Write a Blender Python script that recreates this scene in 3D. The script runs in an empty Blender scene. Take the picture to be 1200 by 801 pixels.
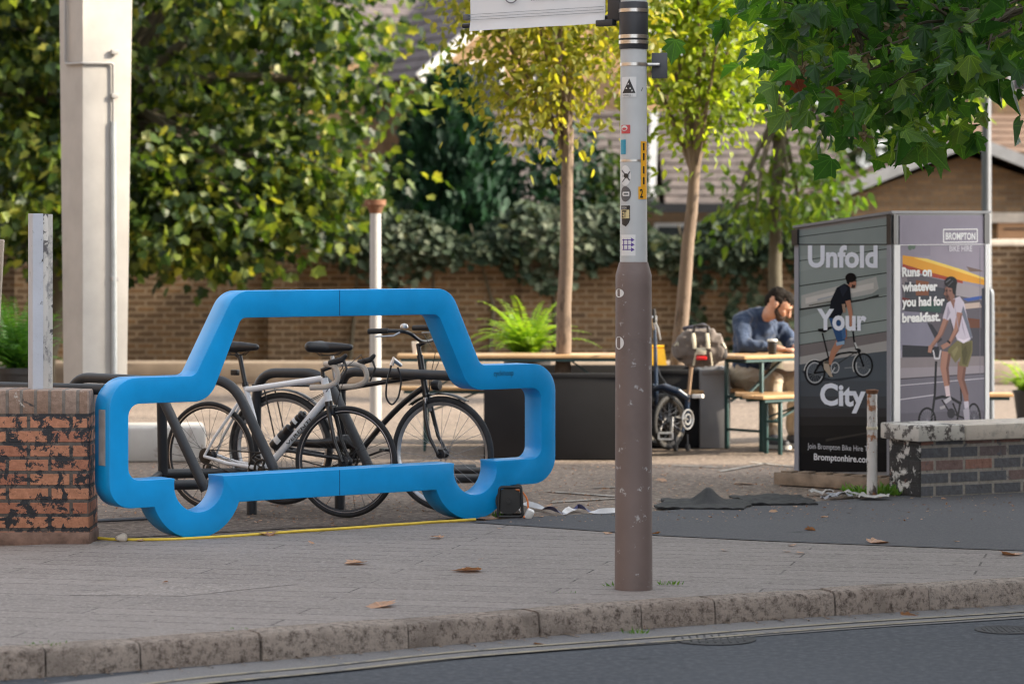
import bpy, bmesh, math, random
import numpy as np
from mathutils import Vector, Matrix, Euler
R = math.radians
rnd = random.Random(7)
nr = np.random.default_rng(11)
S = bpy.context.scene
C = S.collection

# ------------------------------------------------------------------ camera, light, exposure
F, HZ, EYE = 3333.33, 287.0, 1.65          # focal length in photo pixels, horizon row, eye height
cam = bpy.data.cameras.new("camera"); co = bpy.data.objects.new("camera", cam); C.objects.link(co)
co.location = (0, 0, EYE); co.rotation_euler = (R(90), 0, 0)
cam.lens = 100; cam.sensor_width = 36; cam.shift_y = -(400.5 - HZ) / 1200
cam.clip_start = 0.1; cam.clip_end = 1000
cam.dof.use_dof = True; cam.dof.focus_distance = 15.2; cam.dof.aperture_fstop = 2.7
S.camera = co
SUN_EL, SUN_AZ = 30.0, -6.0                 # azimuth measured from +x towards +y
w = bpy.data.worlds.new("World"); S.world = w; w.use_nodes = True
nt = w.node_tree
sky = nt.nodes.new("ShaderNodeTexSky"); sky.sky_type = 'NISHITA'; sky.sun_disc = False
sky.sun_elevation = R(SUN_EL); sky.sun_rotation = R(90 - SUN_AZ)
sky.air_density = 1.0; sky.dust_density = 2.5; sky.ozone_density = 1.0
hs = nt.nodes.new("ShaderNodeHueSaturation"); hs.inputs['Saturation'].default_value = 0.22
nt.links.new(sky.outputs[0], hs.inputs['Color']); nt.links.new(hs.outputs[0], nt.nodes['Background'].inputs[0])
nt.nodes['Background'].inputs[1].default_value = 0.145
sl = bpy.data.lights.new("sun", 'SUN'); sl.energy = 3.0; sl.angle = R(1.0); sl.color = (1, .86, .66)
so = bpy.data.objects.new("sun", sl); C.objects.link(so)
sd = Vector((math.cos(R(SUN_EL)) * math.cos(R(SUN_AZ)), math.cos(R(SUN_EL)) * math.sin(R(SUN_AZ)), math.sin(R(SUN_EL))))
so.rotation_euler = sd.to_track_quat('Z', 'Y').to_euler(); so.location = sd * 40
S.view_settings.view_transform = 'Standard'; S.view_settings.look = 'None'
S.view_settings.exposure = 1.85; S.view_settings.gamma = 1
S.render.engine = 'CYCLES'
cy = S.cycles
cy.use_denoising = True; cy.filter_width = 1.05; cy.max_bounces = 6; cy.diffuse_bounces = 3; cy.glossy_bounces = 3
cy.transmission_bounces = 4; cy.transparent_max_bounces = 4; cy.sample_clamp_indirect = 4
cy.caustics_reflective = False; cy.caustics_refractive = False

# ------------------------------------------------------------------ helpers
def W(px, py, d): return Vector(((px - 600) / F * d, d, EYE - (py - HZ) / F * d))
def G(px, py, z=0.0):
    d = (EYE - z) * F / (py - HZ)
    return Vector(((px - 600) / F * d, d, z))
def X(px, d): return (px - 600) / F * d
def ZZ(py, d): return EYE - (py - HZ) / F * d
def lin(r, g, b):
    f = lambda c: (c / 255 / 12.92 if c / 255 <= .04045 else ((c / 255 + .055) / 1.055) ** 2.4)
    return (f(r), f(g), f(b))
MAT = {}
I4 = Matrix.Identity(4)
def thing(name, label, cat, loc=(0, 0, 0), rz=0.0, group=None):
    o = bpy.data.objects.new(name, None); C.objects.link(o); o.empty_display_size = .1
    o.location = loc; o.rotation_euler = (0, 0, rz)
    MAT[o] = Matrix.Translation(Vector(loc)) @ Matrix.Rotation(rz, 4, 'Z')
    return tag(o, label, cat, group)
def tag(o, label=None, cat=None, group=None, kind=None):
    if label: o['label'] = label
    if cat: o['category'] = cat
    if group: o['group'] = group
    if kind: o['kind'] = kind
    return o
def copy_tree(o, parent=None):
    c = o.copy(); C.objects.link(c)
    if parent is not None: c.parent = parent
    MAT[c] = MAT.get(o, I4)
    for ch in [k for k in o.children]: copy_tree(ch, c)
    return c

class MB:
    def __init__(s): s.v = []; s.f = []; s.m = []; s.cm = 0
    def add(s, vs, fs, m=None):
        b = len(s.v); s.v += [tuple(p) for p in vs]
        s.f += [tuple(b + i for i in f) for f in fs]; s.m += [s.cm if m is None else m] * len(fs)
        return s
    def box(s, c, size, rz=0.0, bevel=0.0, rot=None, m=None):
        c = Vector(c); M_ = (rot.to_matrix() if rot is not None else Matrix.Rotation(rz, 3, 'Z'))
        x, y, z = [k / 2 for k in size]
        if bevel > 0:
            bm = bmesh.new(); bmesh.ops.create_cube(bm, size=1)
            bmesh.ops.scale(bm, vec=size, verts=bm.verts)
            bmesh.ops.bevel(bm, geom=bm.edges[:], offset=bevel, segments=2, affect='EDGES', profile=.5)
            bm.verts.index_update()
            s.add([M_ @ v.co + c for v in bm.verts], [[v.index for v in f.verts] for f in bm.faces], m); bm.free()
            return s
        p = [Vector((i, j, k)) for k in (-z, z) for j in (-y, y) for i in (-x, x)]
        return s.add([M_ @ q + c for q in p], [(0, 2, 3, 1), (4, 5, 7, 6), (0, 1, 5, 4), (2, 6, 7, 3), (1, 3, 7, 5), (0, 4, 6, 2)], m)
    def bar(s, a, b, wd, th, up=(0, 0, 1), bevel=0, m=None):   # rectangular bar from a to b
        a, b = Vector(a), Vector(b); t = (b - a); L = t.length; t.normalize()
        u = Vector(up); sd_ = t.cross(u)
        if sd_.length < 1e-4: sd_ = t.cross(Vector((1, 0, 0)))
        sd_.normalize(); u = sd_.cross(t)
        M_ = Matrix((t, sd_, u)).transposed()
        return s.box((a + b) / 2, (L, wd, th), rot=M_.to_quaternion(), bevel=bevel, m=m)
    def tube(s, pts, r, seg=10, closed=False, m=None, cap=True):
        pts = [Vector(p) for p in pts]; n = len(pts)
        rr = r if isinstance(r, (list, tuple)) else [r] * n
        vs = []; fs = []; up = None
        for i, p in enumerate(pts):
            if closed: t = pts[(i + 1) % n] - pts[i - 1]
            else: t = pts[min(i + 1, n - 1)] - pts[max(i - 1, 0)]
            t.normalize()
            if up is None:
                up = Vector((0, 0, 1)) if abs(t.z) < .9 else Vector((1, 0, 0))
            a = t.cross(up)
            if a.length < 1e-5: a = t.orthogonal()
            a.normalize(); b = a.cross(t).normalized(); up = b
            for k in range(seg):
                an = 2 * math.pi * k / seg
                vs.append(p + (a * math.cos(an) + b * math.sin(an)) * rr[i])
        for i in range(n if closed else n - 1):
            j = (i + 1) % n
            for k in range(seg):
                l = (k + 1) % seg
                fs.append((i * seg + k, i * seg + l, j * seg + l, j * seg + k))
        if not closed and cap:
            fs.append(tuple(range(seg - 1, -1, -1))); fs.append(tuple((n - 1) * seg + k for k in range(seg)))
        return s.add(vs, fs, m)
    def cyl(s, a, b, r0, r1=None, seg=20, m=None): return s.tube([a, b], [r0, r0 if r1 is None else r1], seg, m=m)
    def lathe(s, prof, c=(0, 0, 0), seg=32, m=None, axis=None):   # prof: (r, z)
        c = Vector(c); vs = []; fs = []; n = len(prof)
        q = Vector((0, 0, 1)).rotation_difference(Vector(axis)) if axis is not None else None
        for r_, z_ in prof:
            for k in range(seg):
                a = 2 * math.pi * k / seg; p = Vector((r_ * math.cos(a), r_ * math.sin(a), z_))
                vs.append((q @ p if q else p) + c)
        for i in range(n - 1):
            for k in range(seg):
                l = (k + 1) % seg; fs.append((i * seg + k, i * seg + l, (i + 1) * seg + l, (i + 1) * seg + k))
        fs.append(tuple(range(seg - 1, -1, -1))); fs.append(tuple((n - 1) * seg + k for k in range(seg)))
        return s.add(vs, fs, m)
    def torus(s, c, ax, R_, r_, seg=48, ring=10, m=None, sq=1.0):
        ax = Vector(ax).normalized(); a = ax.orthogonal().normalized(); b = ax.cross(a); c = Vector(c); vs = []; fs = []
        for i in range(seg):
            t = 2 * math.pi * i / seg; d = a * math.cos(t) + b * math.sin(t)
            for k in range(ring):
                p = 2 * math.pi * k / ring; vs.append(c + d * (R_ + r_ * math.cos(p)) + ax * (r_ * sq * math.sin(p)))
        for i in range(seg):
            for k in range(ring):
                j = (i + 1) % seg; l = (k + 1) % ring
                fs.append((i * ring + k, j * ring + k, j * ring + l, i * ring + l))
        return s.add(vs, fs, m)
    def prism(s, poly, o, u, v, n, t, m=None):   # 2-D poly in plane (o,u,v), extruded t along n
        o, u, v, n = Vector(o), Vector(u), Vector(v), Vector(n); k = len(poly)
        vs = [o + u * a + v * b for a, b in poly] + [o + u * a + v * b + n * t for a, b in poly]
        fs = [tuple(range(k)), tuple(range(2 * k - 1, k - 1, -1))] + [(i, i + k, (i + 1) % k + k, (i + 1) % k) for i in range(k)]
        return s.add(vs, fs, m)
    def build(s, name, mats, parent=None, local=False, smooth=40, loc=None, fixn=True, uv=True):
        me = bpy.data.meshes.new(name)
        mats = mats if isinstance(mats, (list, tuple)) else [mats]
        P = MAT.get(parent, I4) if parent is not None else I4
        if parent is None and loc is not None: P = Matrix.Translation(Vector(loc))
        vs = s.v
        if not local and P != I4:
            inv = P.inverted(); vs = [inv @ Vector(p) for p in vs]
        me.from_pydata([tuple(p) for p in vs], [], s.f)
        for m_ in mats: me.materials.append(m_)
        me.polygons.foreach_set('material_index', s.m)
        if fixn:
            bm = bmesh.new(); bm.from_mesh(me); bmesh.ops.recalc_face_normals(bm, faces=bm.faces); bm.to_mesh(me); bm.free()
        if uv:
            L = me.uv_layers.new(name='UVMap')
            for p in me.polygons:
                nn = p.normal
                if abs(nn.z) > .75: a, b = Vector((1, 0, 0)), Vector((0, 1, 0))
                else:
                    a = Vector((-nn.y, nn.x, 0)).normalized(); b = Vector((0, 0, 1))
                    if abs(nn.z) > .25: b = nn.cross(a)
                for li in p.loop_indices:
                    q = me.vertices[me.loops[li].vertex_index].co; L.data[li].uv = (q.dot(a), q.dot(b))
        if smooth:
            me.polygons.foreach_set('use_smooth', [True] * len(me.polygons)); me.set_sharp_from_angle(angle=R(smooth))
        me.update()
        o = bpy.data.objects.new(name, me); C.objects.link(o)
        if parent is not None: o.parent = parent; MAT[o] = MAT.get(parent, I4)
        else:
            if loc is not None: o.location = loc
            MAT[o] = P
        return o

def organic(name, caps, mat, parent, vox=.012, local=True, it=3, wr=0.0, ws=(9, 9, 5)):
    """capsules fused into one continuous skin"""
    bm = bmesh.new()
    for p0, p1, r0, r1 in caps:
        p0, p1 = Vector(p0), Vector(p1); d = p1 - p0; n = max(2, int(d.length / (min(r0, r1) * .45)) + 1)
        if n > 40: n = 40
        for i in range(n):
            t = i / (n - 1); rr = r0 + (r1 - r0) * t
            bmesh.ops.create_icosphere(bm, subdivisions=2, radius=rr, matrix=Matrix.Translation(p0 + d * t))
    me = bpy.data.meshes.new(name + "_src"); bm.to_mesh(me); bm.free()
    o = bpy.data.objects.new(name + "_src", me); C.objects.link(o)
    md = o.modifiers.new('r', 'REMESH'); md.mode = 'VOXEL'; md.voxel_size = vox
    sm = o.modifiers.new('s', 'SMOOTH'); sm.factor = .5; sm.iterations = it
    dg = bpy.context.evaluated_depsgraph_get(); dg.update()
    m2 = bpy.data.meshes.new_from_object(o.evaluated_get(dg)); m2.name = name
    bpy.data.objects.remove(o); bpy.data.meshes.remove(me)
    m2.materials.clear(); m2.materials.append(mat)
    if parent is not None and not local:
        m2.transform(MAT[parent].inverted())
    if wr:      # folds in cloth, strands in hair
        from mathutils import noise as mn
        nn = [v.normal.copy() for v in m2.vertices]
        for v, n_ in zip(m2.vertices, nn):
            p = Vector((v.co.x * ws[0], v.co.y * ws[1], v.co.z * ws[2])); p += Vector((mn.noise(p * .6), mn.noise(p * .6 + Vector((9, 1, 4))), mn.noise(p * .6 + Vector((2, 7, 3))))) * 1.4
            f_ = 1 - abs(mn.noise(p)) * 2; v.co += n_ * wr * (f_ - .55 + .35 * mn.noise(p * 2.3))
    m2.polygons.foreach_set('use_smooth', [True] * len(m2.polygons))
    q = bpy.data.objects.new(name, m2); C.objects.link(q)
    if parent is not None: q.parent = parent; MAT[q] = MAT[parent]
    return q

def fillet(poly, rad, seg=6):
    """round the corners of a closed 2-D polygon; rad per corner"""
    out = []; n = len(poly)
    for i, p in enumerate(poly):
        p = Vector(p); r_ = rad[i] if isinstance(rad, (list, tuple)) else rad
        if r_ <= 0: out.append(tuple(p)); continue
        a = (Vector(poly[i - 1]) - p); b = (Vector(poly[(i + 1) % n]) - p); la, lb = a.length, b.length
        a.normalize(); b.normalize(); ang = a.angle(b); t = min(r_ / math.tan(ang / 2), la * .49, lb * .49); r2 = t * math.tan(ang / 2)
        c = p + (a + b).normalized() * (r2 / math.sin(ang / 2))
        s0 = p + a * t - c; e0 = p + b * t - c
        a0 = math.atan2(s0.y, s0.x); a1 = math.atan2(e0.y, e0.x); da = (a1 - a0 + math.pi) % (2 * math.pi) - math.pi
        for k in range(seg + 1):
            an = a0 + da * k / seg; out.append((c.x + r2 * math.cos(an), c.y + r2 * math.sin(an)))
    return out
def arcpath(pts, rad, seg=6):
    """round the inner corners of an open 3-D path"""
    pts = [Vector(p) for p in pts]; out = [pts[0]]
    for i in range(1, len(pts) - 1):
        p = pts[i]; a = pts[i - 1] - p; b = pts[i + 1] - p; t = min(rad, a.length * .49, b.length * .49)
        a.normalize(); b.normalize(); s0, e0 = p + a * t, p + b * t
        for k in range(seg + 1):
            u = k / seg; out.append(s0 * (1 - u) ** 2 + p * 2 * u * (1 - u) + e0 * u ** 2)
    out.append(pts[-1]); return out

# ---- leaves
def half(pts): return pts
LEAF = {'maple': [(0, 0), (.12, -.05), (.3, -.02), (.5, .12), (.42, .2), (.36, .27), (.5, .4), (.56, .55), (.4, .54), (.3, .58), (.25, .72), (.12, .82), (0, 1.0)],
        'ovate': [(0, 0), (.22, .22), (.25, .5), (.13, .8), (0, 1.0)],
        'lance': [(0, 0), (.13, .35), (.08, .7), (0, 1.0)],
        'spray': [(0, 0), (.3, .3), (.12, .45), (.2, .75), (0, 1.0)],
        'blade': [(0, 0), (.05, .0), (.035, .6), (0, 1.0)]}
def leaf_cloud(name, pos, dirs, nrm, size, shape, mat, parent=None, fold=.25, curl=.25, loc=None):
    """pos (n,3), dirs (n,3) leaf axis, nrm (n,3) rough normal, size (n,)"""
    h = LEAF[shape]; k = len(h)
    right = [(x, y) for x, y in h]; left = [(-x, y) for x, y in h[1:-1]]
    T2 = np.array(right + left); nv = len(T2)
    fr = list(range(k)); fl = [0, k - 1] + list(range(nv - 1, k - 1, -1)); fl = [0] + [k - 1] + [k + i for i in range(k - 3, -1, -1)]
    fl = fl
    n = len(pos)
    d = dirs / (np.linalg.norm(dirs, axis=1, keepdims=True) + 1e-9)
    a = np.cross(d, nrm); a /= (np.linalg.norm(a, axis=1, keepdims=True) + 1e-9); z = np.cross(a, d)
    tx = T2[:, 0][None, :, None]; ty = T2[:, 1][None, :, None]
    cu = (curl * (nr.random((n, 1, 1)) * 1.6 - .5)); fo = fold * (nr.random((n, 1, 1)) * 1.4 - .1)
    tz = np.abs(tx) * fo - (ty ** 2) * cu
    V = pos[:, None, :] + size[:, None, None] * (a[:, None, :] * tx + d[:, None, :] * ty + z[:, None, :] * tz)
    V = V.reshape(-1, 3)
    if parent is not None:
        inv = np.array(MAT[parent].inverted()); V = V @ inv[:3, :3].T + inv[:3, 3]
    elif loc is not None: V = V - np.array(loc)
    tmpl = np.array(fr + fl); L = len(tmpl)
    idx = (np.arange(n)[:, None] * nv + tmpl[None, :]).reshape(-1)
    me = bpy.data.meshes.new(name)
    me.vertices.add(len(V)); me.vertices.foreach_set('co', V.astype(np.float32).reshape(-1))
    me.loops.add(len(idx)); me.loops.foreach_set('vertex_index', idx.astype(np.int32))
    me.polygons.add(2 * n)
    st = (np.arange(n)[:, None] * L + np.array([0, len(fr)])[None, :]).reshape(-1)
    me.polygons.foreach_set('loop_start', st.astype(np.int32))
    me.update(calc_edges=True); me.validate()
    uvl = me.uv_layers.new(name='UVMap'); uvt = T2[tmpl]; uvl.data.foreach_set('uv', np.tile(uvt, (n, 1)).astype(np.float32).reshape(-1))
    me.materials.append(mat)
    o = bpy.data.objects.new(name, me); C.objects.link(o)
    if parent is not None: o.parent = parent; MAT[o] = MAT[parent]
    elif loc is not None: o.location = loc
    return o
def rdir(n): 
    v = nr.normal(size=(n, 3)); return v / np.linalg.norm(v, axis=1, keepdims=True)
def cloud(centers, per, spread, size, droop=-.5, up=.8, out=None, svar=.3):
    """clusters of leaves around centres -> pos, dirs, nrm, size"""
    c = np.repeat(np.asarray(centers, float), per, axis=0); n = len(c)
    off = nr.normal(size=(n, 3)) * np.asarray(spread)
    pos = c + off
    d = rdir(n) + off / (np.linalg.norm(off, axis=1, keepdims=True) + 1e-6) * .8; d[:, 2] += droop
    nm = rdir(n) * .75; nm[:, 2] += up
    return pos, d, nm, size * (1 + svar * (nr.random(n) * 2 - 1.2))

# ---- materials
def nodes_of(name):
    m = bpy.data.materials.new(name); m.use_nodes = True; t = m.node_tree
    return m, t, t.nodes['Principled BSDF']
def N(t, ty, **kw):
    n = t.nodes.new(ty)
    for k, v in kw.items():
        if k in n.inputs: n.inputs[k].default_value = v
        else: setattr(n, k, v)
    return n
def mixc(t, fac, a, b, blend='MIX'):
    n = t.nodes.new('ShaderNodeMix'); n.data_type = 'RGBA'; n.blend_type = blend
    for s_, v in ((n.inputs[0], fac), (n.inputs[6], a), (n.inputs[7], b)):
        if hasattr(v, 'is_output'): t.links.new(v, s_)
        elif isinstance(v, (int, float)): s_.default_value = v
        else: s_.default_value = (*v, 1) if len(v) == 3 else v
    return n.outputs[2]
def ramp(t, src, a, b, ca=(0, 0, 0), cb=(1, 1, 1)):
    n = t.nodes.new('ShaderNodeValToRGB'); n.color_ramp.elements[0].position = a; n.color_ramp.elements[1].position = b
    n.color_ramp.elements[0].color = (*ca, 1); n.color_ramp.elements[1].color = (*cb, 1); t.links.new(src, n.inputs[0]); return n.outputs[0]
def noise(t, scale, detail=4, rough=.6, coord='Object', stretch=None, dist=0):
    tc = t.nodes.new('ShaderNodeTexCoord'); n = t.nodes.new('ShaderNodeTexNoise')
    n.inputs['Scale'].default_value = scale; n.inputs['Detail'].default_value = detail; n.inputs['Roughness'].default_value = rough
    n.inputs['Distortion'].default_value = dist
    src = tc.outputs[coord]
    if stretch:
        mp = t.nodes.new('ShaderNodeMapping'); mp.inputs['Scale'].default_value = stretch; t.links.new(src, mp.inputs[0]); src = mp.outputs[0]
    t.links.new(src, n.inputs['Vector']); return n.outputs[0]
def bumpn(t, b, h, strength=.3, dist=.01):
    n = t.nodes.new('ShaderNodeBump'); n.inputs['Strength'].default_value = strength; n.inputs['Distance'].default_value = dist
    t.links.new(h, n.inputs['Height']); t.links.new(n.outputs[0], b.inputs['Normal'])
def M(name, col, rough=.6, metal=0.0, var=.15, scale=6, bump=0.0, bscale=80, spec=.5, coat=0.0):
    m, t, b = nodes_of(name); col = Vector(col)
    nz = noise(t, scale, 5)
    t.links.new(mixc(t, ramp(t, nz, .3, .7), tuple(col * (1 - var)), tuple(col * (1 + var))), b.inputs['Base Color'])
    b.inputs['Roughness'].default_value = rough; b.inputs['Metallic'].default_value = metal
    b.inputs['Specular IOR Level'].default_value = spec; b.inputs['Coat Weight'].default_value = coat
    if bump: bumpn(t, b, noise(t, bscale, 3), bump, .005)
    return m
def worn(name, base, under, amount=.55, scale=9, edge=.05, rough=.6, third=None, a3=.62, s3=20, stretch=None, bump=.15):
    """paint flaked to show what is under it; third = speckles of another colour"""
    m, t, b = nodes_of(name)
    c_ = mixc(t, ramp(t, noise(t, scale, 6, .7, stretch=stretch), amount, amount + edge), base, under)
    if third is not None: c_ = mixc(t, ramp(t, noise(t, s3, 5, .7), a3, a3 + .05), c_, third)
    c_ = mixc(t, ramp(t, noise(t, 3, 4), .3, .7), c_, mixc(t, 1.0, c_, (.8, .8, .8), 'MULTIPLY'))
    t.links.new(c_, b.inputs['Base Color']); b.inputs['Roughness'].default_value = rough
    if bump: bumpn(t, b, noise(t, scale * 3, 5), bump, .006)
    return m
def brickmat(name, c1, c2, mortar, bw=.225, bh=.075, ms=.01, paint=None, pa=.5, pe=.06, ps=5, paint2=None, p2a=.6, p2s=9, off=.5, bias=0, bump=.6, cling=0.0):
    m, t, b = nodes_of(name)
    uv = t.nodes.new('ShaderNodeTexCoord'); br = t.nodes.new('ShaderNodeTexBrick')
    br.offset = off; br.inputs['Scale'].default_value = 1; br.inputs['Brick Width'].default_value = bw; br.inputs['Row Height'].default_value = bh
    br.inputs['Mortar Size'].default_value = ms; br.inputs['Mortar Smooth'].default_value = .3; br.inputs['Bias'].default_value = bias
    br.inputs['Color1'].default_value = (*c1, 1); br.inputs['Color2'].default_value = (*c2, 1); br.inputs['Mortar'].default_value = (*mortar, 1)
    t.links.new(uv.outputs['UV'], br.inputs['Vector'])
    c_ = mixc(t, ramp(t, noise(t, 30, 5), .3, .75), br.outputs['Color'], mixc(t, 1.0, br.outputs['Color'], (.62, .6, .58), 'MULTIPLY'))
    if paint is not None:
        ns = noise(t, ps, 8, .72, dist=.4)
        if cling:    # paint survives longest on the joints and brick edges
            b2_ = t.nodes.new('ShaderNodeTexBrick'); b2_.offset = off
            for k_, v_ in (('Scale', 1), ('Brick Width', bw), ('Row Height', bh), ('Mortar Size', ms * 2.0), ('Mortar Smooth', 1.0), ('Bias', 0)): b2_.inputs[k_].default_value = v_
            b2_.inputs['Color1'].default_value = (0, 0, 0, 1); b2_.inputs['Color2'].default_value = (.3, .3, .3, 1); b2_.inputs['Mortar'].default_value = (1, 1, 1, 1)
            t.links.new(uv.outputs['UV'], b2_.inputs['Vector']); ad = t.nodes.new('ShaderNodeMath'); ad.operation = 'MULTIPLY_ADD'; ad.inputs[1].default_value = cling
            t.links.new(b2_.outputs['Color'], ad.inputs[0]); t.links.new(ns, ad.inputs[2]); ns = ad.outputs[0]
        c_ = mixc(t, ramp(t, ns, pa, pa + pe), c_, paint)
    if paint2 is not None:
        c_ = mixc(t, ramp(t, noise(t, p2s, 7, .75, dist=.6), p2a, p2a + .05), c_, paint2)
    t.links.new(c_, b.inputs['Base Color']); b.inputs['Roughness'].default_value = .88
    h = t.nodes.new('ShaderNodeMath'); h.operation = 'MULTIPLY_ADD'; h.inputs[1].default_value = -1.0
    t.links.new(br.outputs['Fac'], h.inputs[0]); t.links.new(noise(t, 45, 5), h.inputs[2])
    bumpn(t, b, h.outputs[0], bump, .012)
    return m
def leafmat(name, cols, trans=.45, tcol=None, rough=.45, spec=.4, veins=0.0):
    """leaf surface: each leaf its own shade; light shines through"""
    m, t, b = nodes_of(name)
    g = t.nodes.new('ShaderNodeNewGeometry'); rp = t.nodes.new('ShaderNodeValToRGB'); e = rp.color_ramp.elements
    while len(e) < len(cols): e.new(.5)
    for i, c_ in enumerate(cols): e[i].position = i / (len(cols) - 1); e[i].color = (*c_, 1)
    sm = t.nodes.new('ShaderNodeMath'); sm.operation = 'MULTIPLY_ADD'; sm.inputs[1].default_value = .72; sm.use_clamp = True    # whole twigs run paler or darker, then each leaf its own
    t.links.new(g.outputs['Random Per Island'], sm.inputs[0]); t.links.new(ramp(t, noise(t, 1.7, 3, .6), .36, .68, (0, 0, 0), (.42, .42, .42)), sm.inputs[2])
    t.links.new(sm.outputs[0], rp.inputs[0])
    col = rp.outputs[0]
    if veins:   # pale veins fanning out from the stalk, and blemishes
        def mth(op, a_, b_=None):
            q = t.nodes.new('ShaderNodeMath'); q.operation = op
            for s_, v_ in ((0, a_), (1, b_)):
                if v_ is None: continue
                if hasattr(v_, 'is_output'): t.links.new(v_, q.inputs[s_])
                else: q.inputs[s_].default_value = v_
            return q.outputs[0]
        tc = t.nodes.new('ShaderNodeTexCoord'); sx = t.nodes.new('ShaderNodeSeparateXYZ'); t.links.new(tc.outputs['UV'], sx.inputs[0])
        an = mth('ARCTAN2', sx.outputs[0], sx.outputs[1]); fr = mth('ABSOLUTE', mth('SUBTRACT', mth('FRACT', mth('ADD', mth('DIVIDE', an, .62), 10.5)), .5))
        rad = mth('SQRT', mth('ADD', mth('MULTIPLY', sx.outputs[0], sx.outputs[0]), mth('MULTIPLY', sx.outputs[1], sx.outputs[1])))
        dist = mth('MULTIPLY', mth('MULTIPLY', fr, .62), rad); vm = mth('LESS_THAN', dist, .014)
        side = mth('LESS_THAN', mth('ABSOLUTE', mth('SUBTRACT', mth('FRACT', mth('ADD', mth('MULTIPLY', rad, 7.5), mth('MULTIPLY', fr, -2.2))), .5)), .05)
        col = mixc(t, mth('MULTIPLY', mth('MAXIMUM', vm, mth('MULTIPLY', side, .45)), veins), col, mixc(t, 1.0, col, (1.9, 1.7, 1.5), 'MULTIPLY'))
        col = mixc(t, ramp(t, noise(t, 9, 4, .7), .60, .72), col, mixc(t, 1.0, col, (.95, .62, .5), 'MULTIPLY'))
        bumpn(t, b, mth('SUBTRACT', 1.0, ramp(t, dist, 0, .12)), .5, .01)
    t.links.new(col, b.inputs['Base Color']); b.inputs['Roughness'].default_value = rough; b.inputs['Specular IOR Level'].default_value = spec
    tr = t.nodes.new('ShaderNodeBsdfTranslucent')
    mc = mixc(t, 1.0, col, tcol or (1.9, 1.75, .7), 'MULTIPLY'); t.links.new(mc, tr.inputs[0])
    mx = t.nodes.new('ShaderNodeMixShader'); mx.inputs[0].default_value = trans
    t.links.new(b.outputs[0], mx.inputs[1]); t.links.new(tr.outputs[0], mx.inputs[2])
    t.links.new(mx.outputs[0], t.nodes['Material Output'].inputs[0])
    return m

# ---- lettering
def text2d(s, bold=.0, sx=1.0, space=1.0):
    cu = bpy.data.curves.new('lettering', 'FONT'); cu.body = s; cu.offset = bold; cu.space_character = space; cu.resolution_u = 3
    o = bpy.data.objects.new('lettering', cu); C.objects.link(o)
    dg = bpy.context.evaluated_depsgraph_get(); dg.update()
    me = bpy.data.meshes.new_from_object(o.evaluated_get(dg))
    v = [(p.co.x, p.co.y) for p in me.vertices]; f = [tuple(p.vertices) for p in me.polygons]
    bpy.data.objects.remove(o); bpy.data.meshes.remove(me); bpy.data.curves.remove(cu)
    return v, f
CAP = .73   # cap height of the built-in font at size 1 (measured below)
_v, _f = text2d('H'); CAP = max(p[1] for p in _v)
def put_text(mb, s, mapf, u0, u1, v0, cap, bold=.0, m=None, space=1.0):
    """u0..u1 width, v0 baseline, cap height, mapf(u, v) -> world point"""
    v, f = text2d(s, bold, space=space); x0 = min(p[0] for p in v); x1 = max(p[0] for p in v)
    mb.add([mapf(u0 + (p[0] - x0) / (x1 - x0) * (u1 - u0), v0 + p[1] / CAP * cap) for p in v], f, m)
# ------------------------------------------------------------------ ground, road, kerb
def groundmat(name, ca, cb, cc, big=.8, fine=90, bump=.5, rough=.9):
    m, t, b = nodes_of(name)
    c_ = mixc(t, ramp(t, noise(t, big, 6, .65), .35, .65), ca, cb)
    c_ = mixc(t, ramp(t, noise(t, fine, 3, .7), .45, .7), c_, cc)
    c_ = mixc(t, ramp(t, noise(t, 4, 6, .7), .62, .7), c_, tuple(Vector(ca) * .6))
    t.links.new(c_, b.inputs['Base Color']); b.inputs['Roughness'].default_value = rough
    bumpn(t, b, noise(t, fine, 4, .7), bump, .01)
    return m
m_road = groundmat('road asphalt', (.034, .041, .053), (.046, .054, .067), (.08, .089, .104), .5, 26, .6)
m_cross = groundmat('smooth asphalt', (.05, .052, .06), (.068, .07, .078), (.11, .11, .115), .7, 60, .3)
m_fore = groundmat('worn forecourt', (.095, .07, .054), (.165, .126, .10), (.34, .275, .22), .55, 24, .9)
m_dark = groundmat('dark forecourt', (.066, .048, .038), (.12, .09, .072), (.27, .215, .17), 1.2, 20, .9)
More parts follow.
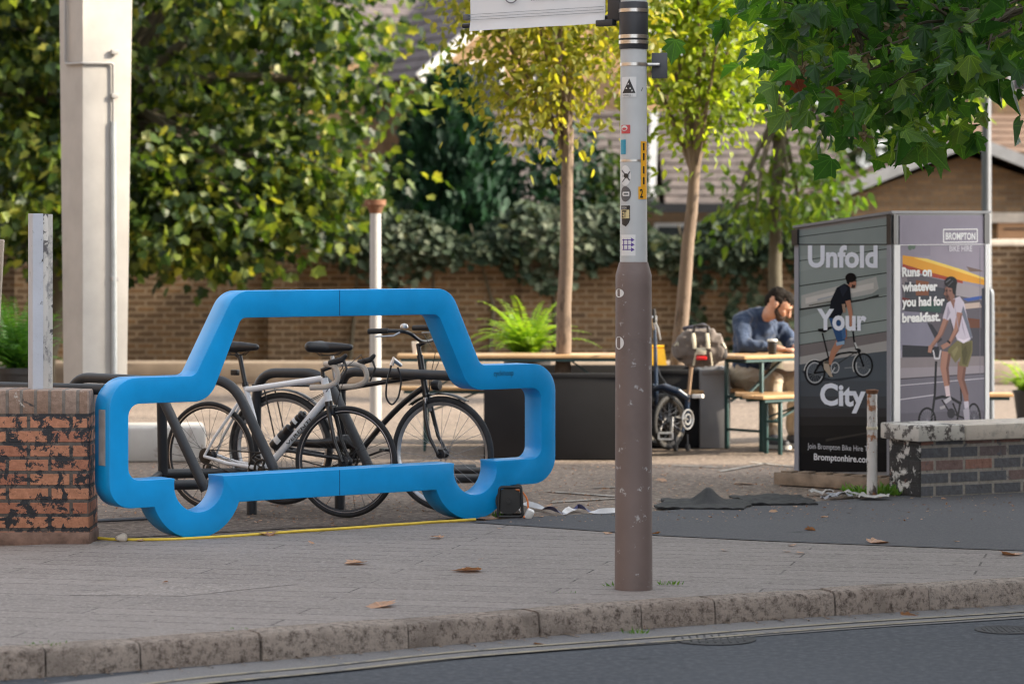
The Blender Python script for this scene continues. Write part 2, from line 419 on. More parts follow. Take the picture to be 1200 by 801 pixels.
def pavemat():
    m, t, b = nodes_of('paving blocks')
    tc = t.nodes.new('ShaderNodeTexCoord'); mp = t.nodes.new('ShaderNodeMapping'); mp.inputs['Rotation'].default_value = (0, 0, R(13))
    t.links.new(tc.outputs['Object'], mp.inputs[0])
    br = t.nodes.new('ShaderNodeTexBrick'); br.inputs['Scale'].default_value = 1; br.inputs['Brick Width'].default_value = 1.9; br.inputs['Row Height'].default_value = .2
    br.inputs['Mortar Size'].default_value = .0065; br.inputs['Mortar Smooth'].default_value = .2
    br.inputs['Color1'].default_value = (.225, .20, .187, 1); br.inputs['Color2'].default_value = (.18, .16, .15, 1); br.inputs['Mortar'].default_value = (.045, .038, .035, 1)
    # joints are dirty only in places
    t.links.new(mp.outputs[0], br.inputs['Vector'])
    jm = ramp(t, noise(t, 2.4, 5), .36, .52)
    flat = mixc(t, ramp(t, noise(t, 1.1, 5), .35, .65), (.165, .148, .139), (.235, .21, .196))
    c_ = mixc(t, jm, flat, br.outputs['Color'])
    c_ = mixc(t, ramp(t, noise(t, 40, 5, .8), .48, .68), c_, (.33, .30, .28)); c_ = mixc(t, ramp(t, noise(t, 13, 6, .85), .53, .68), c_, (.115, .10, .092))
    c_ = mixc(t, ramp(t, noise(t, 2.6, 7, .75), .6, .75), c_, (.13, .115, .106))
    c_ = mixc(t, ramp(t, noise(t, 22, 3, .5), .70, .72), c_, (.07, .06, .055))
    t.links.new(c_, b.inputs['Base Color']); b.inputs['Roughness'].default_value = .85
    bumpn(t, b, noise(t, 140, 4, .7), .3, .006)
    return m
m_pave = pavemat()
def sheet(name, pts, z, mat, sub=None):
    mb = MB(); mb.add([(p[0], p[1], z) for p in pts], [tuple(range(len(pts)))])
    o = mb.build(name, mat, smooth=0, fixn=True); 
    if o.data.polygons[0].normal.z < 0: o.data.flip_normals()
    return tag(o, kind='structure')
kp = [G(*p) for p in [(0, 763), (160, 753), (310, 742), (480, 729.5), (630, 716.5), (750, 707), (880, 699), (1085, 687), (1200, 681)]]
t0 = (kp[0] - kp[2]).normalized(); t1 = (kp[-1] - kp[-3]).normalized()
kp = [kp[0] + t0 * 60, kp[0] + t0 * 20, kp[0] + t0 * 6, kp[0] + t0 * 2] + kp + [kp[-1] + t1 * 2, kp[-1] + t1 * 6, kp[-1] + t1 * 20, kp[-1] + t1 * 60]
def resample(pts, step):
    out = [pts[0]]; 
    for a, b in zip(pts, pts[1:]):
        n = max(1, int((b - a).length / step))
        out += [a.lerp(b, (i + 1) / n) for i in range(n)]
    return out
def smooth_path(pts, it=3):
    for _ in range(it): pts = [pts[0]] + [(pts[i - 1] + pts[i] * 2 + pts[i + 1]) / 4 for i in range(1, len(pts) - 1)] + [pts[-1]]
    return pts
kpath = smooth_path(resample(kp, .12), 6)
RZ = -.115
sheet('road', [(-250, -250), (250, -250), (250, 300), (-250, 300)], RZ, m_road)
def side(i):
    t = (kpath[min(i + 1, len(kpath) - 1)] - kpath[max(i - 1, 0)]).normalized(); return Vector((-t.y, t.x, 0))
inner = [kpath[i] + side(i) * .14 for i in range(len(kpath))]
far = [Vector((250, 280, 0)), Vector((-250, 280, 0))]
sheet('ground', [p + side(i) * -.0 for i, p in enumerate(inner)][::4] + [inner[-1]] + far, -.006, m_fore)
# pavement between kerb and forecourt
edge = [G(*p) for p in [(-300, 655), (0, 640), (115, 634), (340, 621), (560, 611), (770, 627), (900, 633.5), (1200, 645), (1300, 648)]]
edge = [edge[0] + Vector((-40, -19, 0))] + edge + [edge[-1] + t1 * 24]
ii = [p for p in inner if -46 < p.x < 24]
sheet('pavement', ii[::3] + [ii[-1]] + edge[::-1], 0.0, m_pave)
# vehicle crossover in newer asphalt
up = [G(*p) for p in [(548, 612), (620, 606), (700, 602), (770, 599), (860, 593), (950, 588), (1010, 584.5), (1060, 581), (1200, 571), (1320, 566)]]
lo = [G(*p) for p in [(1320, 649), (1200, 645.5), (1050, 640), (900, 634), (770, 627.5), (640, 618)]]
sheet('crossover_apron', up + lo, 0.004, m_cross)
# darker brown strip of ground under the cycle rack
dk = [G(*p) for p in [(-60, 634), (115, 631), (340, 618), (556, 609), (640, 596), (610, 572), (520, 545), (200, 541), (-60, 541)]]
sheet('dark_ground', dk, -0.002, m_dark)
# kerb stones
def kerbmat():
    m, t, b = nodes_of('granite kerb')
    g = t.nodes.new('ShaderNodeNewGeometry')
    base = mixc(t, g.outputs['Random Per Island'], (.55, .455, .39), (.65, .56, .49))
    c_ = mixc(t, ramp(t, noise(t, 24, 8, .82), .37, .53), tuple(Vector((.10, .072, .056))), base)
    c_ = mixc(t, ramp(t, noise(t, 90, 4, .7), .55, .68), c_, (.55, .48, .42))
    c_ = mixc(t, ramp(t, noise(t, 3, 5), .55, .75), c_, (.17, .14, .118))
    t.links.new(c_, b.inputs['Base Color']); b.inputs['Roughness'].default_value = .85
    bumpn(t, b, noise(t, 30, 8, .8), 1.0, .06); return m
joints = [-46, -30, -18, -10, -7, -5, -3.6, -2.72] + [G(px, 720).x * 0 + G(px, py).x for px, py in [(53, 760), (165, 752), (306, 742), (478, 730), (632, 716), (751, 707), (838, 702), (978, 693), (1088, 687)]] + [2.9, 3.7, 4.7, 6, 8, 12, 18, 30]
kb = MB()
prof = [(.15, -.30), (.15, -.002), (.145, .004), (.06, .004), (.022, .001), (.008, -.006), (.001, -.018), (-.006, -.07), (-.008, RZ - .02), (-.008, -.30)]
for a, b in zip(joints, joints[1:]):
    idx = [i for i, p in enumerate(kpath) if a + .004 < p.x < b - .004]
    if len(idx) < 2: continue
    dz = rnd.uniform(-.004, .004); dn = rnd.uniform(-.006, .004); vs = []; fs = []; k = len(prof)
    def at(x):
        for p, q in zip(kpath, kpath[1:]):
            if p.x <= x <= q.x: return p.lerp(q, (x - p.x) / (q.x - p.x + 1e-9))
    pl = [(at(a + .004), side(idx[0]))] + [(kpath[i], side(i)) for i in idx[1:-1]] + [(at(b - .004), side(idx[-1]))]
    for j, (p, s_) in enumerate(pl):
        e = .003 if j in (0, len(pl) - 1) else 0
        for q, (o_, z_) in enumerate(prof):
            jit = rnd.uniform(-.003, .003) if 3 <= q <= 8 else 0
            vs.append(p + s_ * (o_ + dn + jit + (e if q > 3 else 0)) + Vector((0, 0, z_ + dz + jit - (e if 0 < q < 8 else 0))))
    for j in range(len(pl) - 1):
        for q in range(k - 1): fs.append((j * k + q, (j + 1) * k + q, (j + 1) * k + q + 1, j * k + q + 1))
    fs.append(tuple(range(k))); fs.append(tuple((len(pl) - 1) * k + q for q in range(k - 1, -1, -1)))
    kb.add(vs, fs)
tag(kb.build('kerb', kerbmat(), smooth=50), kind='structure')
# channel strip and the two thin cream lines on the road
def ribbon(name, px, wd, z, mat, kind='structure'):
    c = smooth_path(resample([G(a, b, RZ) for a, b in px], .1), 4); vs = []; fs = []
    for i, p in enumerate(c):
        t = (c[min(i + 1, len(c) - 1)] - c[max(i - 1, 0)]).normalized(); s_ = Vector((-t.y, t.x, 0)) * wd / 2
        vs += [(p.x - s_.x, p.y - s_.y, z), (p.x + s_.x, p.y + s_.y, z)]
        if i: fs.append((2 * i - 2, 2 * i, 2 * i + 1, 2 * i - 1))
    o = MB().add(vs, fs).build(name, mat, smooth=0); return tag(o, kind=kind)
m_line = worn('worn cream road paint', (.30, .27, .20), (.13, .13, .135), .50, 14, .1, .8, bump=0)
m_chan = groundmat('road channel', (.13, .13, .138), (.17, .168, .17), (.22, .215, .21), .9, 120, .4)
ln = [(-260, 846), (60, 817), (240, 794), (380, 782), (520, 766), (640, 757), (760, 748.5), (880, 739), (1000, 730), (1100, 724), (1200, 717.5), (1420, 703)]
ribbon('road_channel', [(a, b - 3.5 + .002 * a) for a, b in ln], .43, RZ + .004, m_chan)
ribbon('road_line', ln, .036, RZ + .008, m_line)
ribbon('road_line', [(a, b + 8.5 - .0035 * a) for a, b in ln], .036, RZ + .008, m_line)
# iron covers let into the road
m_iron = M('cast iron', (.026, .028, .032), .7, .2, .4, 30, .8, 120)
for px, py, rr in ((836, 749, .19), (1178, 738, .14)):
    p = G(px, py, RZ); mb = MB(); mb.lathe([(rr, 0), (rr, .003), (rr * .93, .0035), (rr * .9, .002), (0.01, .002)], (p.x, p.y, RZ + .0015), 32)
    for k in range(-4, 5):
        h = math.sqrt(max(0, (rr * .8) ** 2 - (k * rr * .18) ** 2)); mb.box((p.x + k * rr * .18, p.y, RZ + .0035), (rr * .05, 2 * h * rnd.uniform(.7, 1), .004))
    tag(mb.build('manhole_cover', m_iron, loc=(p.x, p.y, RZ)), 'round dark iron cover set in the road at the edge of the picture' if px > 1000 else 'larger round iron cover in the road below the lamp post', 'manhole cover')
# sunk inspection cover in the paving
p0 = [G(*q) for q in [(95, 697), (170, 690), (330, 684), (325, 689), (200, 698)]]
sheet('paving_patch', [G(*q) for q in [(80, 697), (215, 684), (350, 684), (215, 698)]], .0015, groundmat('patched paving', (.17, .152, .142), (.24, .215, .2), (.36, .33, .31), 8, 40, .6))
# faint white chalk marks on the forecourt
m_chalk = worn('chalk paint', (.40, .37, .33), (.17, .135, .108), .52, 9, .08, .9, bump=0)
for a, b, wd in [((788, 545), (846, 547), .05), ((843, 552), (905, 541), .05), ((880, 541), (935, 547), .05), ((640, 575), (722, 581), .06), ((646, 588), (725, 583), .05), ((770, 585), (848, 589), .04), ((694, 571), (724, 570), .06)]:
    A_, B_ = G(*a), G(*b); t = (B_ - A_).normalized(); s_ = Vector((-t.y, t.x, 0)) * wd / 2
    sheet('ground_marking', [A_ - s_, B_ - s_, B_ + s_, A_ + s_], .001, m_chalk)

# ------------------------------------------------------------------ boundary wall at the back
m_wall = brickmat('old stock brick', (.20, .115, .05), (.085, .052, .027), (.25, .185, .12), ms=.015, paint=(.09, .062, .042), pa=.6, ps=2.2, pe=.2)
m_stone = M('pale concrete', (.46, .41, .35), .85, 0, .25, 5, .3, 60)
wy = 35.0
wt = thing('brick_wall', 'long brown brick boundary wall below the ivy', 'wall', (-1, wy, 0))
MB().box((-1.2, wy, .82), (19.6, .24, 1.64)).build('brickwork', m_wall, wt)
MB().box((-1.2, wy, 1.68), (19.7, .30, .08), bevel=.01).build('coping', m_stone, wt)
for k in range(6):
    MB().box((-9 + k * 3.1, wy - .17, .80), (.36, .11, 1.58)).build('pier', m_wall, wt)
mb = MB(); mb.box((-2.0, wy - 1.0, .13), (18, .5, .26), bevel=.02)
tag(mb.build('stone_ledge', M('bleached kerbing', (.27, .215, .165), .85, 0, .3, 2.5, .4, 30), loc=(-2, wy - 1, 0)), 'long low pale stone ledge in front of the brown brick wall', 'ledge')
# ------------------------------------------------------------------ houses behind
m_tile = M('brown roof tiles', (.085, .068, .062), .8, 0, .45, 5, .3, 30)
m_tile2 = M('orange roof tiles', (.15, .095, .065), .8, 0, .3, 5, .3, 30)
m_tile3 = M('purple grey roof tiles', (.095, .078, .08), .8, 0, .3, 5, .3, 30)
m_yb = brickmat('yellow stock brick', (.36, .22, .105), (.28, .165, .08), (.26, .2, .14), paint=(.20, .12, .06), pa=.58, ps=1.5, pe=.2)
m_bb = brickmat('brown house brick', (.31, .195, .10), (.19, .12, .065), (.2, .155, .11), paint=(.10, .07, .045), pa=.58, ps=1.8, pe=.2)
m_wpaint = M('white joinery', (.50, .49, .47), .5, 0, .08, 4)
m_gpaint = M('grey white joinery', (.30, .30, .30), .6, 0, .2, 4)
m_gut = M('black gutter', (.018, .018, .02), .4)
m_glass = M('window glass', (.03, .035, .04), .08, 0, .1, 2, spec=.8)
def courses(mb, a, b, up, n, th=.035, lift=.03):
    """tiled slope as overlapping courses between eaves edge a-b going along up"""
    a, b, up = Vector(a), Vector(b), Vector(up); nn = (b - a).cross(up).normalized()
    if nn.z < 0: nn = -nn
    for k in range(n):
        p0, p1 = a + up * (k / n), b + up * (k / n); u = up / n * 1.08
        vs = [p0 + nn * lift, p1 + nn * lift, p1 + u + nn * .004, p0 + u + nn * .004]
        vs += [v - nn * th for v in vs]
        mb.add(vs, [(0, 1, 2, 3), (7, 6, 5, 4), (0, 4, 5, 1), (1, 5, 6, 2), (2, 6, 7, 3), (3, 7, 4, 0)])
# bungalow with long tiled roof
d = 45.0; ez = ZZ(240, d); rz_ = ZZ(138, d + 3.4)
xl, xm, xr = X(575, d), X(772, d), X(1010, d)
hb = thing('bungalow', 'low bungalow with a long brown tiled roof behind the ivy', 'house', ((xl + xr) / 2, d, 0))
MB().box(((xl + xr) / 2, d + 3.4, ez / 2), (xr - xl - .3, 6.0, ez - .02)).build('wall', m_bb, hb)
mb = MB(); courses(mb, (xl, d, ez), (xm, d, ez), (0, 3.4, rz_ - ez), 11); courses(mb, (xm + .12, d + .25, ez), (xr, d + .25, ez), (0, 3.2, rz_ - ez - .02), 11)
courses(mb, (xr, d + 6.8, ez), (xl, d + 6.8, ez), (0, -3.4, rz_ - ez), 9)
rf = mb.build('roof', m_tile, hb, smooth=0)
MB().bar((xm - .12, d - .02, ez + .09), (xm + .10, d + 3.4, rz_ + .09), .13, .08).build('verge', m_gpaint, rf)
MB().tube([(xl, d + 3.4, rz_ + .03), (xr, d + 3.4, rz_ + .03)], .1, 10).build('ridge', m_tile, rf)
MB().box(((xl + xr) / 2, d - .06, ez - .05), (xr - xl, .16, .15)).build('gutter', m_gut, hb)
for px in (800, 690):
    wn = MB().box((X(px, d + .36), d + .385, 1.55), (.9, .06, .9)).build('window', m_wpaint, hb); MB().box((X(px, d + .36), d + .345, 1.55), (.78, .03, .78)).build('pane', m_glass, wn)
# yellow brick house with white barge boards
d = 56.0
g0, g1 = W(505, 92, d), W(568, 38, d); sl_ = (g1.z - g0.z) / (g1.x - g0.x); apx = g0.x + 2.9 - .45; apz = g0.z + 2.9 * sl_
hh = thing('yellow_brick_house', 'tall yellow brick house with white barge boards above the conifer', 'house', (apx, d, 0))
gw = 2.9
mb = MB(); mb.prism([(-gw, 0), (gw, 0), (gw, g0.z - .1), (0, apz - .1), (-gw, g0.z - .1)], (apx, d, 0), (1, 0, 0), (0, 0, 1), (0, 1, 0), 7); mb.build('wall', m_yb, hh)
mb = MB(); mb.box((apx - 7.9, d + 5.2, 2.6), (10, 7, 5.2)); mb.build('wall', m_yb, hh)
mb = MB()
courses(mb, (apx - gw - .25, d + 8, g0.z - .1), (apx - gw - .25, d - .25, g0.z - .1), (gw + .25, 0, apz - g0.z + .1), 12)
courses(mb, (apx + gw + .25, d - .25, g0.z - .1), (apx + gw + .25, d + 8, g0.z - .1), (-gw - .25, 0, apz - g0.z + .1), 12)
courses(mb, (apx - 13.5, d + 1.4, 4.6), (apx, d + 1.4, 4.6), (0, 3.8, 3.4), 16); courses(mb, (apx, d + 9, 4.6), (apx - 13.5, d + 9, 4.6), (0, -3.8, 3.4), 10)
mb.build('roof', m_tile3, hh, smooth=0)
for sgn in (-1, 1):
    MB().bar((apx + sgn * (gw + .3), d - .32, g0.z - .12), (apx, d - .32, apz + .06), .07, .24).build('barge_board', m_wpaint, hh)
MB().tube([W(494, 96, d - .4), W(494, 330, d - .4)], .05, 8).build('downpipe', m_wpaint, hh)
for px, py in ((555, 105), (640, 105), (585, 130)):
    q = W(px, py, d); wn = MB().box((q.x, d - .03, q.z), (.8, .1, 1.0)).build('window', m_wpaint, hh); MB().box((q.x, d - .09, q.z), (.62, .04, .82)).build('pane', m_glass, wn)
hh.rotation_euler.z = R(30)
# garage block with a shallow grey gable
d = 39.0
a0, a1, a2 = W(968, 228, d), W(1131, 163, d), W(1296, 228, d)
gg = thing('garage_block', 'brown brick garage with a shallow grey gable behind the locker', 'house', (a1.x, d, 0))
mb = MB(); mb.prism([(a0.x + .35, 0), (a2.x - .35, 0), (a2.x - .35, a0.z - .02), (a1.x, a1.z - .22), (a0.x + .35, a0.z - .02)], (0, d, 0), (1, 0, 0), (0, 0, 1), (0, 1, 0), 5); mb.build('wall', m_bb, gg)
mb = MB(); courses(mb, (a0.x, d + 6, a0.z), (a0.x, d - .4, a0.z), (a1.x - a0.x, 0, a1.z - a0.z), 10); courses(mb, (a2.x, d - .4, a2.z), (a2.x, d + 6, a2.z), (a1.x - a2.x, 0, a1.z - a2.z), 10); mb.build('roof', m_tile2, gg, smooth=0)
for e in (a0, a2): MB().bar((e.x, d - .44, e.z - .03), (a1.x, d - .44, a1.z - .03), .06, .16).build('barge_board', m_gpaint, gg)
gd = MB().box((X(1290, d), d - .03, 1.05), (X(1290, d) * 2 - X(1168, d) * 2, .1, ZZ(262, d) - .33 + .3)).build('garage_door', M('tan garage door', (.36, .2, .1), .6, 0, .15, 2), gg)
mb = MB()
for k in range(7): mb.box((X(1290, d), d - .09, .25 + k * .27), (2.7, .02, .02))
mb.build('door_rib', m_gut, gd)
MB().box((X(1290, d), d - .05, ZZ(255, d)), (3.1, .14, .14)).build('lintel', m_stone, gg)
# taller house behind the garage
d = 48.0
th_ = thing('terraced_house', 'tall brown brick house behind the garage with an orange tiled lean-to', 'house', (X(1300, d), d, 0))
MB().box((X(1164, d) + 4, d + 4, 4.4), (8, 8, 8.8)).build('wall', m_yb, th_)
mb = MB(); courses(mb, (X(1120, d), d - 3, ZZ(180, d - 3)), (X(1120, d) + 9, d - 3, ZZ(180, d - 3)), (0, 3, .75), 6); mb.build('roof', m_tile2, th_, smooth=0)
q = W(1215, 60, d); wn = MB().box((q.x, d - .02, q.z), (1.0, .1, 1.5)).build('window', m_wpaint, th_); MB().box((q.x, d - .08, q.z), (.8, .04, 1.3)).build('pane', m_glass, wn)
# unseen terrace added on the sunny side to keep sun off the pavement
nb = thing('sun_block_terrace', 'unseen brick terrace added beyond the picture edge to shade the pavement', 'house', (13.5, 7, 0))
MB().box((14, 5.6, 5.3), (7.5, 28.4, 10.6)).build('wall', m_bb, nb)
mb = MB(); courses(mb, (10, 19.9, 10.6), (10, -8.6, 10.6), (4, 0, 2.6), 14); courses(mb, (18, -8.6, 10.6), (18, 19.9, 10.6), (-4, 0, 2.6), 8); mb.build('roof', m_tile3, nb, smooth=0)
for fl_ in (1.6, 4.6, 7.0):
    for k in range(7):
        wn = MB().box((10.23, -5 + k * 3.7, fl_), (.1, 1.1, 1.5)).build('window', m_wpaint, nb); MB().box((10.17, -5 + k * 3.7, fl_), (.04, .9, 1.3)).build('pane', m_glass, wn)
lb_ = thing('sky_block_terrace', 'unseen brick terrace added past the brick pier to block side light', 'house', (-15, 8, 0))  # unseen block added to cut sky light on the white column's side
MB().box((-16, 6, 4.0), (8, 34, 8.0)).build('wall', m_bb, lb_)
mb = MB(); courses(mb, (-11.7, 23.3, 8.0), (-11.7, -11.3, 8.0), (-4.3, 0, 2.6), 10); courses(mb, (-20.3, -11.3, 8.0), (-20.3, 23.3, 8.0), (4.3, 0, 2.6), 8); mb.build('roof', m_tile3, lb_, smooth=0)
for fl_ in (1.6, 4.6, 6.8):
    for k in range(8):
        wn = MB().box((-11.97, -8 + k * 3.7, fl_), (.1, 1.1, 1.5)).build('window', m_wpaint, lb_); MB().box((-11.91, -8 + k * 3.7, fl_), (.04, .9, 1.3)).build('pane', m_glass, wn)
# ------------------------------------------------------------------ trees and plants
m_bark = worn('pale bark', (.20, .145, .105), (.10, .07, .05), .52, 14, .12, .9, stretch=(1, 1, .4), bump=.6)
m_dbark = worn('mossy dark bark', (.10, .085, .055), (.06, .045, .03), .5, 10, .2, .9, stretch=(1, 1, .3), bump=.6)
L_big = leafmat('plane leaf', [lin(18, 34, 14), lin(26, 46, 18), lin(40, 62, 24), lin(66, 86, 32), lin(100, 114, 44), lin(142, 142, 64)], .42, tcol=(1.9, 1.8, .6))
L_young = leafmat('acacia leaf', [lin(66, 80, 28), lin(98, 108, 38), lin(132, 134, 50), lin(158, 150, 66)], .5, tcol=(2.0, 1.85, .6))
L_gold = leafmat('golden leaf', [lin(80, 102, 30), lin(112, 130, 40), lin(146, 154, 56)], .55, tcol=(2.0, 2.0, .6))
L_mid = leafmat('lime leaf', [lin(48, 78, 26), lin(72, 100, 32), lin(104, 122, 40)], .5)
L_con = leafmat('cypress spray', [lin(10, 34, 22), lin(18, 50, 31), lin(34, 70, 41)], .12, rough=.6)
L_ivy = leafmat('ivy leaf', [lin(20, 34, 23), lin(34, 49, 34), lin(58, 70, 52), lin(104, 110, 92)], .12, rough=.65, spec=.2)
L_dark = leafmat('dark leaf', [lin(26, 42, 20), lin(38, 56, 24), lin(58, 76, 30)], .35)
L_syc = leafmat('sycamore leaf', [lin(28, 58, 30), lin(40, 76, 38), lin(58, 96, 44), lin(92, 120, 50)], .55, rough=.42, spec=.45, veins=.9, tcol=(2.2, 2.1, .6))
L_dead = leafmat('dead leaf', [lin(86, 40, 28), lin(120, 62, 38), lin(140, 90, 58)], .3, tcol=(1.5, 1.1, .7))
L_fern = leafmat('fern frond', [lin(86, 128, 36), lin(116, 150, 44), lin(140, 166, 62)], .45)
L_fern2 = leafmat('dark fern frond', [lin(44, 84, 34), lin(62, 106, 40), lin(84, 122, 46)], .45)
L_grass = leafmat('grass blade', [lin(56, 100, 34), lin(84, 128, 44), lin(110, 140, 60)], .3)
def branches(mb, base, top, r0, tips, r1=.012, bend=.15, split=None):
    """trunk, then limbs running from the trunk's upper part to the given tips"""
    base, top = Vector(base), Vector(top); n = 9
    pts = [base.lerp(top, i / n) + Vector((rnd.uniform(-1, 1), rnd.uniform(-1, 1), 0)) * r0 * bend * 2 * math.sin(math.pi * i / n) for i in range(n + 1)]
    rr = [r0 * (1.35 if i == 0 else 1.08 if i == 1 else 1) * (1 - .38 * i / n) for i in range(n + 1)]
    mb.tube(pts, rr, 14)
    for tp in tips:
        tp = Vector(tp); s_ = top.lerp(base, rnd.uniform(0, split or .12)); mid = s_.lerp(tp, .5) + Vector((rnd.uniform(-.1, .1), rnd.uniform(-.1, .1), .12 * (tp - s_).length))
        q = [s_ * (1 - u) ** 2 + mid * 2 * u * (1 - u) + tp * u * u for u in [i / 7 for i in range(8)]]
        rb = r0 * rnd.uniform(.33, .5); mb.tube(q, [rb + (r1 - rb) * i / 7 for i in range(8)], 7)
def in_ellipsoid(n, c, r, hollow=.0):
    out = []
    while len(out) < n:
        v = np.array([rnd.uniform(-1, 1) for _ in range(3)]); q = (v ** 2).sum()
        if hollow < q < 1: out.append(np.array(c) + v * np.array(r))
    return np.array(out)
def tree(name, label, base, top, r0, cents, ntip, per, spread, lsize, shape, lm, bm_, cat='tree', group=None, droop=-.5, **kw):
    t = thing(name, label, cat, base, 0, group)
    mb = MB(); branches(mb, base, top, r0, [cents[i] for i in nr.choice(len(cents), min(ntip, len(cents)), replace=False)], **kw); mb.build('trunk', bm_, t)
    leaf_cloud('crown', *cloud(cents, per, spread, lsize, droop), shape, lm, t)
    return t
# big plane tree over the back wall
cs = np.concatenate([in_ellipsoid(250, (-4.1, 32.0, 4.4), (3.45, 1.9, 3.15), .1), in_ellipsoid(46, (-3.6, 31.2, 2.0), (2.4, 1.1, .75))])
cs = np.array([c for c in cs if not (c[0] > -1.75 and c[2] < 2.3) and c[2] > 1.45 and c[0] < -1.35 - max(0, 3.6 - c[2]) * .28])
tree('plane_tree', 'big spreading tree with broad yellow green leaves overhanging the wall', (-5.6, 32.8, 0), (-4.6, 32.4, 3.4), .24, cs, 26, 96, (.34, .34, .13), .125, 'maple', L_big, m_dbark, droop=-.9)
# darker trees far behind, filling in above the roofs
for i, (x, y, h, rx, lb) in enumerate([(-6.3, 40.5, 6.4, 2.4, 'dark bushy tree directly behind the big plane tree'), (-4.6, 41, 4.4, 1.3, 'lower dark tree behind the plane tree beside the conifer'), (-12.0, 50, 8.5, 3.6, 'dark bushy tree far behind the plane tree at the picture edge'), (-7.2, 49, 7.0, 2.6, 'dark bushy tree far behind the white column'),
        (2.4, 66, 9.5, 4.2, 'tall dark tree far behind the bungalow roof'), (9.0, 64, 9.0, 4.2, 'tall dark tree far behind the garage'), (16, 66, 9, 4.2, 'dark tree behind the tall brown house'), (-4, 68, 10, 4.5, 'tall dark tree behind the yellow brick house')]):
    cs = in_ellipsoid(110, (x, y, h * .52), (rx, 1.8, h * .5), .1)
    tree('broadleaf_tree', lb, (x, y, 0), (x + .2, y, h * .55), .25, cs, 10, 26, .5, .42, 'ovate', L_dark, m_dbark, group='trees far behind the houses')
# young street trees with light feathery crowns
def young(label, px0, py0, px1, py1, d, wpx, cpx, cpy, rx, rz2, n, lm):
    b = G(px0, HZ + EYE * F / d); b = Vector((X(px0, d), d, 0)); tp = W(px1, py1, d); c = W(cpx, cpy, d)
    cs = in_ellipsoid(n, c, (rx, rx * .85, rz2), .08)
    return tree('young_tree', label, b, tp, wpx / F * d / 2, cs, 10, 48, .19, .085, 'ovate', lm, m_bark, group=None, droop=-.35, bend=.05, r1=.006)
young('young tree with a yellow green crown and straight trunk behind the dark planter', 658, 560, 666, 150, 23.0, 21, 645, 0, .76, 1.0, 112, L_young)
young('young tree with a leaning pale trunk and golden green crown behind the folded bicycle', 786, 560, 817, 172, 24.4, 20, 822, 28, .58, .92, 120, L_gold)
d = 30.0; cs = np.concatenate([in_ellipsoid(18, W(945, 210, d), (.55, .5, .42)), in_ellipsoid(12, W(895, 238, d), (.6, .4, .22)), in_ellipsoid(60, W(1000, 60, d), (1.6, .7, .9)), in_ellipsoid(26, W(1085, 95, d), (.6, .4, .55))])
tree('slender_tree', 'slender tree with a mossy dark trunk and lime leaves behind the seated man', (X(908, d), d, 0), W(912, 120, d), .085, cs, 14, 24, .17, .13, 'ovate', L_mid, m_dbark, droop=-.8)
# conifer and shrubs
d = 37.5
def conifer(name, label, px, d, zb, zt, rad, n, lm, lean=.0):
    x = X(px, d); t = thing(name, label, 'conifer', (x, d, 0)); MB().tube([(x, d, 0), (x, d, zt * .9)], [.12, .03], 8).build('trunk', m_dbark, t)
    u = nr.random(n) ** .75; z = zb + (zt - zb) * u; prof = np.sin(np.clip((u + .12) / 1.12, 0, 1) * math.pi) ** .62 * (1 - .35 * u)
    a = nr.random(n) * 2 * math.pi; lob = 1 + .16 * np.sin(a * 5 + z * 3) + .12 * np.sin(a * 9 - z * 5); r_ = rad * prof * lob * np.sqrt(.35 + .65 * nr.random(n))
    pos = np.stack([x + r_ * np.cos(a), d + r_ * np.sin(a), z], 1); dr = np.stack([np.cos(a) * .5, np.sin(a) * .5, np.ones(n)], 1) + nr.normal(size=(n, 3)) * .25
    nm = np.stack([np.cos(a), np.sin(a), np.full(n, .2)], 1) + nr.normal(size=(n, 3)) * .5
    leaf_cloud('crown', pos, dr, nm, .2 * (.7 + .6 * nr.random(n)), 'spray', lm, t); return t
conifer('conifer', 'dense dark green conifer standing behind the ivy', 527, 37.5, .6, ZZ(92, 37.5), .95, 9500, L_con)
cs = in_ellipsoid(46, W(655, 222, 37.8), (.62, .5, .75)); tree('evergreen_shrub', 'smaller dark evergreen shrub beside the conifer', (X(655, 37.8), 37.8, 0), W(655, 250, 37.8), .06, cs, 8, 30, .16, .13, 'ovate', L_con, m_dbark, cat='shrub', droop=.2)
cs = in_ellipsoid(30, W(716, 235, 38.2), (.5, .4, .5)); tree('evergreen_shrub', 'low dark shrub behind the ivy close to the lamp post', (X(716, 38.2), 38.2, 0), W(716, 260, 38.2), .05, cs, 6, 30, .16, .13, 'ovate', L_dark, m_dbark, cat='shrub', droop=.2)
# ivy heaped over the wall
iv = thing('ivy_hedge', 'mounded grey green ivy heaped along the top of the brick wall', 'ivy', (1.5, wy, 0))
mb = MB()
for k in range(9): mb.tube([(-2 + k * .85, wy - .16, 0), (-1.9 + k * .85 + rnd.uniform(-.2, .2), wy - .15, .9), (-2 + k * .85 + rnd.uniform(-.3, .3), wy - .1, 1.9)], [.03, .022, .012], 6)
mb.build('stem', m_dbark, iv)
n = 9000; x = nr.uniform(-2.3, 4.6, n); hgt = .34 + .13 * np.sin(x * 2.3) + .09 * np.sin(x * 5.1 + 1); a = nr.uniform(0, math.pi, n); rr = np.sqrt(nr.uniform(.5, 1, n))
pos = np.stack([x, wy - .05 - .42 * rr * np.cos(a), 1.58 + hgt * rr * np.sin(a) * 1.35 - .2 * (nr.random(n) ** 3)], 1)
n2 = 1500; x2 = nr.uniform(-2.3, 4.6, n2); dd = (nr.random(n2) ** 2.2) * (.30 + .22 * np.sin(x2 * 3.3)); pos2 = np.stack([x2, wy - .25 - .16 * nr.random(n2), 1.6 - np.abs(dd)], 1)
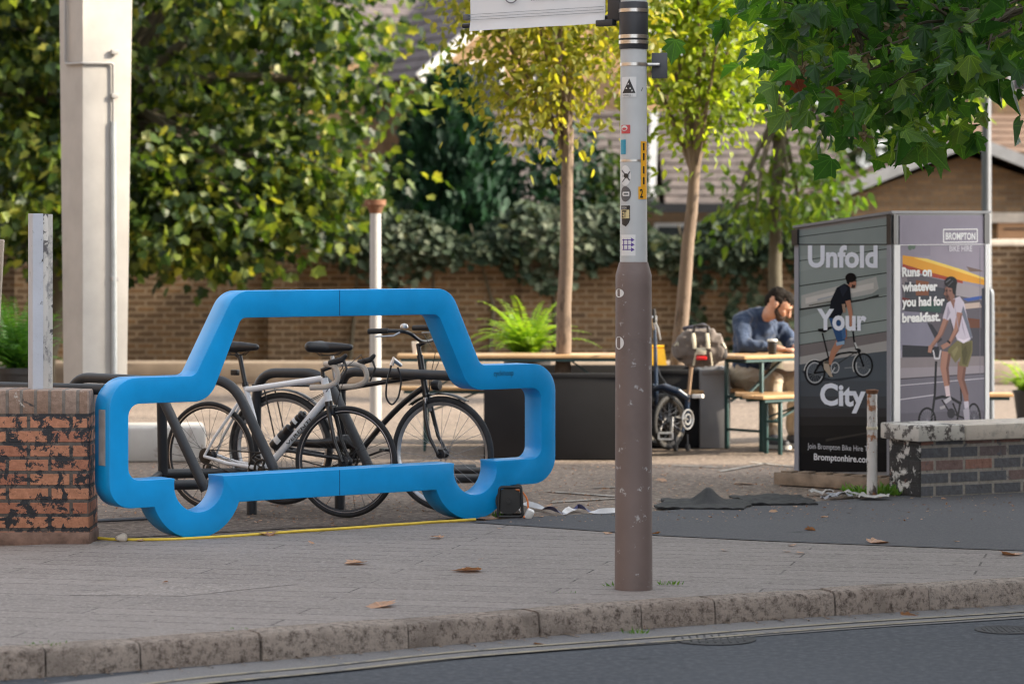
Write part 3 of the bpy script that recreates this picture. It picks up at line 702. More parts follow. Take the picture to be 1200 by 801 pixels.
n3 = 350; x3 = np.repeat(nr.uniform(2.1, 4.0, 14), 65)[:350] + nr.normal(size=350) * .05; pos3 = np.stack([x3, wy - .2 - .1 * nr.random(n3), nr.uniform(.15, 1.6, n3)], 1)
pos = np.concatenate([pos, pos2, pos3]); n = len(pos); dr = rdir(n); dr[:, 2] -= .8; dr[:, 1] -= .3; nm = rdir(n) * .6 + np.array([0, -.9, .5])
leaf_cloud('foliage', pos, dr, nm, nr.uniform(.07, .13, n), 'maple', L_ivy, iv)
# ferns
def fern(t, c, n, length, lm, lsz=.05, droop=1.0):
    P, D, Nn, Sz = [], [], [], []
    c = np.array(c)
    for k in range(n):
        a = rnd.uniform(0, 2 * math.pi); el = rnd.uniform(.5, 1.35); L = length * rnd.uniform(.65, 1.1); h = np.array([math.cos(a), math.sin(a), 0]); p = c.copy(); v = h * math.cos(el) + np.array([0, 0, math.sin(el)]); m_ = 26
        for i in range(m_):
            p = p + v * L / m_; v = v + np.array([0, 0, -droop * 1.9 / m_]) * (i / m_ + .25); v /= np.linalg.norm(v); s_ = np.cross(v, [0, 0, 1.]); s_ /= np.linalg.norm(s_) + 1e-6
            for sg in (-1, 1):
                P.append(p); D.append(s_ * sg + v * .45 + np.array([0, 0, -.15])); Nn.append(np.cross(s_, v) + nr.normal(size=3) * .2); Sz.append(lsz * (1.25 - i / m_) * L / length * 1.6 + .01)
    return leaf_cloud('fronds', np.array(P), np.array(D), np.array(Nn), np.array(Sz), 'lance', lm, t)
m_pot = M('black plastic pot', (.02, .02, .022), .45)
def pot(t, p, r_, h): MB().lathe([(r_ * .72, 0), (r_, h * .92), (r_ * 1.06, h * .92), (r_ * 1.06, h), (r_ * .9, h), (r_ * .88, h * .9), (.01, h * .9)], p, 24).build('pot', m_pot, t)
p = Vector((X(618, 24.0), 24.0, 0)); t = thing('potted_fern', 'bright green fern in a tall black pot behind the dark planter', 'plant', p); pot(t, p, .2, .74); fern(t, p + Vector((0, 0, .72)), 58, .62, L_fern)
p = Vector((X(22, 24.0), 24.0, 0)); t = thing('potted_fern', 'darker green fern in a black pot behind the brick pier', 'plant', p); pot(t, p, .22, .62); fern(t, p + Vector((0, 0, .60)), 46, .78, L_fern2, .06)
p = Vector((X(1204, 26.5), 26.5, 0)); t = thing('potted_fern', 'low light green fern beside the locker and above the capped wall', 'plant', p); pot(t, p, .13, .30); fern(t, p + Vector((0, 0, .29)), 24, .46, L_fern, .045)
# sycamore bough hanging into the picture, with its trunk beyond the edge
st = thing('sycamore_tree', 'dark leaved sycamore bough hanging over the locker', 'tree', (5.9, 16.6, 0))
reg = [(868, -60), (1260, -60), (1260, 60), (1215, 80), (1150, 95), (1120, 100), (1062, 158), (1000, 168), (962, 158), (925, 120), (905, 145), (872, 100)]
def inside(px, py):
    c_ = False
    for (x0, y0), (x1, y1) in zip(reg, reg[1:] + reg[:1]):
        if (y0 > py) != (y1 > py) and px < (x1 - x0) * (py - y0) / (y1 - y0) + x0: c_ = not c_
    return c_
cs = []
while len(cs) < 74:
    px, py = rnd.uniform(895, 1260), rnd.uniform(-60, 150)
    if inside(px - 28, py + 16): cs.append(W(px, py, rnd.uniform(14.6, 17.6)))
limbs = [W(880, 70, 15.6), W(960, 110, 15.2), W(930, 20, 16.5), W(1040, 120, 16.2), W(1100, 60, 15.0), W(1000, 10, 16.8), W(1180, 40, 16.0)]
mb = MB(); tb = Vector((5.9, 16.6, 0)); fork = Vector((5.7, 16.6, 3.6))
mb.tube([tb, tb + Vector((.03, 0, 1.2)), tb + Vector((-.05, 0, 2.4)), fork, fork + Vector((.1, .1, 2.2))], [.34, .26, .25, .22, .12], 14)
for q in limbs:
    m1 = fork.lerp(q, .45) + Vector((0, 0, .45)); c_ = [fork * (1 - u) ** 2 + m1 * 2 * u * (1 - u) + q * u * u for u in [i / 9 for i in range(10)]]; mb.tube(c_, [.07 - .064 * (i / 9) ** .6 for i in range(10)], 7)
for c_ in cs:
    q = min(limbs, key=lambda l: (l - c_).length); s_ = fork.lerp(q, rnd.uniform(.65, .95)) + Vector((0, 0, .12)); mb.tube([s_, s_.lerp(c_, .5) + Vector((0, 0, .06)), c_], [.012, .008, .003], 5)
mb.build('trunk', m_dbark, st)
pos, dr, nm, sz = cloud(np.array(cs), 21, (.18, .24, .13), .118, -.75, .7, svar=.5); leaf_cloud('crown', pos, dr, nm, sz, 'maple', L_syc, st, fold=.55, curl=.9)
up_ = in_ellipsoid(60, (5.6, 17.4, 5.2), (2.4, 2.2, 1.9)); pos, dr, nm, sz = cloud(up_, 22, .35, .22, -.6); leaf_cloud('crown', pos, dr, nm, sz, 'maple', L_syc, st)
P = [W(978, 102, 15), W(976, 114, 15), W(981, 108, 15.02), W(930, 88, 15), W(933, 94, 15.05)]; P = np.array([list(q) for q in P]); n = len(P)
leaf_cloud('dead_leaves', P, np.tile([.1, 0, -1.], (n, 1)) + nr.normal(size=(n, 3)) * .15, np.tile([0, -1., .2], (n, 1)) + nr.normal(size=(n, 3)) * .3, np.full(n, .085), 'maple', L_dead, st, fold=.9, curl=.4)
m_key = leafmat('seed key', [lin(120, 112, 84), lin(140, 122, 96)], .3, tcol=(1.2, 1.1, .8))
for px, py in [(1040, 32), (1052, 24), (1058, 40), (998, 58), (1010, 68), (1068, 60), (940, 80), (1000, 150), (1012, 156)]:
    c_ = W(px, py, 15.1); MB().tube([c_ + Vector((0, 0, .09)), c_], .003, 5).build('stalk', m_dbark, st); P = np.array([list(c_ + Vector((rnd.gauss(0, .016), rnd.gauss(0, .016), rnd.gauss(0, .016)))) for _ in range(12)])
    leaf_cloud('seed_keys', P, rdir(12) + np.array([0, 0, -.6]), rdir(12), np.full(12, .05), 'ovate', m_key, st)
# ------------------------------------------------------------------ brick pier, posts, white column
m_pier = brickmat('painted red brick', (.52, .245, .145), (.37, .15, .095), (.115, .10, .09), bw=.235, bh=.079, ms=.011, paint=(.026, .028, .033), pa=.525, pe=.03, ps=12, cling=.05, paint2=(.50, .44, .38), p2a=.70, p2s=7)
m_pier_t = brickmat('weathered soldier course', (.30, .20, .15), (.38, .31, .27), (.2, .18, .165), bw=.078, bh=4.0, ms=.010, off=0, paint=(.06, .055, .055), pa=.6, pe=.06, ps=7, paint2=(.48, .45, .42), p2a=.60, p2s=9)
pd = 15.72; px1 = X(104, pd); pz = ZZ(457, pd)
pr = thing('brick_pier', 'worn red brick pier with flaking black paint beside the car shaped rack', 'pier', (px1 - .45, pd + .17, 0))
MB().box((px1 - .45, pd + .17, (pz - .135) / 2 + .02), (.90, .34, pz - .135 + .04), bevel=.008).build('brickwork', m_pier, pr)
MB().box((px1 - .45, pd + .17, pz - .0675), (.906, .346, .135), bevel=.012).build('soldier_course', m_pier_t, pr)
MB().box((px1 - .45, pd + .165, .02), (.915, .36, .09), bevel=.015).build('footing', M('dirty mortar', (.17, .105, .08), .9, 0, .4, 14, .6, 60), pr)
m_bluegal = worn('blue grey peeling paint', (.50, .53, .60), (.26, .27, .30), .62, 18, .05, .6, third=(.09, .09, .10), a3=.64, s3=12)
m_peel = worn('peeling white paint', (.56, .54, .51), (.25, .245, .25), .49, 9, .08, .7, third=(.10, .095, .10), a3=.57, s3=11, stretch=(1, 1, .5))
d = pd + .13; xa, xb, xc = X(33, d), X(44.5, d), X(55.5, d); z1 = ZZ(250, d)
sp = thing('steel_post', 'peeling white square steel post standing on the brick pier', 'post', ((xa + xc) / 2, d, pz))
MB().box(((xa + xc) / 2 - .02, d + .05, (pz + z1) / 2 - .05), (xb - xa + .005, .10, z1 - pz + .1), rz=R(24)).build('web', m_bluegal, sp)
MB().box(((xb + xc) / 2, d + .03, (pz + z1) / 2 - .052), (xc - xb, .012, z1 - pz + .1), rz=R(24), bevel=.002).build('flange', m_peel, sp)
MB().box(((xa + xc) / 2 + .03, d + .09, (pz + z1) / 2 - .054), (.055, .09, z1 - pz + .1), rz=R(24)).build('web', m_peel, sp)
# small slanted timber end just inside the picture edge
mb = MB(); q = W(-6, 300, 17.0); mb.bar(q + Vector((-.04, 0, -1.2)), q + Vector((.03, 0, .1)), .05, .05, bevel=.006); tag(mb.build('timber_stake', M('grey timber', (.3, .25, .2), .85, 0, .3, 20, .3), loc=(q.x, q.y, 0)), 'grey timber stake at the picture edge behind the brick pier', 'stake')
# tapering white forecourt column
m_white = worn('white masonry paint', (.425, .40, .37), (.375, .35, .323), .66, 2.2, .2, .75, third=(.36, .34, .31), a3=.74, s3=5, bump=.1)
cd = 21.7; cx = X(97, cd) ; cth = R(33)
def colpt(i, z):
    sR = .335 + (z - 1.0) * .0135; sL = .30 + (z - 1.0) * .022
    rv = Vector((math.cos(cth), math.sin(cth), 0)); lv = Vector((-math.sin(cth), math.cos(cth), 0)); a = (0, 1, 1, 0)[i]; b = (0, 0, 1, 1)[i]
    return Vector((cx, cd, z)) + rv * sR * 1.12 * a + lv * sL * 1.22 * b
ct = thing('concrete_column', 'tall tapering white painted concrete column carrying a conduit', 'column', (cx, cd, 0))
mb = MB(); vs = [colpt(i, z) for z in (0, 5.6) for i in range(4)]; mb.add(vs, [(0, 1, 2, 3), (4, 5, 6, 7), (0, 1, 5, 4), (1, 2, 6, 5), (2, 3, 7, 6), (3, 0, 4, 7)]); mb.build('shaft', m_white, ct)
rv = Vector((math.cos(cth), math.sin(cth), 0)); lv = Vector((-math.sin(cth), math.cos(cth), 0)); nf = -lv; nl = -rv
m_cond = M('painted conduit', (.33, .315, .30), .55, 0, .1, 5)
zt, z74, z145 = ZZ(0, cd) + .5, ZZ(73, cd), ZZ(142, cd)
c0 = Vector((cx, cd, 0)); k1 = c0 + lv * .28 + nl * .02
k2 = c0 + rv * .245
path = arcpath([k1 + Vector((0, 0, zt)), k1 + Vector((0, 0, z74)), c0 + nl * .02 + nf * .02 + Vector((0, 0, z74 - .01)), k2 + nf * .022 + Vector((0, 0, z74)), k2 + nf * .02 + Vector((0, 0, z145 - .2))], .03, 4)
MB().tube(path, .011, 8).build('conduit', m_cond, ct)
MB().tube([k2 + nf * .02 + Vector((0, 0, z145)), k2 + nf * .02 + Vector((.01, 0, .2))], .022, 10).build('conduit_sleeve', M('grey conduit sleeve', (.42, .44, .44), .5), ct)
for zz in (z145 + .2, ZZ(327, cd), ZZ(60, cd)):
    MB().box(k2 + nf * .02 + Vector((.01, 0, zz)), (.06, .03, .035), rz=cth, bevel=.004).build('clip', m_cond, ct)
mb = MB(); q = G(176, 541); mb.box((q.x - .12, q.y + .30, .13), (1.0, .6, .27), rz=R(8), bevel=.03); tag(mb.build('kerb_block', worn('chalky white kerb paint', (.40, .39, .375), (.24, .21, .19), .58, 5, .06, .8), loc=(q.x, q.y + .3, 0)), 'white painted kerb block at the foot of the white column', 'kerb block')
# rusty white pole in the middle distance
m_rust = worn('rusty white paint', (.66, .65, .64), (.26, .115, .05), .60, 6, .06, .7, third=(.16, .07, .035), a3=.69, s3=14, stretch=(1, 1, .4))
m_rustc = worn('rust', (.18, .08, .04), (.36, .24, .16), .55, 14, .1, .9)
d = 27.0; x = X(440, d)
t = thing('old_sign_pole', 'old white steel pole with a rusty flanged top behind the car shaped rack', 'pole', (x, d, 0))
MB().cyl((x, d, 0), (x, d, ZZ(243, d)), .055, .052, 18).build('shaft', worn('chalky rusty pole paint', (.42, .41, .40), (.30, .19, .13), .60, 4, .08, .7, third=(.2, .1, .05), a3=.75, s3=9), t)
MB().lathe([(.055, ZZ(250, d)), (.075, ZZ(243, d)), (.1, ZZ(240, d)), (.1, ZZ(234, d)), (.05, ZZ(234, d))], (x, d, 0), 18).build('flange', m_rustc, t)
# grey column behind the locker
d = 31.0; x = X(1156, d); m_galv = M('weathered grey paint', (.09, .097, .108), .5, .1, .12, 3)
t = thing('lighting_column', 'slim grey lighting column rising behind the locker', 'pole', (x, d, 0))
MB().lathe([(.085, 0), (.085, 1.0), (.055, 1.06), (.045, 5.5)], (x, d, 0), 18).build('shaft', m_galv, t)
MB().box((x - .04, d - .085, .55), (.07, .012, .5), rz=R(-12), bevel=.003).build('access_door', m_galv, t)
d = 25.0; x = X(1161, d); mb = MB(); mb.tube(arcpath([(x - .35, d + .3, 0), (x - .35, d + .3, ZZ(338, d)), (x, d, ZZ(338, d)), (x, d, 0)], .06, 5), .03, 12)
tag(mb.build('cycle_stand', M('pale blue grey steel', (.14, .16, .185), .5, .1, .1, 4), loc=(x, d, 0)), 'pale steel cycle hoop showing beside the locker edge', 'cycle stand')

# ------------------------------------------------------------------ car shaped cycle rack
A_, B_ = G(212, 632), G(545, 609); CU = (B_ - A_).normalized(); CN = Vector((CU.y, -CU.x, 0)); s = 1.054; DEP = .175
CYAW = math.atan2(CU.y, CU.x)
def car_uz(px, py, off=0.0):
    k = (px - 600) / F; o = A_ + CN * off; u = (k * o.y - o.x) / (CU.x - k * CU.y); y = o.y + u * CU.y; return u, EYE - (py - HZ) / F * y
def arc(cx_, cz, r_, half_, n=26):   # lower arc from +half to -half, clockwise below
    a0 = -math.acos(half_ / r_) if True else 0
    # intersection heights above/below the centre are decided by the caller
    return [(cx_ + r_ * math.cos(a), cz + r_ * math.sin(a)) for a in np.linspace(a0, -math.pi - a0, n)]
def arc2(cx_, cz, r_, half_, zj, n=26):
    a0 = math.atan2(zj - cz, half_); return [(cx_ + r_ * math.cos(a), cz + r_ * math.sin(a)) for a in np.linspace(a0, -math.pi - a0, n)]
m_blue = worn('gloss blue paint', (.001, .33, .78), (.002, .29, .70), .62, 3, .3, .36, third=(.10, .36, .72), a3=.765, s3=26, bump=.02)
m_grey = M('anthracite powder coat', (.024, .027, .032), .5, 0, .12, 12, .15, 200)
m_blk = M('black paint', (.012, .012, .014), .38, 0, .1, 10)
m_silver = M('brushed metal', (.55, .55, .56), .35, .9, .12, 20)
rack = thing('cycle_rack', 'bright blue car shaped cycle rack outline with dark tube hoops', 'cycle rack', (A_ + CU * 1.1), CYAW)
def outline(pts, rad, arcs):
    poly = []; rr = []
    for p, r_ in zip(pts, rad):
        if isinstance(p, list): poly += p; rr += [0] * len(p)
        else: poly.append(p); rr.append(r_)
    return fillet(poly, rr, 9)
wl, wr = .10 * s, 1.905 * s
outer = outline([(.335 * s, 1.39), (1.744 * s, 1.39), (1.955 * s, .925), (2.487 * s, .925), (2.487 * s, .192), arc2(wr, .29, .29, .272, .192), arc2(wl, .29, .29, .272, .192), (-.425 * s, .192), (-.425 * s, .915), (.087 * s, .915)],
                [.15, .15, .06, .17, .17, 0, 0, .17, .17, .06], None)
innr = outline([(.372 * s, 1.236), (1.66 * s, 1.236), (1.875 * s, .777), (2.384 * s, .777), (2.384 * s, .345), arc2(wr + .012, .307, .1586, .154, .345), arc2(wl + .012, .307, .1586, .154, .345), (-.312 * s, .345), (-.312 * s, .77), (.176 * s, .77)],
               [.05, .06, .15, .07, .07, 0, 0, .07, .07, .15], None)
bm = bmesh.new()
def loop(poly, off): 
    vs = [bm.verts.new(A_ + CU * u + Vector((0, 0, max(z, .002))) - CN * off) for u, z in poly]; return vs
fo, fi, bo, bi = loop(outer, 0), loop(innr, 0), loop(outer, DEP), loop(innr, DEP)
for lo_, li_ in ((fo, fi), (bo, bi)):
    eds = [bm.edges.new((L[i - 1], L[i])) for L in (lo_, li_) for i in range(len(L))]
    bmesh.ops.triangle_fill(bm, use_beauty=True, use_dissolve=False, edges=eds)
rim_e = []
for L, K in ((fo, bo), (fi, bi)):
    for i in range(len(L)): bm.faces.new((L[i - 1], L[i], K[i], K[i - 1]))
bmesh.ops.recalc_face_normals(bm, faces=bm.faces); bm.normal_update()
es = [e for e in bm.edges if len(e.link_faces) == 2 and e.link_faces[0].normal.angle(e.link_faces[1].normal) > R(65)]
bmesh.ops.bevel(bm, geom=es, offset=.005, segments=2, affect='EDGES', profile=.5, clamp_overlap=True)
bm.verts.index_update(); mb = MB(); mb.add([v.co.copy() for v in bm.verts], [[v.index for v in f.verts] for f in bm.faces]); bm.free()
frame = mb.build('car_frame', m_blue, rack, smooth=35)
def onface(u, z, off=.0015): return A_ + CU * u + CN * off + Vector((0, 0, z))
mb = MB(); u0, zz = car_uz(578.5, 440.3); u1, _ = car_uz(601.5, 440.3); zc = car_uz(590, 435.6)[1] - zz
put_text(mb, 'cyclehoop', onface, u0, u1, zz, zc * 1.45, .0); mb.build('logo', m_blk, frame, smooth=0)
mb = MB(); uj = car_uz(398, 570)[0]
for z0, z1 in ((.196, .342), (1.24, 1.386)):
    mb.prism([(uj - .0018, z0), (uj + .0018, z0), (uj + .0018, z1), (uj - .0018, z1)], A_ + CN * -.003, CU, (0, 0, 1), CN, .0042)
mb.build('joint_seam', M('dark blue seam', (.004, .05, .15), .6), frame, smooth=0)  # dark blue strips marking the joints of the frame
mb = MB(); mb.box(A_ + CU * (-.425 * s - .001) - CN * .085 + Vector((0, 0, .585)), (.004, .075, .31), rz=CYAW); mb.build('reflector_plate', M('dull silver plate', (.42, .42, .44), .45, .4, .2, 12), frame)
# hoops, rails, feet
tr_ = .031
def hoop(pts, name='hoop', r_=tr_, rad=.14): return MB().tube(arcpath([W(*p) if isinstance(p, tuple) else p for p in pts], rad, 7), r_, 14).build(name, m_grey, rack)
hoop([(60, 600, 17.3), (84, 441.5, 17.5), (181, 446, 17.0), (237, 566, 16.75), (241, 574, 16.75)], rad=.16)
hoop([(191, 556, 17.45), (189, 443, 17.35), (272, 444.5, 17.1), (322, 551, 16.9), (331, 570, 16.95)], rad=.16)
hoop([(300, 560, 18.2), (301, 436.5, 18.1), (381, 437, 17.75), (432, 546, 17.5), (440, 562, 17.5)], rad=.17)
bk = A_ + CU * 2.1 - CN * DEP
hoop([(402, 560, 18.3), (399, 434.5, 18.1), Vector((bk.x, bk.y, .85))], rad=.15)
ek = A_ + CU * (-.36 * s) - CN * DEP
hoop([(-75, 600, 16.6), (-70, 452, 16.6), Vector((ek.x, ek.y, .845))], rad=.12)
rA, rB = W(187, 555, 17.45), W(556, 549, 18.5)
MB().tube([rA, rB], .03, 14).build('rail', m_grey, rack)
r2A, r2B = W(203, 568, 17.1), W(560, 560, 18.1)
MB().tube([r2A, r2B], .03, 14).build('rail', m_grey, rack)
for px, py in ((295, 602), (398, 596)):
    q = G(px, py); MB().cyl(q, q + Vector((0, 0, .24)), .032, .032, 14).build('foot', m_grey, rack)
for u in (-.2, 1.2, 2.3):
    p = A_ + CU * u * s - CN * (DEP - .002) + Vector((0, 0, .26)); f_ = min(((rA.lerp(rB, k / 20)) for k in range(21)), key=lambda q: abs((q - p).dot(CU))); MB().tube([p, f_], .022, 10).build('bracket', m_grey, rack)

# ------------------------------------------------------------------ bicycles
m_tyre = M('tyre rubber', (.018, .018, .019), .75, 0, .2, 30, .3, 150)
m_tyreg = M('dusty tyre rubber', (.032, .032, .034), .8, 0, .25, 25, .3, 150)
m_rimd = M('black rim', (.03, .03, .033), .35, .3); m_rims = M('silver rim', (.60, .60, .61), .3, .85); m_spk = M('spoke steel', (.35, .35, .36), .35, .9)
m_bspk = M('black spoke', (.03, .03, .032), .4, .4)
m_fwhite = M('white bicycle paint', (.80, .80, .81), .35, 0, .03, 14)
m_fblk = M('satin black frame', (.013, .013, .015), .3, .1, .15, 12, coat=.2)
m_chain = M('oily chain', (.055, .05, .045), .45, .7, .3, 60)
m_sad = M('black saddle vinyl', (.014, .014, .016), .42, 0, .2, 10)
m_tape = M('beige bar tape', (.50, .43, .36), .75, 0, .12, 30, .4, 90)
m_hood = M('black rubber hood', (.014, .014, .015), .6)
m_lbl = M('white lettering', (.72, .72, .72), .5, 0, .02)
def xf(mb, mt):
    if mt is not None: mb.v = [tuple(mt @ Vector(p)) for p in mb.v]
    return mb
def wheel(parent, c, Rr, tr, m_rim, m_sp, mt=None, n=28, m_t=None, hub=.02, strip=None):
    c = Vector(c); mb = MB(); Ri = Rr - 2 * tr - .012
    mb.cyl(c + Vector((0, -.05, 0)), c + Vector((0, .05, 0)), .009, .009, 12); mb.lathe([(hub * .6, -.035), (hub * 1.5, -.032), (hub * 1.5, -.027), (hub, -.022), (hub, .022), (hub * 1.5, .027), (hub * 1.5, .032), (hub * .6, .035)], c, 16, axis=(0, 1, 0))
    for k in range(n):
        a = 2 * math.pi * k / n; sd_ = 1 if k % 2 else -1; a2 = a + (1.35 if (k // 2) % 2 else -1.35)
        mb.tube([c + Vector((math.cos(a2) * hub * 1.4, sd_ * .03, math.sin(a2) * hub * 1.4)), c + Vector((math.cos(a) * Ri, 0, math.sin(a) * Ri))], .0013, 4, m=1, cap=False)
    w_ = xf(mb, mt).build('wheel', [m_rimd, m_sp], parent, local=True)
    mb = MB(); prof = [(Rr - 2 * tr + .006, -.011), (Rr - 2 * tr + .006, .011), (Ri + .004, .009), (Ri - .006, 0), (Ri + .004, -.009)]
    vs = []; fs = []; sg = 64; k_ = len(prof)
    for i in range(sg):
        a = 2 * math.pi * i / sg
        for r_, y_ in prof: vs.append(c + Vector((math.cos(a) * r_, y_, math.sin(a) * r_)))
    for i in range(sg):
        for j in range(k_): fs.append((i * k_ + j, ((i + 1) % sg) * k_ + j, ((i + 1) % sg) * k_ + (j + 1) % k_, i * k_ + (j + 1) % k_))
    mb.add(vs, fs); xf(mb, mt).build('rim', m_rim, w_, local=True)
    mb = MB(); mb.torus(c, (0, 1, 0), Rr - tr, tr, 72, 12); xf(mb, mt).build('tyre', m_t or m_tyre, w_, local=True)
    return w_
def crank(parent, bb, r_ring, L, ang, side=-1, guard=False):
    bb = Vector(bb); mb = MB(); mb.torus(bb + Vector((0, side * .045, 0)), (0, 1, 0), r_ring, .006, 40, 6); mb.torus(bb + Vector((0, side * .05, 0)), (0, 1, 0), r_ring * .55, .008, 24, 6)
    mb.cyl(bb + Vector((0, -.07, 0)), bb + Vector((0, .07, 0)), .018, .018, 14)
    for k in range(5):
        a = 2 * math.pi * k / 5; mb.bar(bb + Vector((0, side * .047, 0)), bb + Vector((math.cos(a) * r_ring, side * .047, math.sin(a) * r_ring)), .016, .006)
    for sd_ in (-1, 1):
        a = ang + (0 if sd_ == side else math.pi); e = bb + Vector((math.cos(a) * L, sd_ * .085, math.sin(a) * L)); mb.bar(bb + Vector((0, sd_ * .075, 0)), e, .022, .013, bevel=.003)
    c_ = mb.build('crankset', m_chain, parent, local=True)
    for sd_ in (-1, 1):
        a = ang + (0 if sd_ == side else math.pi); e = bb + Vector((math.cos(a) * L, sd_ * .085, math.sin(a) * L)); mb = MB()
        mb.cyl(e, e + Vector((0, sd_ * .1, 0)), .006, .006, 8); mb.box(e + Vector((0, sd_ * .055, 0)), (.075, .075, .018), bevel=.004); mb.build('pedal', m_blk, c_, local=True)
    return c_
def chain(parent, rh, bb, r1, r2, side=-1):
    rh, bb = Vector(rh), Vector(bb); y = side * .045; pts = []
    for k in range(9): a = math.pi / 2 + math.pi * k / 8; pts.append(rh + Vector((math.cos(a) * r1, y, math.sin(a) * r1)))
    for k in range(9): a = -math.pi / 2 + math.pi * k / 8; pts.append(bb + Vector((math.cos(a) * r2, y, math.sin(a) * r2)))
    return MB().tube(pts, .0045, 6, closed=True).build('chain', m_chain, parent, local=True)
def saddle(parent, c, L, wd, mat, tilt=0.0):
    c = Vector(c); t_ = lambda x, y, z: c + Vector((x, y, z + x * tilt))
    caps = [(t_(L * .55, 0, 0), t_(L * .1, 0, .004), .022, .034), (t_(L * .1, 0, .002), t_(-L * .32, 0, .01), .034, .04)]
    for sd_ in (-1, 1): caps += [(t_(0, 0, 0), t_(-L * .36, sd_ * (wd / 2 - .03), .012), .034, .038), (t_(-L * .36, sd_ * (wd / 2 - .03), .012), t_(-L * .4, 0, .01), .037, .036)]
    s_ = organic('saddle', caps, mat, parent, .008)
    mb = MB()
    for sd_ in (-.02, .02): mb.tube([t_(L * .4, sd_ * .4, -.01), t_(L * .2, sd_, -.045), t_(-L * .2, sd_, -.045), t_(-L * .35, sd_ * 1.6, -.01)], .0035, 6)
    mb.build('saddle_rail', m_chain, s_, local=True); return s_
def steer(head_lo, head_hi, ang):
    a, b = Vector(head_lo), Vector(head_hi); return Matrix.Translation(a) @ Matrix.Rotation(ang, 4, (b - a).normalized()) @ Matrix.Translation(-a)
# --- white road bicycle
wr_, wf_ = G(246, 597), G(405, 606)
ang = math.atan2((wf_ - wr_).y, (wf_ - wr_).x); sc_ = 1.0
b1 = thing('road_bicycle', 'white drop handlebar racing bicycle with two black bottles in the blue rack', 'bicycle', wr_, ang)
WB = (wf_ - wr_).length; kx = WB / 1.0
Rw = .338; RH, FH, BB = (0, 0, Rw), (1.0 * kx, 0, Rw), (.425 * kx, 0, .275); ST, HT, HB = (.275 * kx, 0, .755), (.845 * kx, 0, .84), (.878 * kx, 0, .70)
sm_ = steer(HB, HT, R(9))
mb = MB(); mb.tube([ST, HT], [.0185, .019], 14); mb.tube([HT, HB], .0235, 14); mb.tube([Vector(HB).lerp(Vector(HT), .2), BB], [.0235, .021], 14); mb.tube([BB, ST, Vector(ST) + Vector((-.01, 0, .03))], [.0175, .0175, .018], 14)
mb.cyl(Vector(BB) + Vector((0, -.04, 0)), Vector(BB) + Vector((0, .04, 0)), .024, .024, 16)
for sd_ in (-1, 1):
    mb.tube([Vector(ST) + Vector((-.01, sd_ * .012, -.03)), (.07 * kx, sd_ * .045, .46), Vector(RH) + Vector((0, sd_ * .062, 0))], [.010, .009, .008], 10)
    mb.tube([Vector(BB) + Vector((-.02, sd_ * .03, 0)), (.16 * kx, sd_ * .05, .30), Vector(RH) + Vector((0, sd_ * .062, 0))], [.014, .012, .010], 10)
fr1 = mb.build('frame', m_fwhite, b1, local=True)
dt0, dt1 = Vector(BB).lerp(Vector(HB), .36), Vector(BB).lerp(Vector(HB), .74); dv = (dt1 - dt0).normalized(); upv = Vector((-dv.z, 0, dv.x))
mb = MB(); put_text(mb, 'VERENTI', lambda u, v: dt0 + dv * u + upv * (v - .010) + Vector((0, -.0245 + (abs(v - .010) * .25), 0)), 0, (dt1 - dt0).length, 0, .02, .01); mb.build('lettering', m_blk, fr1, local=True, smooth=0)
mb = MB()
for sd_ in (-1, 1): mb.tube([Vector(HB) + Vector((.008, sd_ * .02, -.035)), (.91 * kx, sd_ * .048, .60), (.945 * kx, sd_ * .052, .46), Vector(FH) + Vector((0, sd_ * .055, 0))], [.015, .014, .012, .009], 10)
mb.tube([HB, Vector(HB) + Vector((.01, 0, -.045))], .024, 12); mb.box(Vector(HB) + Vector((.035, 0, -.05)), (.03, .07, .06), bevel=.008)
xf(mb, sm_).build('fork', m_fblk, b1, local=True)
wheel(b1, RH, Rw, .0135, m_rimd, m_bspk); wheel(b1, FH, Rw, .0135, m_rimd, m_bspk, sm_)
for c_, mt in ((RH, None), (FH, sm_)):   # bright brake track
    mb = MB(); mb.torus(c_, (0, 1, 0), Rw - .0315, .0042, 64, 6, sq=2.8); xf(mb, mt).build('rim', m_rims, b1.children[-1] if mt is not None else b1.children[-2], local=True)
mb = MB(); mb.lathe([(.02, -.05), (.05, -.048), (.044, -.042), (.036, -.036), (.03, -.03), (.018, -.028)], RH, 24, axis=(0, 1, 0)); mb.build('cassette', m_chain, b1, local=True)
mb = MB(); mb.box((.02, -.06, .24), (.03, .02, .10), rot=Euler((0, .4, 0)).to_quaternion(), bevel=.004); mb.torus((.03, -.055, .20), (0, 1, 0), .02, .006, 16, 6); mb.torus((.012, -.055, .27), (0, 1, 0), .02, .006, 16, 6); mb.build('derailleur', m_chain, b1, local=True)
crank(b1, BB, .1, .17, R(-20)); chain(b1, RH, BB, .04, .1)
mb = MB(); mb.tube([Vector(ST) + Vector((-.006, 0, .02)), (.225 * kx, 0, .965)], .0145, 14); mb.cyl(Vector(ST) + Vector((-.006, 0, .02)), Vector(ST) + Vector((-.012, 0, .045)), .021, .021, 14); mb.tube([(.225 * kx, 0, .955), (.195 * kx, 0, .975)], .013, 10); mb.build('seatpost', m_fblk, b1, local=True)
mb = MB(); mb.box((.19 * kx, 0, .86), (.05, .035, .035), bevel=.006); mb.build('rear_light', m_blk, b1, local=True)
s_ = saddle(b1, (.20 * kx, 0, 1.015), .27, .14, m_sad, .03)
mb = MB(); mb.box((.165 * kx, -.05, 1.03), (.035, .045, .03), rz=R(12), bevel=.006); mb.build('saddle_patch', m_lbl, s_, local=True)
hz_ = .925; bx = .925 * kx
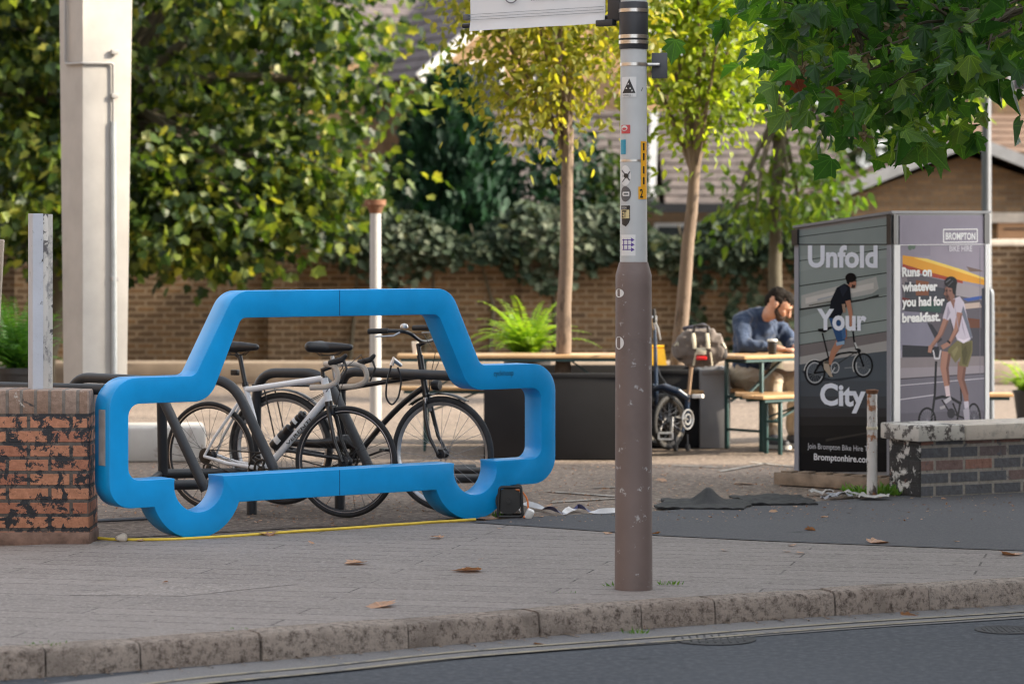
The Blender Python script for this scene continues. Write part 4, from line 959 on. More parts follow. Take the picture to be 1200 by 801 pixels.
mb = MB(); mb.tube([Vector(HT) + Vector((-.002, 0, -.01)), Vector(HT) + Vector((-.012, 0, .05)), (bx, 0, hz_)], .016, 12); xf(mb, sm_).build('stem', m_fblk, b1, local=True)
mb = MB()
for sd_ in (-1, 1):
    P_ = arcpath([(bx, sd_ * .03, hz_), (bx, sd_ * .19, hz_ + .005), (bx + .095, sd_ * .212, hz_ - .005), (bx + .115, sd_ * .214, hz_ - .10), (bx + .04, sd_ * .216, hz_ - .135), (bx - .07, sd_ * .218, hz_ - .14)], .05, 5); mb.tube(P_, .0165, 12)
hb_ = xf(mb, sm_).build('handlebar', m_tape, b1, local=True)
for sd_ in (-1, 1):
    cp = [(sm_ @ Vector(a), sm_ @ Vector(b), r0, r1) for a, b, r0, r1 in [((bx + .06, sd_ * .212, hz_ + .012), (bx + .13, sd_ * .212, hz_ + .03), .02, .019), ((bx + .13, sd_ * .212, hz_ + .03), (bx + .155, sd_ * .212, hz_ + .055), .018, .014)]]
    lv_ = organic('brake_lever', cp, m_hood, hb_, .006)
    mb = MB(); mb.tube([(bx + .145, sd_ * .212, hz_ + .03), (bx + .165, sd_ * .213, hz_ - .02), (bx + .13, sd_ * .216, hz_ - .10)], [.008, .007, .006], 8); xf(mb, sm_).build('blade', m_blk, lv_, local=True)
mb = MB()
for sd_ in (-1, 1):
    mb.tube([sm_ @ Vector((bx + .1, sd_ * .2, hz_ + .01)), sm_ @ Vector((bx + .11, sd_ * .12, hz_ + .06)), sm_ @ Vector((bx + .05, sd_ * .02, hz_ - .02)), Vector(HT) + Vector((.03, sd_ * .02, -.08)), Vector(HT).lerp(Vector(BB), .25) + Vector((0, sd_ * .022, 0))], .0026, 5)
mb.tube([sm_ @ Vector((bx + .02, .03, hz_)), sm_ @ Vector((bx + .06, .0, hz_ - .06)), sm_ @ (Vector(HB) + Vector((.05, 0, -.03)))], .0026, 5); mb.build('brake_cable', m_blk, b1, local=True)
def bottle(base, ax, r_, h, nm):
    base = Vector(base); ax = Vector(ax).normalized(); mb = MB(); mb.lathe([(.002, 0), (r_, .003), (r_, h * .58), (r_ * .85, h * .62), (r_ * .85, h * .68), (r_, h * .72), (r_ * .95, h * .86), (r_ * .45, h * .92), (r_ * .4, h), (.002, h)], base, 20, axis=ax)
    o = mb.build('bottle', m_blk, b1, local=True); q = base + ax * h * .32; mb = MB(); mb.lathe([(r_ + .0008, h * .22), (r_ + .0008, h * .42)], base, 20, axis=ax); mb.f = [f for i, f in enumerate(mb.f) if len(f) == 4 and (i % 20) in (12, 13, 14, 15, 16)]; mb.m = [0] * len(mb.f); mb.build('bottle_mark', m_lbl, o, local=True)
bottle(Vector(BB) + dv * .13 + upv * .064, dv, .036, .2, 'bottle'); bottle(Vector(BB) + dv * .13 + upv * .064 + dv * .20, dv, .03, .12, 'bottle')
# --- black town bicycle
wr_, wf_ = Vector((X(331, 18.1), 18.1, 0)), Vector((X(519, 17.66), 17.66, 0)); ang = math.atan2((wf_ - wr_).y, (wf_ - wr_).x); WB = (wf_ - wr_).length; kx = WB / 1.1
b2 = thing('town_bicycle', 'black upright town bicycle with swept back handlebar and silver rims in the blue rack', 'bicycle', wr_, ang)
Rw = .357; RH, FH, BB = (0, 0, Rw), (1.10 * kx, 0, Rw), (.50 * kx, 0, .30); ST, HT, HB = (.385 * kx, 0, .74), (.945 * kx, 0, .965), (.985 * kx, 0, .73)
mb = MB(); mb.tube([ST, Vector(HT).lerp(Vector(HB), .55)], .0155, 12); mb.tube([HT, HB], .0205, 12)
q0 = Vector(HB) + Vector((0, 0, .04)); mb.tube([q0 * (1 - u) ** 2 + Vector((.78 * kx, 0, .66)) * 2 * u * (1 - u) + Vector(BB) * u * u for u in [i / 10 for i in range(11)]], .019, 12)
mb.tube([BB, ST, Vector(ST) + Vector((-.012, 0, .04))], .0165, 12); mb.cyl(Vector(BB) + Vector((0, -.04, 0)), Vector(BB) + Vector((0, .04, 0)), .024, .024, 14)
for sd_ in (-1, 1):
    mb.tube([Vector(ST) + Vector((0, sd_ * .014, -.02)), Vector(RH) + Vector((0, sd_ * .066, 0))], .009, 8); mb.tube([Vector(BB) + Vector((-.02, sd_ * .035, 0)), Vector(RH) + Vector((0, sd_ * .066, 0))], .011, 8)
mb.build('frame', m_fblk, b2, local=True)
sm2 = steer(HB, HT, R(-4))
mb = MB(); mb.tube([HB, Vector(HB) + Vector((.012, 0, -.05))], .024, 12)
for sd_ in (-1, 1): mb.tube([Vector(HB) + Vector((.01, sd_ * .03, -.04)), (1.01 * kx, sd_ * .052, .58), (1.04 * kx, sd_ * .056, .46), Vector(FH) + Vector((0, sd_ * .058, 0))], [.015, .014, .012, .009], 10)
xf(mb, sm2).build('fork', m_fblk, b2, local=True)
wheel(b2, RH, Rw, .02, m_rims, m_spk, m_t=m_tyreg); wheel(b2, FH, Rw, .02, m_rims, m_spk, sm2, m_t=m_tyreg)
def fender(c, r_, a0, a1, nm, mt=None, wd=.05):
    mb = MB(); vs = []; fs = []; n = 24
    for i in range(n + 1):
        a = R(a0 + (a1 - a0) * i / n)
        for y_, dr_ in ((-wd / 2, -.008), (-wd / 4, 0), (wd / 4, 0), (wd / 2, -.008)): vs.append(Vector(c) + Vector((math.cos(a) * (r_ + dr_), y_, math.sin(a) * (r_ + dr_))))
    for i in range(n):
        for j in range(3): fs.append((i * 4 + j, (i + 1) * 4 + j, (i + 1) * 4 + j + 1, i * 4 + j + 1))
    k = len(vs); vs2 = [v + (v - Vector(c)).normalized() * .003 for v in vs]; fs2 = [tuple(k + q for q in f[::-1]) for f in fs]; mb.add(vs + vs2, fs + fs2); xf(mb, mt).build(nm, m_fblk, b2, local=True)
fender(FH, Rw + .018, 62, 128, 'mudguard', sm2); fender(RH, Rw + .02, 20, 205, 'mudguard')
crank(b2, BB, .085, .17, R(200)); chain(b2, RH, BB, .035, .085)
mb = MB(); mb.tube([(.02, -.07, .40), (.30, -.072, .40), (.50 * kx, -.072, .42), (.56 * kx, -.072, .38), (.50 * kx, -.072, .32)], [.02, .03, .05, .04, .02], 10); mb.build('chain_guard', m_fblk, b2, local=True)
mb = MB()
for sd_ in (-1, 1): mb.tube([(.33 * kx, sd_ * .05, .76), (-.18, sd_ * .07, .76)], .006, 8); mb.tube([(-.1, sd_ * .07, .76), (0, sd_ * .07, Rw)], .005, 8)
for x_ in (-.18, -.05, .1, .22): mb.tube([(x_, -.06, .76), (x_, .06, .76)], .005, 6)
mb.build('carrier', m_fblk, b2, local=True)
mb = MB(); mb.tube([Vector(ST) + Vector((-.01, 0, .02)), (.345 * kx, 0, .95)], .0135, 12); mb.build('seatpost', m_silver, b2, local=True)
saddle(b2, (.325 * kx, 0, 1.0), .27, .2, m_sad, .04)
mb = MB(); mb.tube([HT, Vector(HT) + Vector((-.012, 0, .07))], .014, 12); mb.tube([Vector(HT) + Vector((-.012, 0, .06)), (.985 * kx, 0, 1.05)], .014, 10); xf(mb, sm2).build('stem', m_fblk, b2, local=True)
mb = MB(); hp = []
for sd_ in (1, -1):
    q = arcpath([(.985 * kx, 0, 1.05), (.995 * kx, sd_ * .09, 1.055), (.97 * kx, sd_ * .19, 1.12), (.88 * kx, sd_ * .26, 1.125), (.76 * kx, sd_ * .285, 1.12)], .06, 5); mb.tube(q, .0115, 10)
hb2 = xf(mb, sm2).build('handlebar', m_fblk, b2, local=True)
for sd_ in (1, -1):
    mb = MB(); mb.tube([(.87 * kx, sd_ * .262, 1.125), (.745 * kx, sd_ * .288, 1.12)], .017, 12); xf(mb, sm2).build('grip', m_hood, hb2, local=True)
    mb = MB(); mb.tube([(.93 * kx, sd_ * .225, 1.115), (.90 * kx, sd_ * .25, 1.095), (.80 * kx, sd_ * .30, 1.09)], [.008, .006, .005], 8); xf(mb, sm2).build('brake_lever', m_silver, hb2, local=True)
mb = MB(); mb.lathe([(.002, -.012), (.024, -.01), (.026, 0), (.02, .014), (.002, .02)], (.95 * kx, -.205, 1.15), 18); xf(mb, sm2).build('bell', m_silver, hb2, local=True)
mb = MB()
for sd_ in (1, -1): mb.tube([(.92 * kx, sd_ * .23, 1.12), (1.06 * kx, sd_ * .16, 1.10), (1.08 * kx, sd_ * .05, .98), (1.02 * kx, sd_ * .01, .82), (1.0 * kx, 0, .70)], .0026, 5)
xf(mb, sm2).build('brake_cable', m_blk, b2, local=True)
mb = MB(); mb.lathe([(.002, -.03), (.03, -.02), (.034, .02), (.03, .03), (.002, .032)], (1.055 * kx, 0, .78), 16, axis=(1, 0, 0)); xf(mb, sm2).build('headlight', m_blk, b2, local=True)
mb = MB(); 
for sd_ in (-1, 1): mb.box((1.0 * kx, sd_ * .035, .66), (.02, .02, .09), bevel=.004)
xf(mb, sm2).build('brake_arm', m_silver, b2, local=True)
# cable lock looped over the black bicycle's top tube
d = 17.55; mb = MB(); mb.tube([W(*p) for p in arcpath([(459, 426, d), (453, 448, d), (452, 466, d), (459, 476, d), (467, 466, d + .03), (471, 444, d + .03), (466, 430, d + .03)], 8, 4)], .006, 8)
lk = thing('cable_lock', 'black looped lock cable with silver head hanging on the black bicycle', 'lock', W(461, 440, d))
mb.build('cable', m_blk, lk); mb = MB(); mb.tube([W(459, 428, d), W(461, 421, d), W(470, 428, d + .03)], [.014, .018, .012], 12); mb.build('lock_head', m_silver, lk)
# ------------------------------------------------------------------ lamp post with banner and stickers
ld = 13.66; lp = Vector((X(742.5, ld), ld, 0)); k_ = ld / F
m_lpost = worn('pale grey post paint', (.55, .57, .58), (.47, .49, .50), .6, 3, .2, .5, third=(.33, .34, .34), a3=.72, s3=14, bump=.03)
m_lbase = worn('brown base paint', (.175, .132, .122), (.145, .108, .10), .55, 3, .2, .6, third=(.42, .41, .41), a3=.625, s3=20, bump=.1)
post = thing('lamp_post', 'tall lamp post, brown at the base and pale grey and stickered above', 'lamp post', lp)
rb, ru = 21.8 * k_, 16.0 * k_
MB().lathe([(rb * 1.02, 0), (rb, .3), (21.2 * k_, ZZ(335, ld)), (21.2 * k_, ZZ(322, ld)), (20 * k_, ZZ(318, ld)), (ru + .004, ZZ(307, ld)), (ru - .01, ZZ(306, ld))], lp, 48).build('base', m_lbase, post)
MB().lathe([(ru, ZZ(309, ld)), (15.4 * k_, ZZ(60, ld)), (14.9 * k_, 4.4), (.05, 6.2)], lp, 48).build('shaft', m_lpost, post)
m_steel = M('steel strap', (.58, .56, .54), .28, .9, .2, 30); m_rub = M('black rubber sleeve', (.028, .03, .036), .5, 0, .1, 6)
rs = 16.4 * k_
MB().lathe([(rs, ZZ(58, ld)), (rs + .002, ZZ(57, ld)), (rs + .002, ZZ(4, ld)), (rs, ZZ(3, ld))], lp, 40).build('sleeve', m_rub, post)
for py, r_, hh_ in ((13, rs + .004, 4.5), (43.5, rs + .004, 4.5), (50, rs + .004, 4.5), (76, 15.8 * k_, 4.2), (188.5, 15.9 * k_, 3.0)):
    MB().lathe([(r_ - .003, ZZ(py + hh_ / 2, ld)), (r_ + .001, ZZ(py + hh_ / 2, ld) + .001), (r_ + .001, ZZ(py - hh_ / 2, ld) - .001), (r_ - .003, ZZ(py - hh_ / 2, ld))], lp, 40).build('strap', m_steel, post)
def oncyl(a0, z0, r_): return lambda u, v: lp + Vector((math.sin(a0 + u / r_) * r_, -math.cos(a0 + u / r_) * r_, z0 + v))
def ang_of(px): return math.asin(max(-.97, min(.97, (px - 742.5) / 15.75)))
SR = 15.85 * k_
def patch(pxa, pxb, pya, pyb, mat, name='sticker', off=.0012, shape='rect', parent=post):
    a0, a1 = ang_of(pxa), ang_of(pxb); z0, z1 = ZZ(pyb, ld), ZZ(pya, ld); r_ = SR + off; n = 14; vs = []; fs = []
    if shape == 'rect':
        for i in range(n + 1):
            a = a0 + (a1 - a0) * i / n
            for z in (z0, z1): vs.append(lp + Vector((math.sin(a) * r_, -math.cos(a) * r_, z)))
        fs = [(2 * i, 2 * i + 2, 2 * i + 3, 2 * i + 1) for i in range(n)]
    else:
        ca, cz = (a0 + a1) / 2, (z0 + z1) / 2; vs = [lp + Vector((math.sin(ca) * r_, -math.cos(ca) * r_, cz))]
        for i in range(24):
            t = 2 * math.pi * i / 24; a = ca + (a1 - a0) / 2 * math.cos(t); vs.append(lp + Vector((math.sin(a) * r_, -math.cos(a) * r_, cz + (z1 - z0) / 2 * math.sin(t))))
        fs = [(0, 1 + i, 1 + (i + 1) % 24) for i in range(24)]
    return MB().add(vs, fs).build(name, mat, parent, smooth=60)
pm = lambda n_, c_: M(n_, c_, .45, 0, .06, 9)
k_white, k_black, k_yel, k_red, k_teal, k_gry, k_pur = pm('white sticker', (.70, .70, .70)), pm('black sticker ink', (.02, .02, .022)), pm('yellow number plate', (.82, .40, .02)), pm('red sticker', (.55, .07, .08)), pm('teal sticker', (.02, .28, .42)), pm('dark grey sticker', (.11, .11, .12)), pm('purple ink', (.10, .05, .28))
def poly_on(pts, mat, parent, off, name='mark'):
    bm = bmesh.new(); bm.faces.new([bm.verts.new((x, y, 0)) for x, y in pts])
    for x in np.arange(min(p[0] for p in pts) + 1, max(p[0] for p in pts), 1.0): bmesh.ops.bisect_plane(bm, geom=bm.verts[:] + bm.edges[:] + bm.faces[:], plane_co=(x, 0, 0), plane_no=(1, 0, 0))
    bm.verts.index_update(); mb = MB().add([lp + Vector((math.sin(ang_of(v.co.x)) * (SR + off), -math.cos(ang_of(v.co.x)) * (SR + off), ZZ(v.co.y, ld))) for v in bm.verts], [[v.index for v in f.verts] for f in bm.faces]); bm.free()
    return mb.build(name, mat, parent, smooth=0)
def txt_on(s, px, py, wpx, hpx, mat, parent, off, bold=.03):
    r_ = SR + off; a = ang_of(px); mb = MB(); put_text(mb, s, oncyl(a, ZZ(py, ld), r_), 0, wpx * k_, 0, hpx * k_, bold); return mb.build('lettering', mat, parent, smooth=0)
st_ = patch(729, 745, 91, 114.5, k_white)
poly_on([(729.5, 110), (744, 110), (737, 93)], k_black, st_, .0022); 
for x, y in ((734, 105), (738, 105), (736, 100), (740, 108)): poly_on([(x - 1, y), (x + 1, y), (x, y - 2)], k_white, st_, .0032)
txt_on('A AWKLE 1', 729.8, 113.8, 13, 2.6, k_black, st_, .0022, 0)
MB().add([lp + Vector((math.sin(ang_of(x)) * (SR + .001), -math.cos(ang_of(x)) * (SR + .001), ZZ(y, ld))) for x, y in [(751, 108), (753, 103), (752.4, 103), (750.4, 107)]], [(0, 1, 2, 3)]).build('scratch', k_gry, post, smooth=0)
s2 = patch(728.3, 738, 147, 157, k_red); patch(728.8, 735, 147.5, 154, k_white, 'mark', .0022, 'disc', s2); patch(729.5, 734, 150, 153, k_red, 'mark', .0032, 'disc', s2)
patch(727.6, 733, 164, 181, k_teal)
s3 = patch(727.8, 739, 194, 218, k_white, shape='disc'); poly_on([(729, 199), (738, 211), (737, 212.5), (728.6, 200.5)], k_gry, s3, .0022); poly_on([(729, 213), (737.6, 200.5), (738.2, 202), (729.6, 214)], k_gry, s3, .0022); patch(731, 736, 203.5, 209, k_black, 'mark', .003, 'disc', s3)
s4 = patch(728, 739, 218.5, 236.5, k_gry, shape='disc'); patch(730, 737, 225, 230, k_white, 'mark', .0022, 'rect', s4); patch(731, 736, 226.5, 228.5, k_gry, 'mark', .003, 'rect', s4)
s5 = poly_on([(728, 241), (732, 241), (737.8, 241), (737.8, 258), (736, 262), (733, 265.5), (729, 263)], k_black, post, .0012, 'sticker')
poly_on([(728.4, 246), (737, 246), (737, 256), (728.4, 256)], pm('cream sticker', (.62, .52, .28)), s5, .0022); txt_on('ET', 729.3, 255, 7, 8, k_black, s5, .0032, .03); txt_on('ONOON', 729, 244.8, 7.4, 2.4, k_white, s5, .0022, 0)
s6 = patch(728.3, 744, 275, 299.5, k_white)
for y in (281, 286.6, 292.3):
    poly_on([(729.5, y - .5), (739, y - .5), (739, y + .5), (729.5, y + .5)], k_pur, s6, .0022); poly_on([(739, y - 2.6), (743, y), (739, y + 2.6)], k_pur, s6, .0022)
for x in (730.5, 735): poly_on([(x, 280), (x + .8, 280), (x + .8, 293), (x, 293)], k_pur, s6, .003)
yp = patch(750.2, 757.2, 166, 233.5, k_yel, 'number_plate'); patch(747.2, 757.2, 219, 233.5, k_yel, 'number_plate', .0018, 'rect', yp)
for y, ch in ((176.5, '1'), (188, '1'), (203.5, '1'), (216, '1')): txt_on(ch, 752.6, y, 2.6, 8, k_black, yp, .0022, .02)
txt_on('2', 748.8, 231.6, 4.6, 9.5, k_black, yp, .003, .03)
for pts in ([(723.5, 340), (727.5, 341), (727.8, 348), (724.2, 347)], ):
    pass
def basepatch(cx_, cy_, rx_, ry_):
    r_ = 21.4 * k_ + .001; vs = []; a_ = math.asin((cx_ - 745.5) / 21.8)
    for i in range(18):
        t = 2 * math.pi * i / 18; a = a_ + rx_ / 21 * math.cos(t); vs.append(lp + Vector((math.sin(a) * r_, -math.cos(a) * r_, ZZ(cy_ + ry_ * math.sin(t), ld))))
    MB().add(vs, [tuple(range(18))]).build('sticker_remnant', k_white, post, smooth=0)
basepatch(727.5, 401, 8, 7.5); basepatch(727.5, 343, 8, 5)
bx_ = MB().box(lp + Vector((.125, .01, ZZ(77, ld))), (.075, .012, 30 * k_), rz=R(-10), bevel=.003); bx_.build('side_plate', M('dark grey plate', (.07, .075, .085), .5), post)
MB().box(lp + Vector((.095, -.01, ZZ(76, ld))), (.06, .03, .015), bevel=.003).build('plate_clip', m_steel, post)
# banner held by two arms
bd = Vector((-.80, .60, 0)).normalized(); bn = Vector((-bd.y, bd.x, 0)); bn = bn if bn.y < 0 else -bn
def bpt(px, py):   # pixel -> plane through the post along bd
    k = (px - 600) / F; u = (k * lp.y - lp.x) / (bd.x - k * bd.y); y = lp.y + u * bd.y; return u, EYE - (py - HZ) / F * y
ua, za = bpt(709.5, 28); ub, zb = bpt(551, 36.5)
ban = thing('street_banner', 'white fabric banner held out from the lamp post on black arms', 'banner', lp + Vector((0, 0, za)))
m_ban = M('white banner cloth', (.72, .735, .76), .7, 0, .04, 2, .15, 14)
bz = (za + zb) / 2; top = bz + 1.5
def bw(u, v, off=0.0): return lp + bd * u + bn * off + Vector((0, 0, v))
mb = MB(); vs = []; fs = []; nx, nz = 20, 24
for j in range(nz + 1):
    for i in range(nx + 1):
        u = ua + (ub - ua) * i / nx; v = bz + (top - bz) * j / nz; wob = .006 * math.sin(i * .9 + j * .3) * (1 - .3 * j / nz) + (.012 if j == 0 else 0)
        vs.append(bw(u, v, wob))
for j in range(nz):
    for i in range(nx): a = j * (nx + 1) + i; fs.append((a, a + 1, a + nx + 2, a + nx + 1))
n0 = len(vs); vs += [v - bn * .003 for v in vs]; fs += [tuple(n0 + q for q in f[::-1]) for f in fs]; mb.add(vs, fs); bo_ = mb.build('cloth', m_ban, ban)
mb = MB()
for dz in (.055, .068, .082): mb.tube([bw(ua, bz + dz, .012), bw(ub, bz + dz, .012)], .0011, 5)
mb.build('hem_stitching', M('grey thread', (.25, .26, .28), .8), bo_)
g_ink = M('grey ink', (.16, .165, .19), .6)
cu_, cv_ = bpt(601, -6); rr_ = 10.5 * k_
mb = MB(); mb.tube([bw(cu_ - math.cos(t) * rr_, cv_ + math.sin(t) * rr_ * .95, .0135) for t in np.linspace(R(195), R(345), 22)], .0028, 5); mb.build('emblem', g_ink, bo_)
u0, v0 = bpt(624, 1.2); u1, _ = bpt(664, .5); mb = MB(); put_text(mb, 'southwark.gov.uk', lambda u, v: bw(u, v, .0135), u0, u1, v0, 3.6 * k_, 0); mb.build('lettering', g_ink, bo_, smooth=0)
for z_ in (bz + .03, top - .02):
    MB().tube([bw(-.02 + rs, z_, -.016), bw(ub + .055, z_, -.016)], .0125, 12).build('arm', m_blk, ban)
    MB().box(bw(rs + .03, z_ + .06, .0), (.075, .06, .16), rz=math.atan2(bd.y, bd.x), bevel=.008).build('arm_bracket', m_rub, ban)
MB().box(bw(rs + .08, bz - .0, .02), (.10, .04, .03), rz=math.atan2(bd.y, bd.x), bevel=.004).build('tensioner', m_rub, ban)
MB().box(bw(ub + .02, bz + .07, .0), (.03, .03, .03), rz=math.atan2(bd.y, bd.x), bevel=.003).build('eyelet_clip', m_galv, ban)

# ------------------------------------------------------------------ cycle hire locker with printed panels
c0 = Vector((X(1045, 19.13), 19.13, 0)); Ld = Vector((-.788, .615, 0)).normalized(); Rd = Vector((.615, .788, 0)).normalized()
LW, RW = .765, 1.345; zb0 = .10; zt_c = 1.862; zt_l = 1.765; zt_r = 1.875; nL = Vector((-Rd.x, -Rd.y, 0)); nR = Vector((-Ld.x, -Ld.y, 0))
lk = thing('bike_hire_locker', 'tall bicycle hire locker wrapped in two printed poster panels', 'locker', c0, 0)
m_lock = M('locker grey steel', (.20, .205, .22), .5, 0, .05, 3); m_trimw = M('white locker trim', (.70, .70, .70), .45, 0, .05, 3); m_cap = M('black corner cap', (.02, .02, .022), .4)
P4 = [c0, c0 + Rd * RW, c0 + Rd * RW + Ld * LW, c0 + Ld * LW]; ZT = [zt_c, zt_r, zt_l + .01, zt_l]
mb = MB(); mb.add([p + Vector((0, 0, zb0)) for p in P4] + [p + Vector((0, 0, z)) for p, z in zip(P4, ZT)], [(3, 2, 1, 0), (4, 5, 6, 7), (0, 1, 5, 4), (1, 2, 6, 5), (2, 3, 7, 6), (3, 0, 4, 7)]); mb.build('body', m_lock, lk, smooth=0)
class Face:
    def __init__(s_, o, u, n): s_.o, s_.u, s_.n = o, u, n
    def uv(s_, px, py):
        k = (px - 600) / F; t = (k * s_.o.y - s_.o.x) / (s_.u.x - k * s_.u.y); y = s_.o.y + t * s_.u.y; return t, EYE - (py - HZ) / F * y
    def pt(s_, t, v, off): return s_.o + s_.u * t + s_.n * off + Vector((0, 0, v))
FL = Face(c0, Ld, nL); FR = Face(c0, Rd, nR)
inkc = {}
def ink(c_, g=1.0, nz=0.06):
    key = (tuple(c_), g)
    if key not in inkc: inkc[key] = M('print ink', tuple(min(.8, k * g) for k in lin(*c_)), .6, 0, nz, 3, spec=.08)
    return inkc[key]
class Print:
    def __init__(s_, face, z0=.0015): s_.f = face; s_.mb = MB(); s_.mats = []; s_.k = 0; s_.z0 = z0; s_.g = 1.2 if face.n is nL else 1.15
    def mi(s_, c_):
        m_ = ink(c_, s_.g)
        if m_ not in s_.mats: s_.mats.append(m_)
        return s_.mats.index(m_)
    def poly(s_, pts, c_):
        s_.k += 1; off = s_.z0 + s_.k * .00005
        s_.mb.add([s_.f.pt(*s_.f.uv(*p), off) for p in pts], [tuple(range(len(pts)))], s_.mi(c_)); return s_
    def line(s_, pts, w_, c_):
        for (x0, y0), (x1, y1) in zip(pts, pts[1:]):
            L = math.hypot(x1 - x0, y1 - y0) or 1; nx_, ny_ = -(y1 - y0) / L * w_ / 2, (x1 - x0) / L * w_ / 2
            s_.poly([(x0 + nx_, y0 + ny_), (x1 + nx_, y1 + ny_), (x1 - nx_, y1 - ny_), (x0 - nx_, y0 - ny_)], c_)
    def limb(s_, pts, ws, c_):
        P_ = [Vector(p) for p in pts]; l_, r_ = [], []
        for i, p in enumerate(P_):
            t = (P_[min(i + 1, len(P_) - 1)] - P_[max(i - 1, 0)]).normalized(); n = Vector((-t.y, t.x)) * ws[i] / 2; l_.append(tuple(p + n)); r_.append(tuple(p - n))
        s_.poly(l_ + r_[::-1], c_)
    def disc(s_, cx_, cy_, rx_, ry_, c_, n=22): s_.poly([(cx_ + rx_ * math.cos(2 * math.pi * i / n), cy_ + ry_ * math.sin(2 * math.pi * i / n)) for i in range(n)], c_)
    def ring(s_, cx_, cy_, rx_, ry_, w_, c_, a0=0, a1=360, n=26):
        s_.k += 1; off = s_.z0 + s_.k * .00005; vs = []
        for i in range(n + 1):
            a = R(a0 + (a1 - a0) * i / n)
            for q in (-w_ / 2, w_ / 2): vs.append(s_.f.pt(*s_.f.uv(cx_ + (rx_ + q) * math.cos(a), cy_ + (ry_ + q) * math.sin(a)), off))
        s_.mb.add(vs, [(2 * i, 2 * i + 1, 2 * i + 3, 2 * i + 2) for i in range(n)], s_.mi(c_))
    def text(s_, str_, x0, x1, yb, cap, c_, bold=.02):
        s_.k += 1; off = s_.z0 + s_.k * .00005; u0, v0 = s_.f.uv(x0, yb); u1, _ = s_.f.uv(x1, yb); cp = abs(s_.f.uv(x0, yb - cap)[1] - v0)
        put_text(s_.mb, str_, lambda u, v: s_.f.pt(u, v, off), u0, u1, v0, cp, bold, s_.mi(c_))
    def build(s_, name, parent): return s_.mb.build(name, s_.mats, parent, smooth=0, fixn=False)
# panel on the darker side
p = Print(FL)
wallc = (122, 132, 131)
p.poly([(937, 287), (1040, 287), (1040, 398), (937, 424)], wallc)
p.poly([(937, 300), (1040, 293), (1040, 302), (937, 318)], (128, 138, 137)); p.poly([(937, 356), (1040, 336), (1040, 344), (937, 372)], (112, 121, 120))
p.poly([(939, 346), (962, 340), (1004, 330), (1027, 324), (1030, 338), (1022, 344), (980, 352), (939, 363)], (150, 152, 150)); p.poly([(944, 349), (1000, 336), (1024, 331), (1024, 338), (1000, 343), (944, 356)], (172, 171, 168)); p.poly([(958, 350), (992, 342), (992, 344), (958, 352.5)], (140, 146, 152))
p.line([(937, 362.5), (975, 357), (1012, 351), (1030, 346)], 2.2, (40, 42, 42)); p.line([(948, 358), (990, 350)], 1.6, (88, 88, 84))
for a, b, w_ in (((937, 335), (1040, 319.5), 1.3), ((937, 305.5), (1040, 291.5), 1.0), ((1020, 349.5), (1040, 346.5), 1.2), ((937, 390.5), (1040, 374.5), 1.1), ((937, 404), (1040, 388), .9)): p.line([a, b], w_, (50, 56, 55))
p.poly([(937, 404.5), (1040, 388.5), (1040, 399), (937, 418)], (104, 100, 101)); p.poly([(937, 418), (1040, 399), (1040, 411), (985, 419), (937, 428)], (143, 143, 142))
for i, (y0, y1, c_) in enumerate([(427, 446, (72, 79, 86)), (446, 464, (68, 73, 79)), (464, 478, (61, 64, 68)), (478, 488, (52, 52, 54)), (488, 498, (42, 41, 41)), (498, 512, (33, 32, 32)), (512, 530, (27, 27, 28)), (530, 552.5, (22, 22, 24))]):
    sl_ = 17 if i == 0 else 0
    p.poly([(937, y0), (1040, y0 - sl_), (1040, y1 - .0), (937, y1)], c_)
p.line([(1018, 413), (1040, 410.5)], .8, (150, 150, 148)); p.line([(990, 431), (1008, 429.5)], 1.2, (112, 116, 120)); p.poly([(968, 514), (1016, 506), (1016, 508), (968, 517)], (52, 50, 47))
p.poly([(939, 434), (975, 444), (1000, 441), (1020, 436), (1012, 441), (985, 446), (950, 446)], (44, 49, 55))
# printed cyclist: folding bicycle
for cx_, cy_, rx_, ry_ in ((955.2, 436.5, 11.4, 14), (1012, 428, 10.5, 13.6)):
    p.ring(cx_, cy_, rx_, ry_, 2.2, (26, 28, 30)); p.ring(cx_, cy_, rx_ - 2.2, ry_ - 2.4, 1.3, (150, 154, 158), 20, 200 if cx_ > 1000 else 300)
    for k in range(7): a = math.pi * k / 7; p.line([(cx_ - math.cos(a) * 8, cy_ - math.sin(a) * 11), (cx_ + math.cos(a) * 8, cy_ + math.sin(a) * 11)], .35, (104, 109, 113))
    p.disc(cx_, cy_, 1.5, 1.8, (30, 30, 32))
p.ring(955.2, 436.5, 12.6, 15.4, 1.0, (176, 178, 178), 190, 290); p.ring(1012, 428, 12.4, 15, 1.0, (166, 168, 168), 150, 235)
blkc = (20, 21, 24)
p.limb([(955, 436), (962, 424), (973, 419), (985, 414), (996, 412.5), (1005, 413)], [2.2, 2.6, 2.8, 2.2, 2.2, 2.4], blkc); p.line([(1005, 408), (1012, 428)], 2.2, blkc); p.line([(955, 437), (974, 434)], 2, blkc); p.line([(964, 390), (971, 418), (974, 434)], 1.7, blkc); p.line([(975, 433), (985, 424), (1002, 413)], 1.0, (46, 48, 50)); p.line([(964, 424), (958, 430)], 2.6, blkc)
p.limb([(959, 386.5), (966, 387), (975, 383)], [3, 5, 1.8], blkc); p.line([(1000, 388), (1001, 398), (1004, 410)], 1.9, blkc); p.line([(1002, 401), (1005, 408)], 2, (170, 172, 172)); p.disc(1007, 411, 2.2, 2.6, blkc); p.line([(998, 386), (1006, 384)], 2.2, blkc)
p.ring(979, 430.5, 4.6, 6, 1.3, (150, 153, 156)); p.line([(979, 430), (974, 438)], 1.3, (165, 168, 170)); p.line([(971, 441), (977, 439)], 2, blkc)
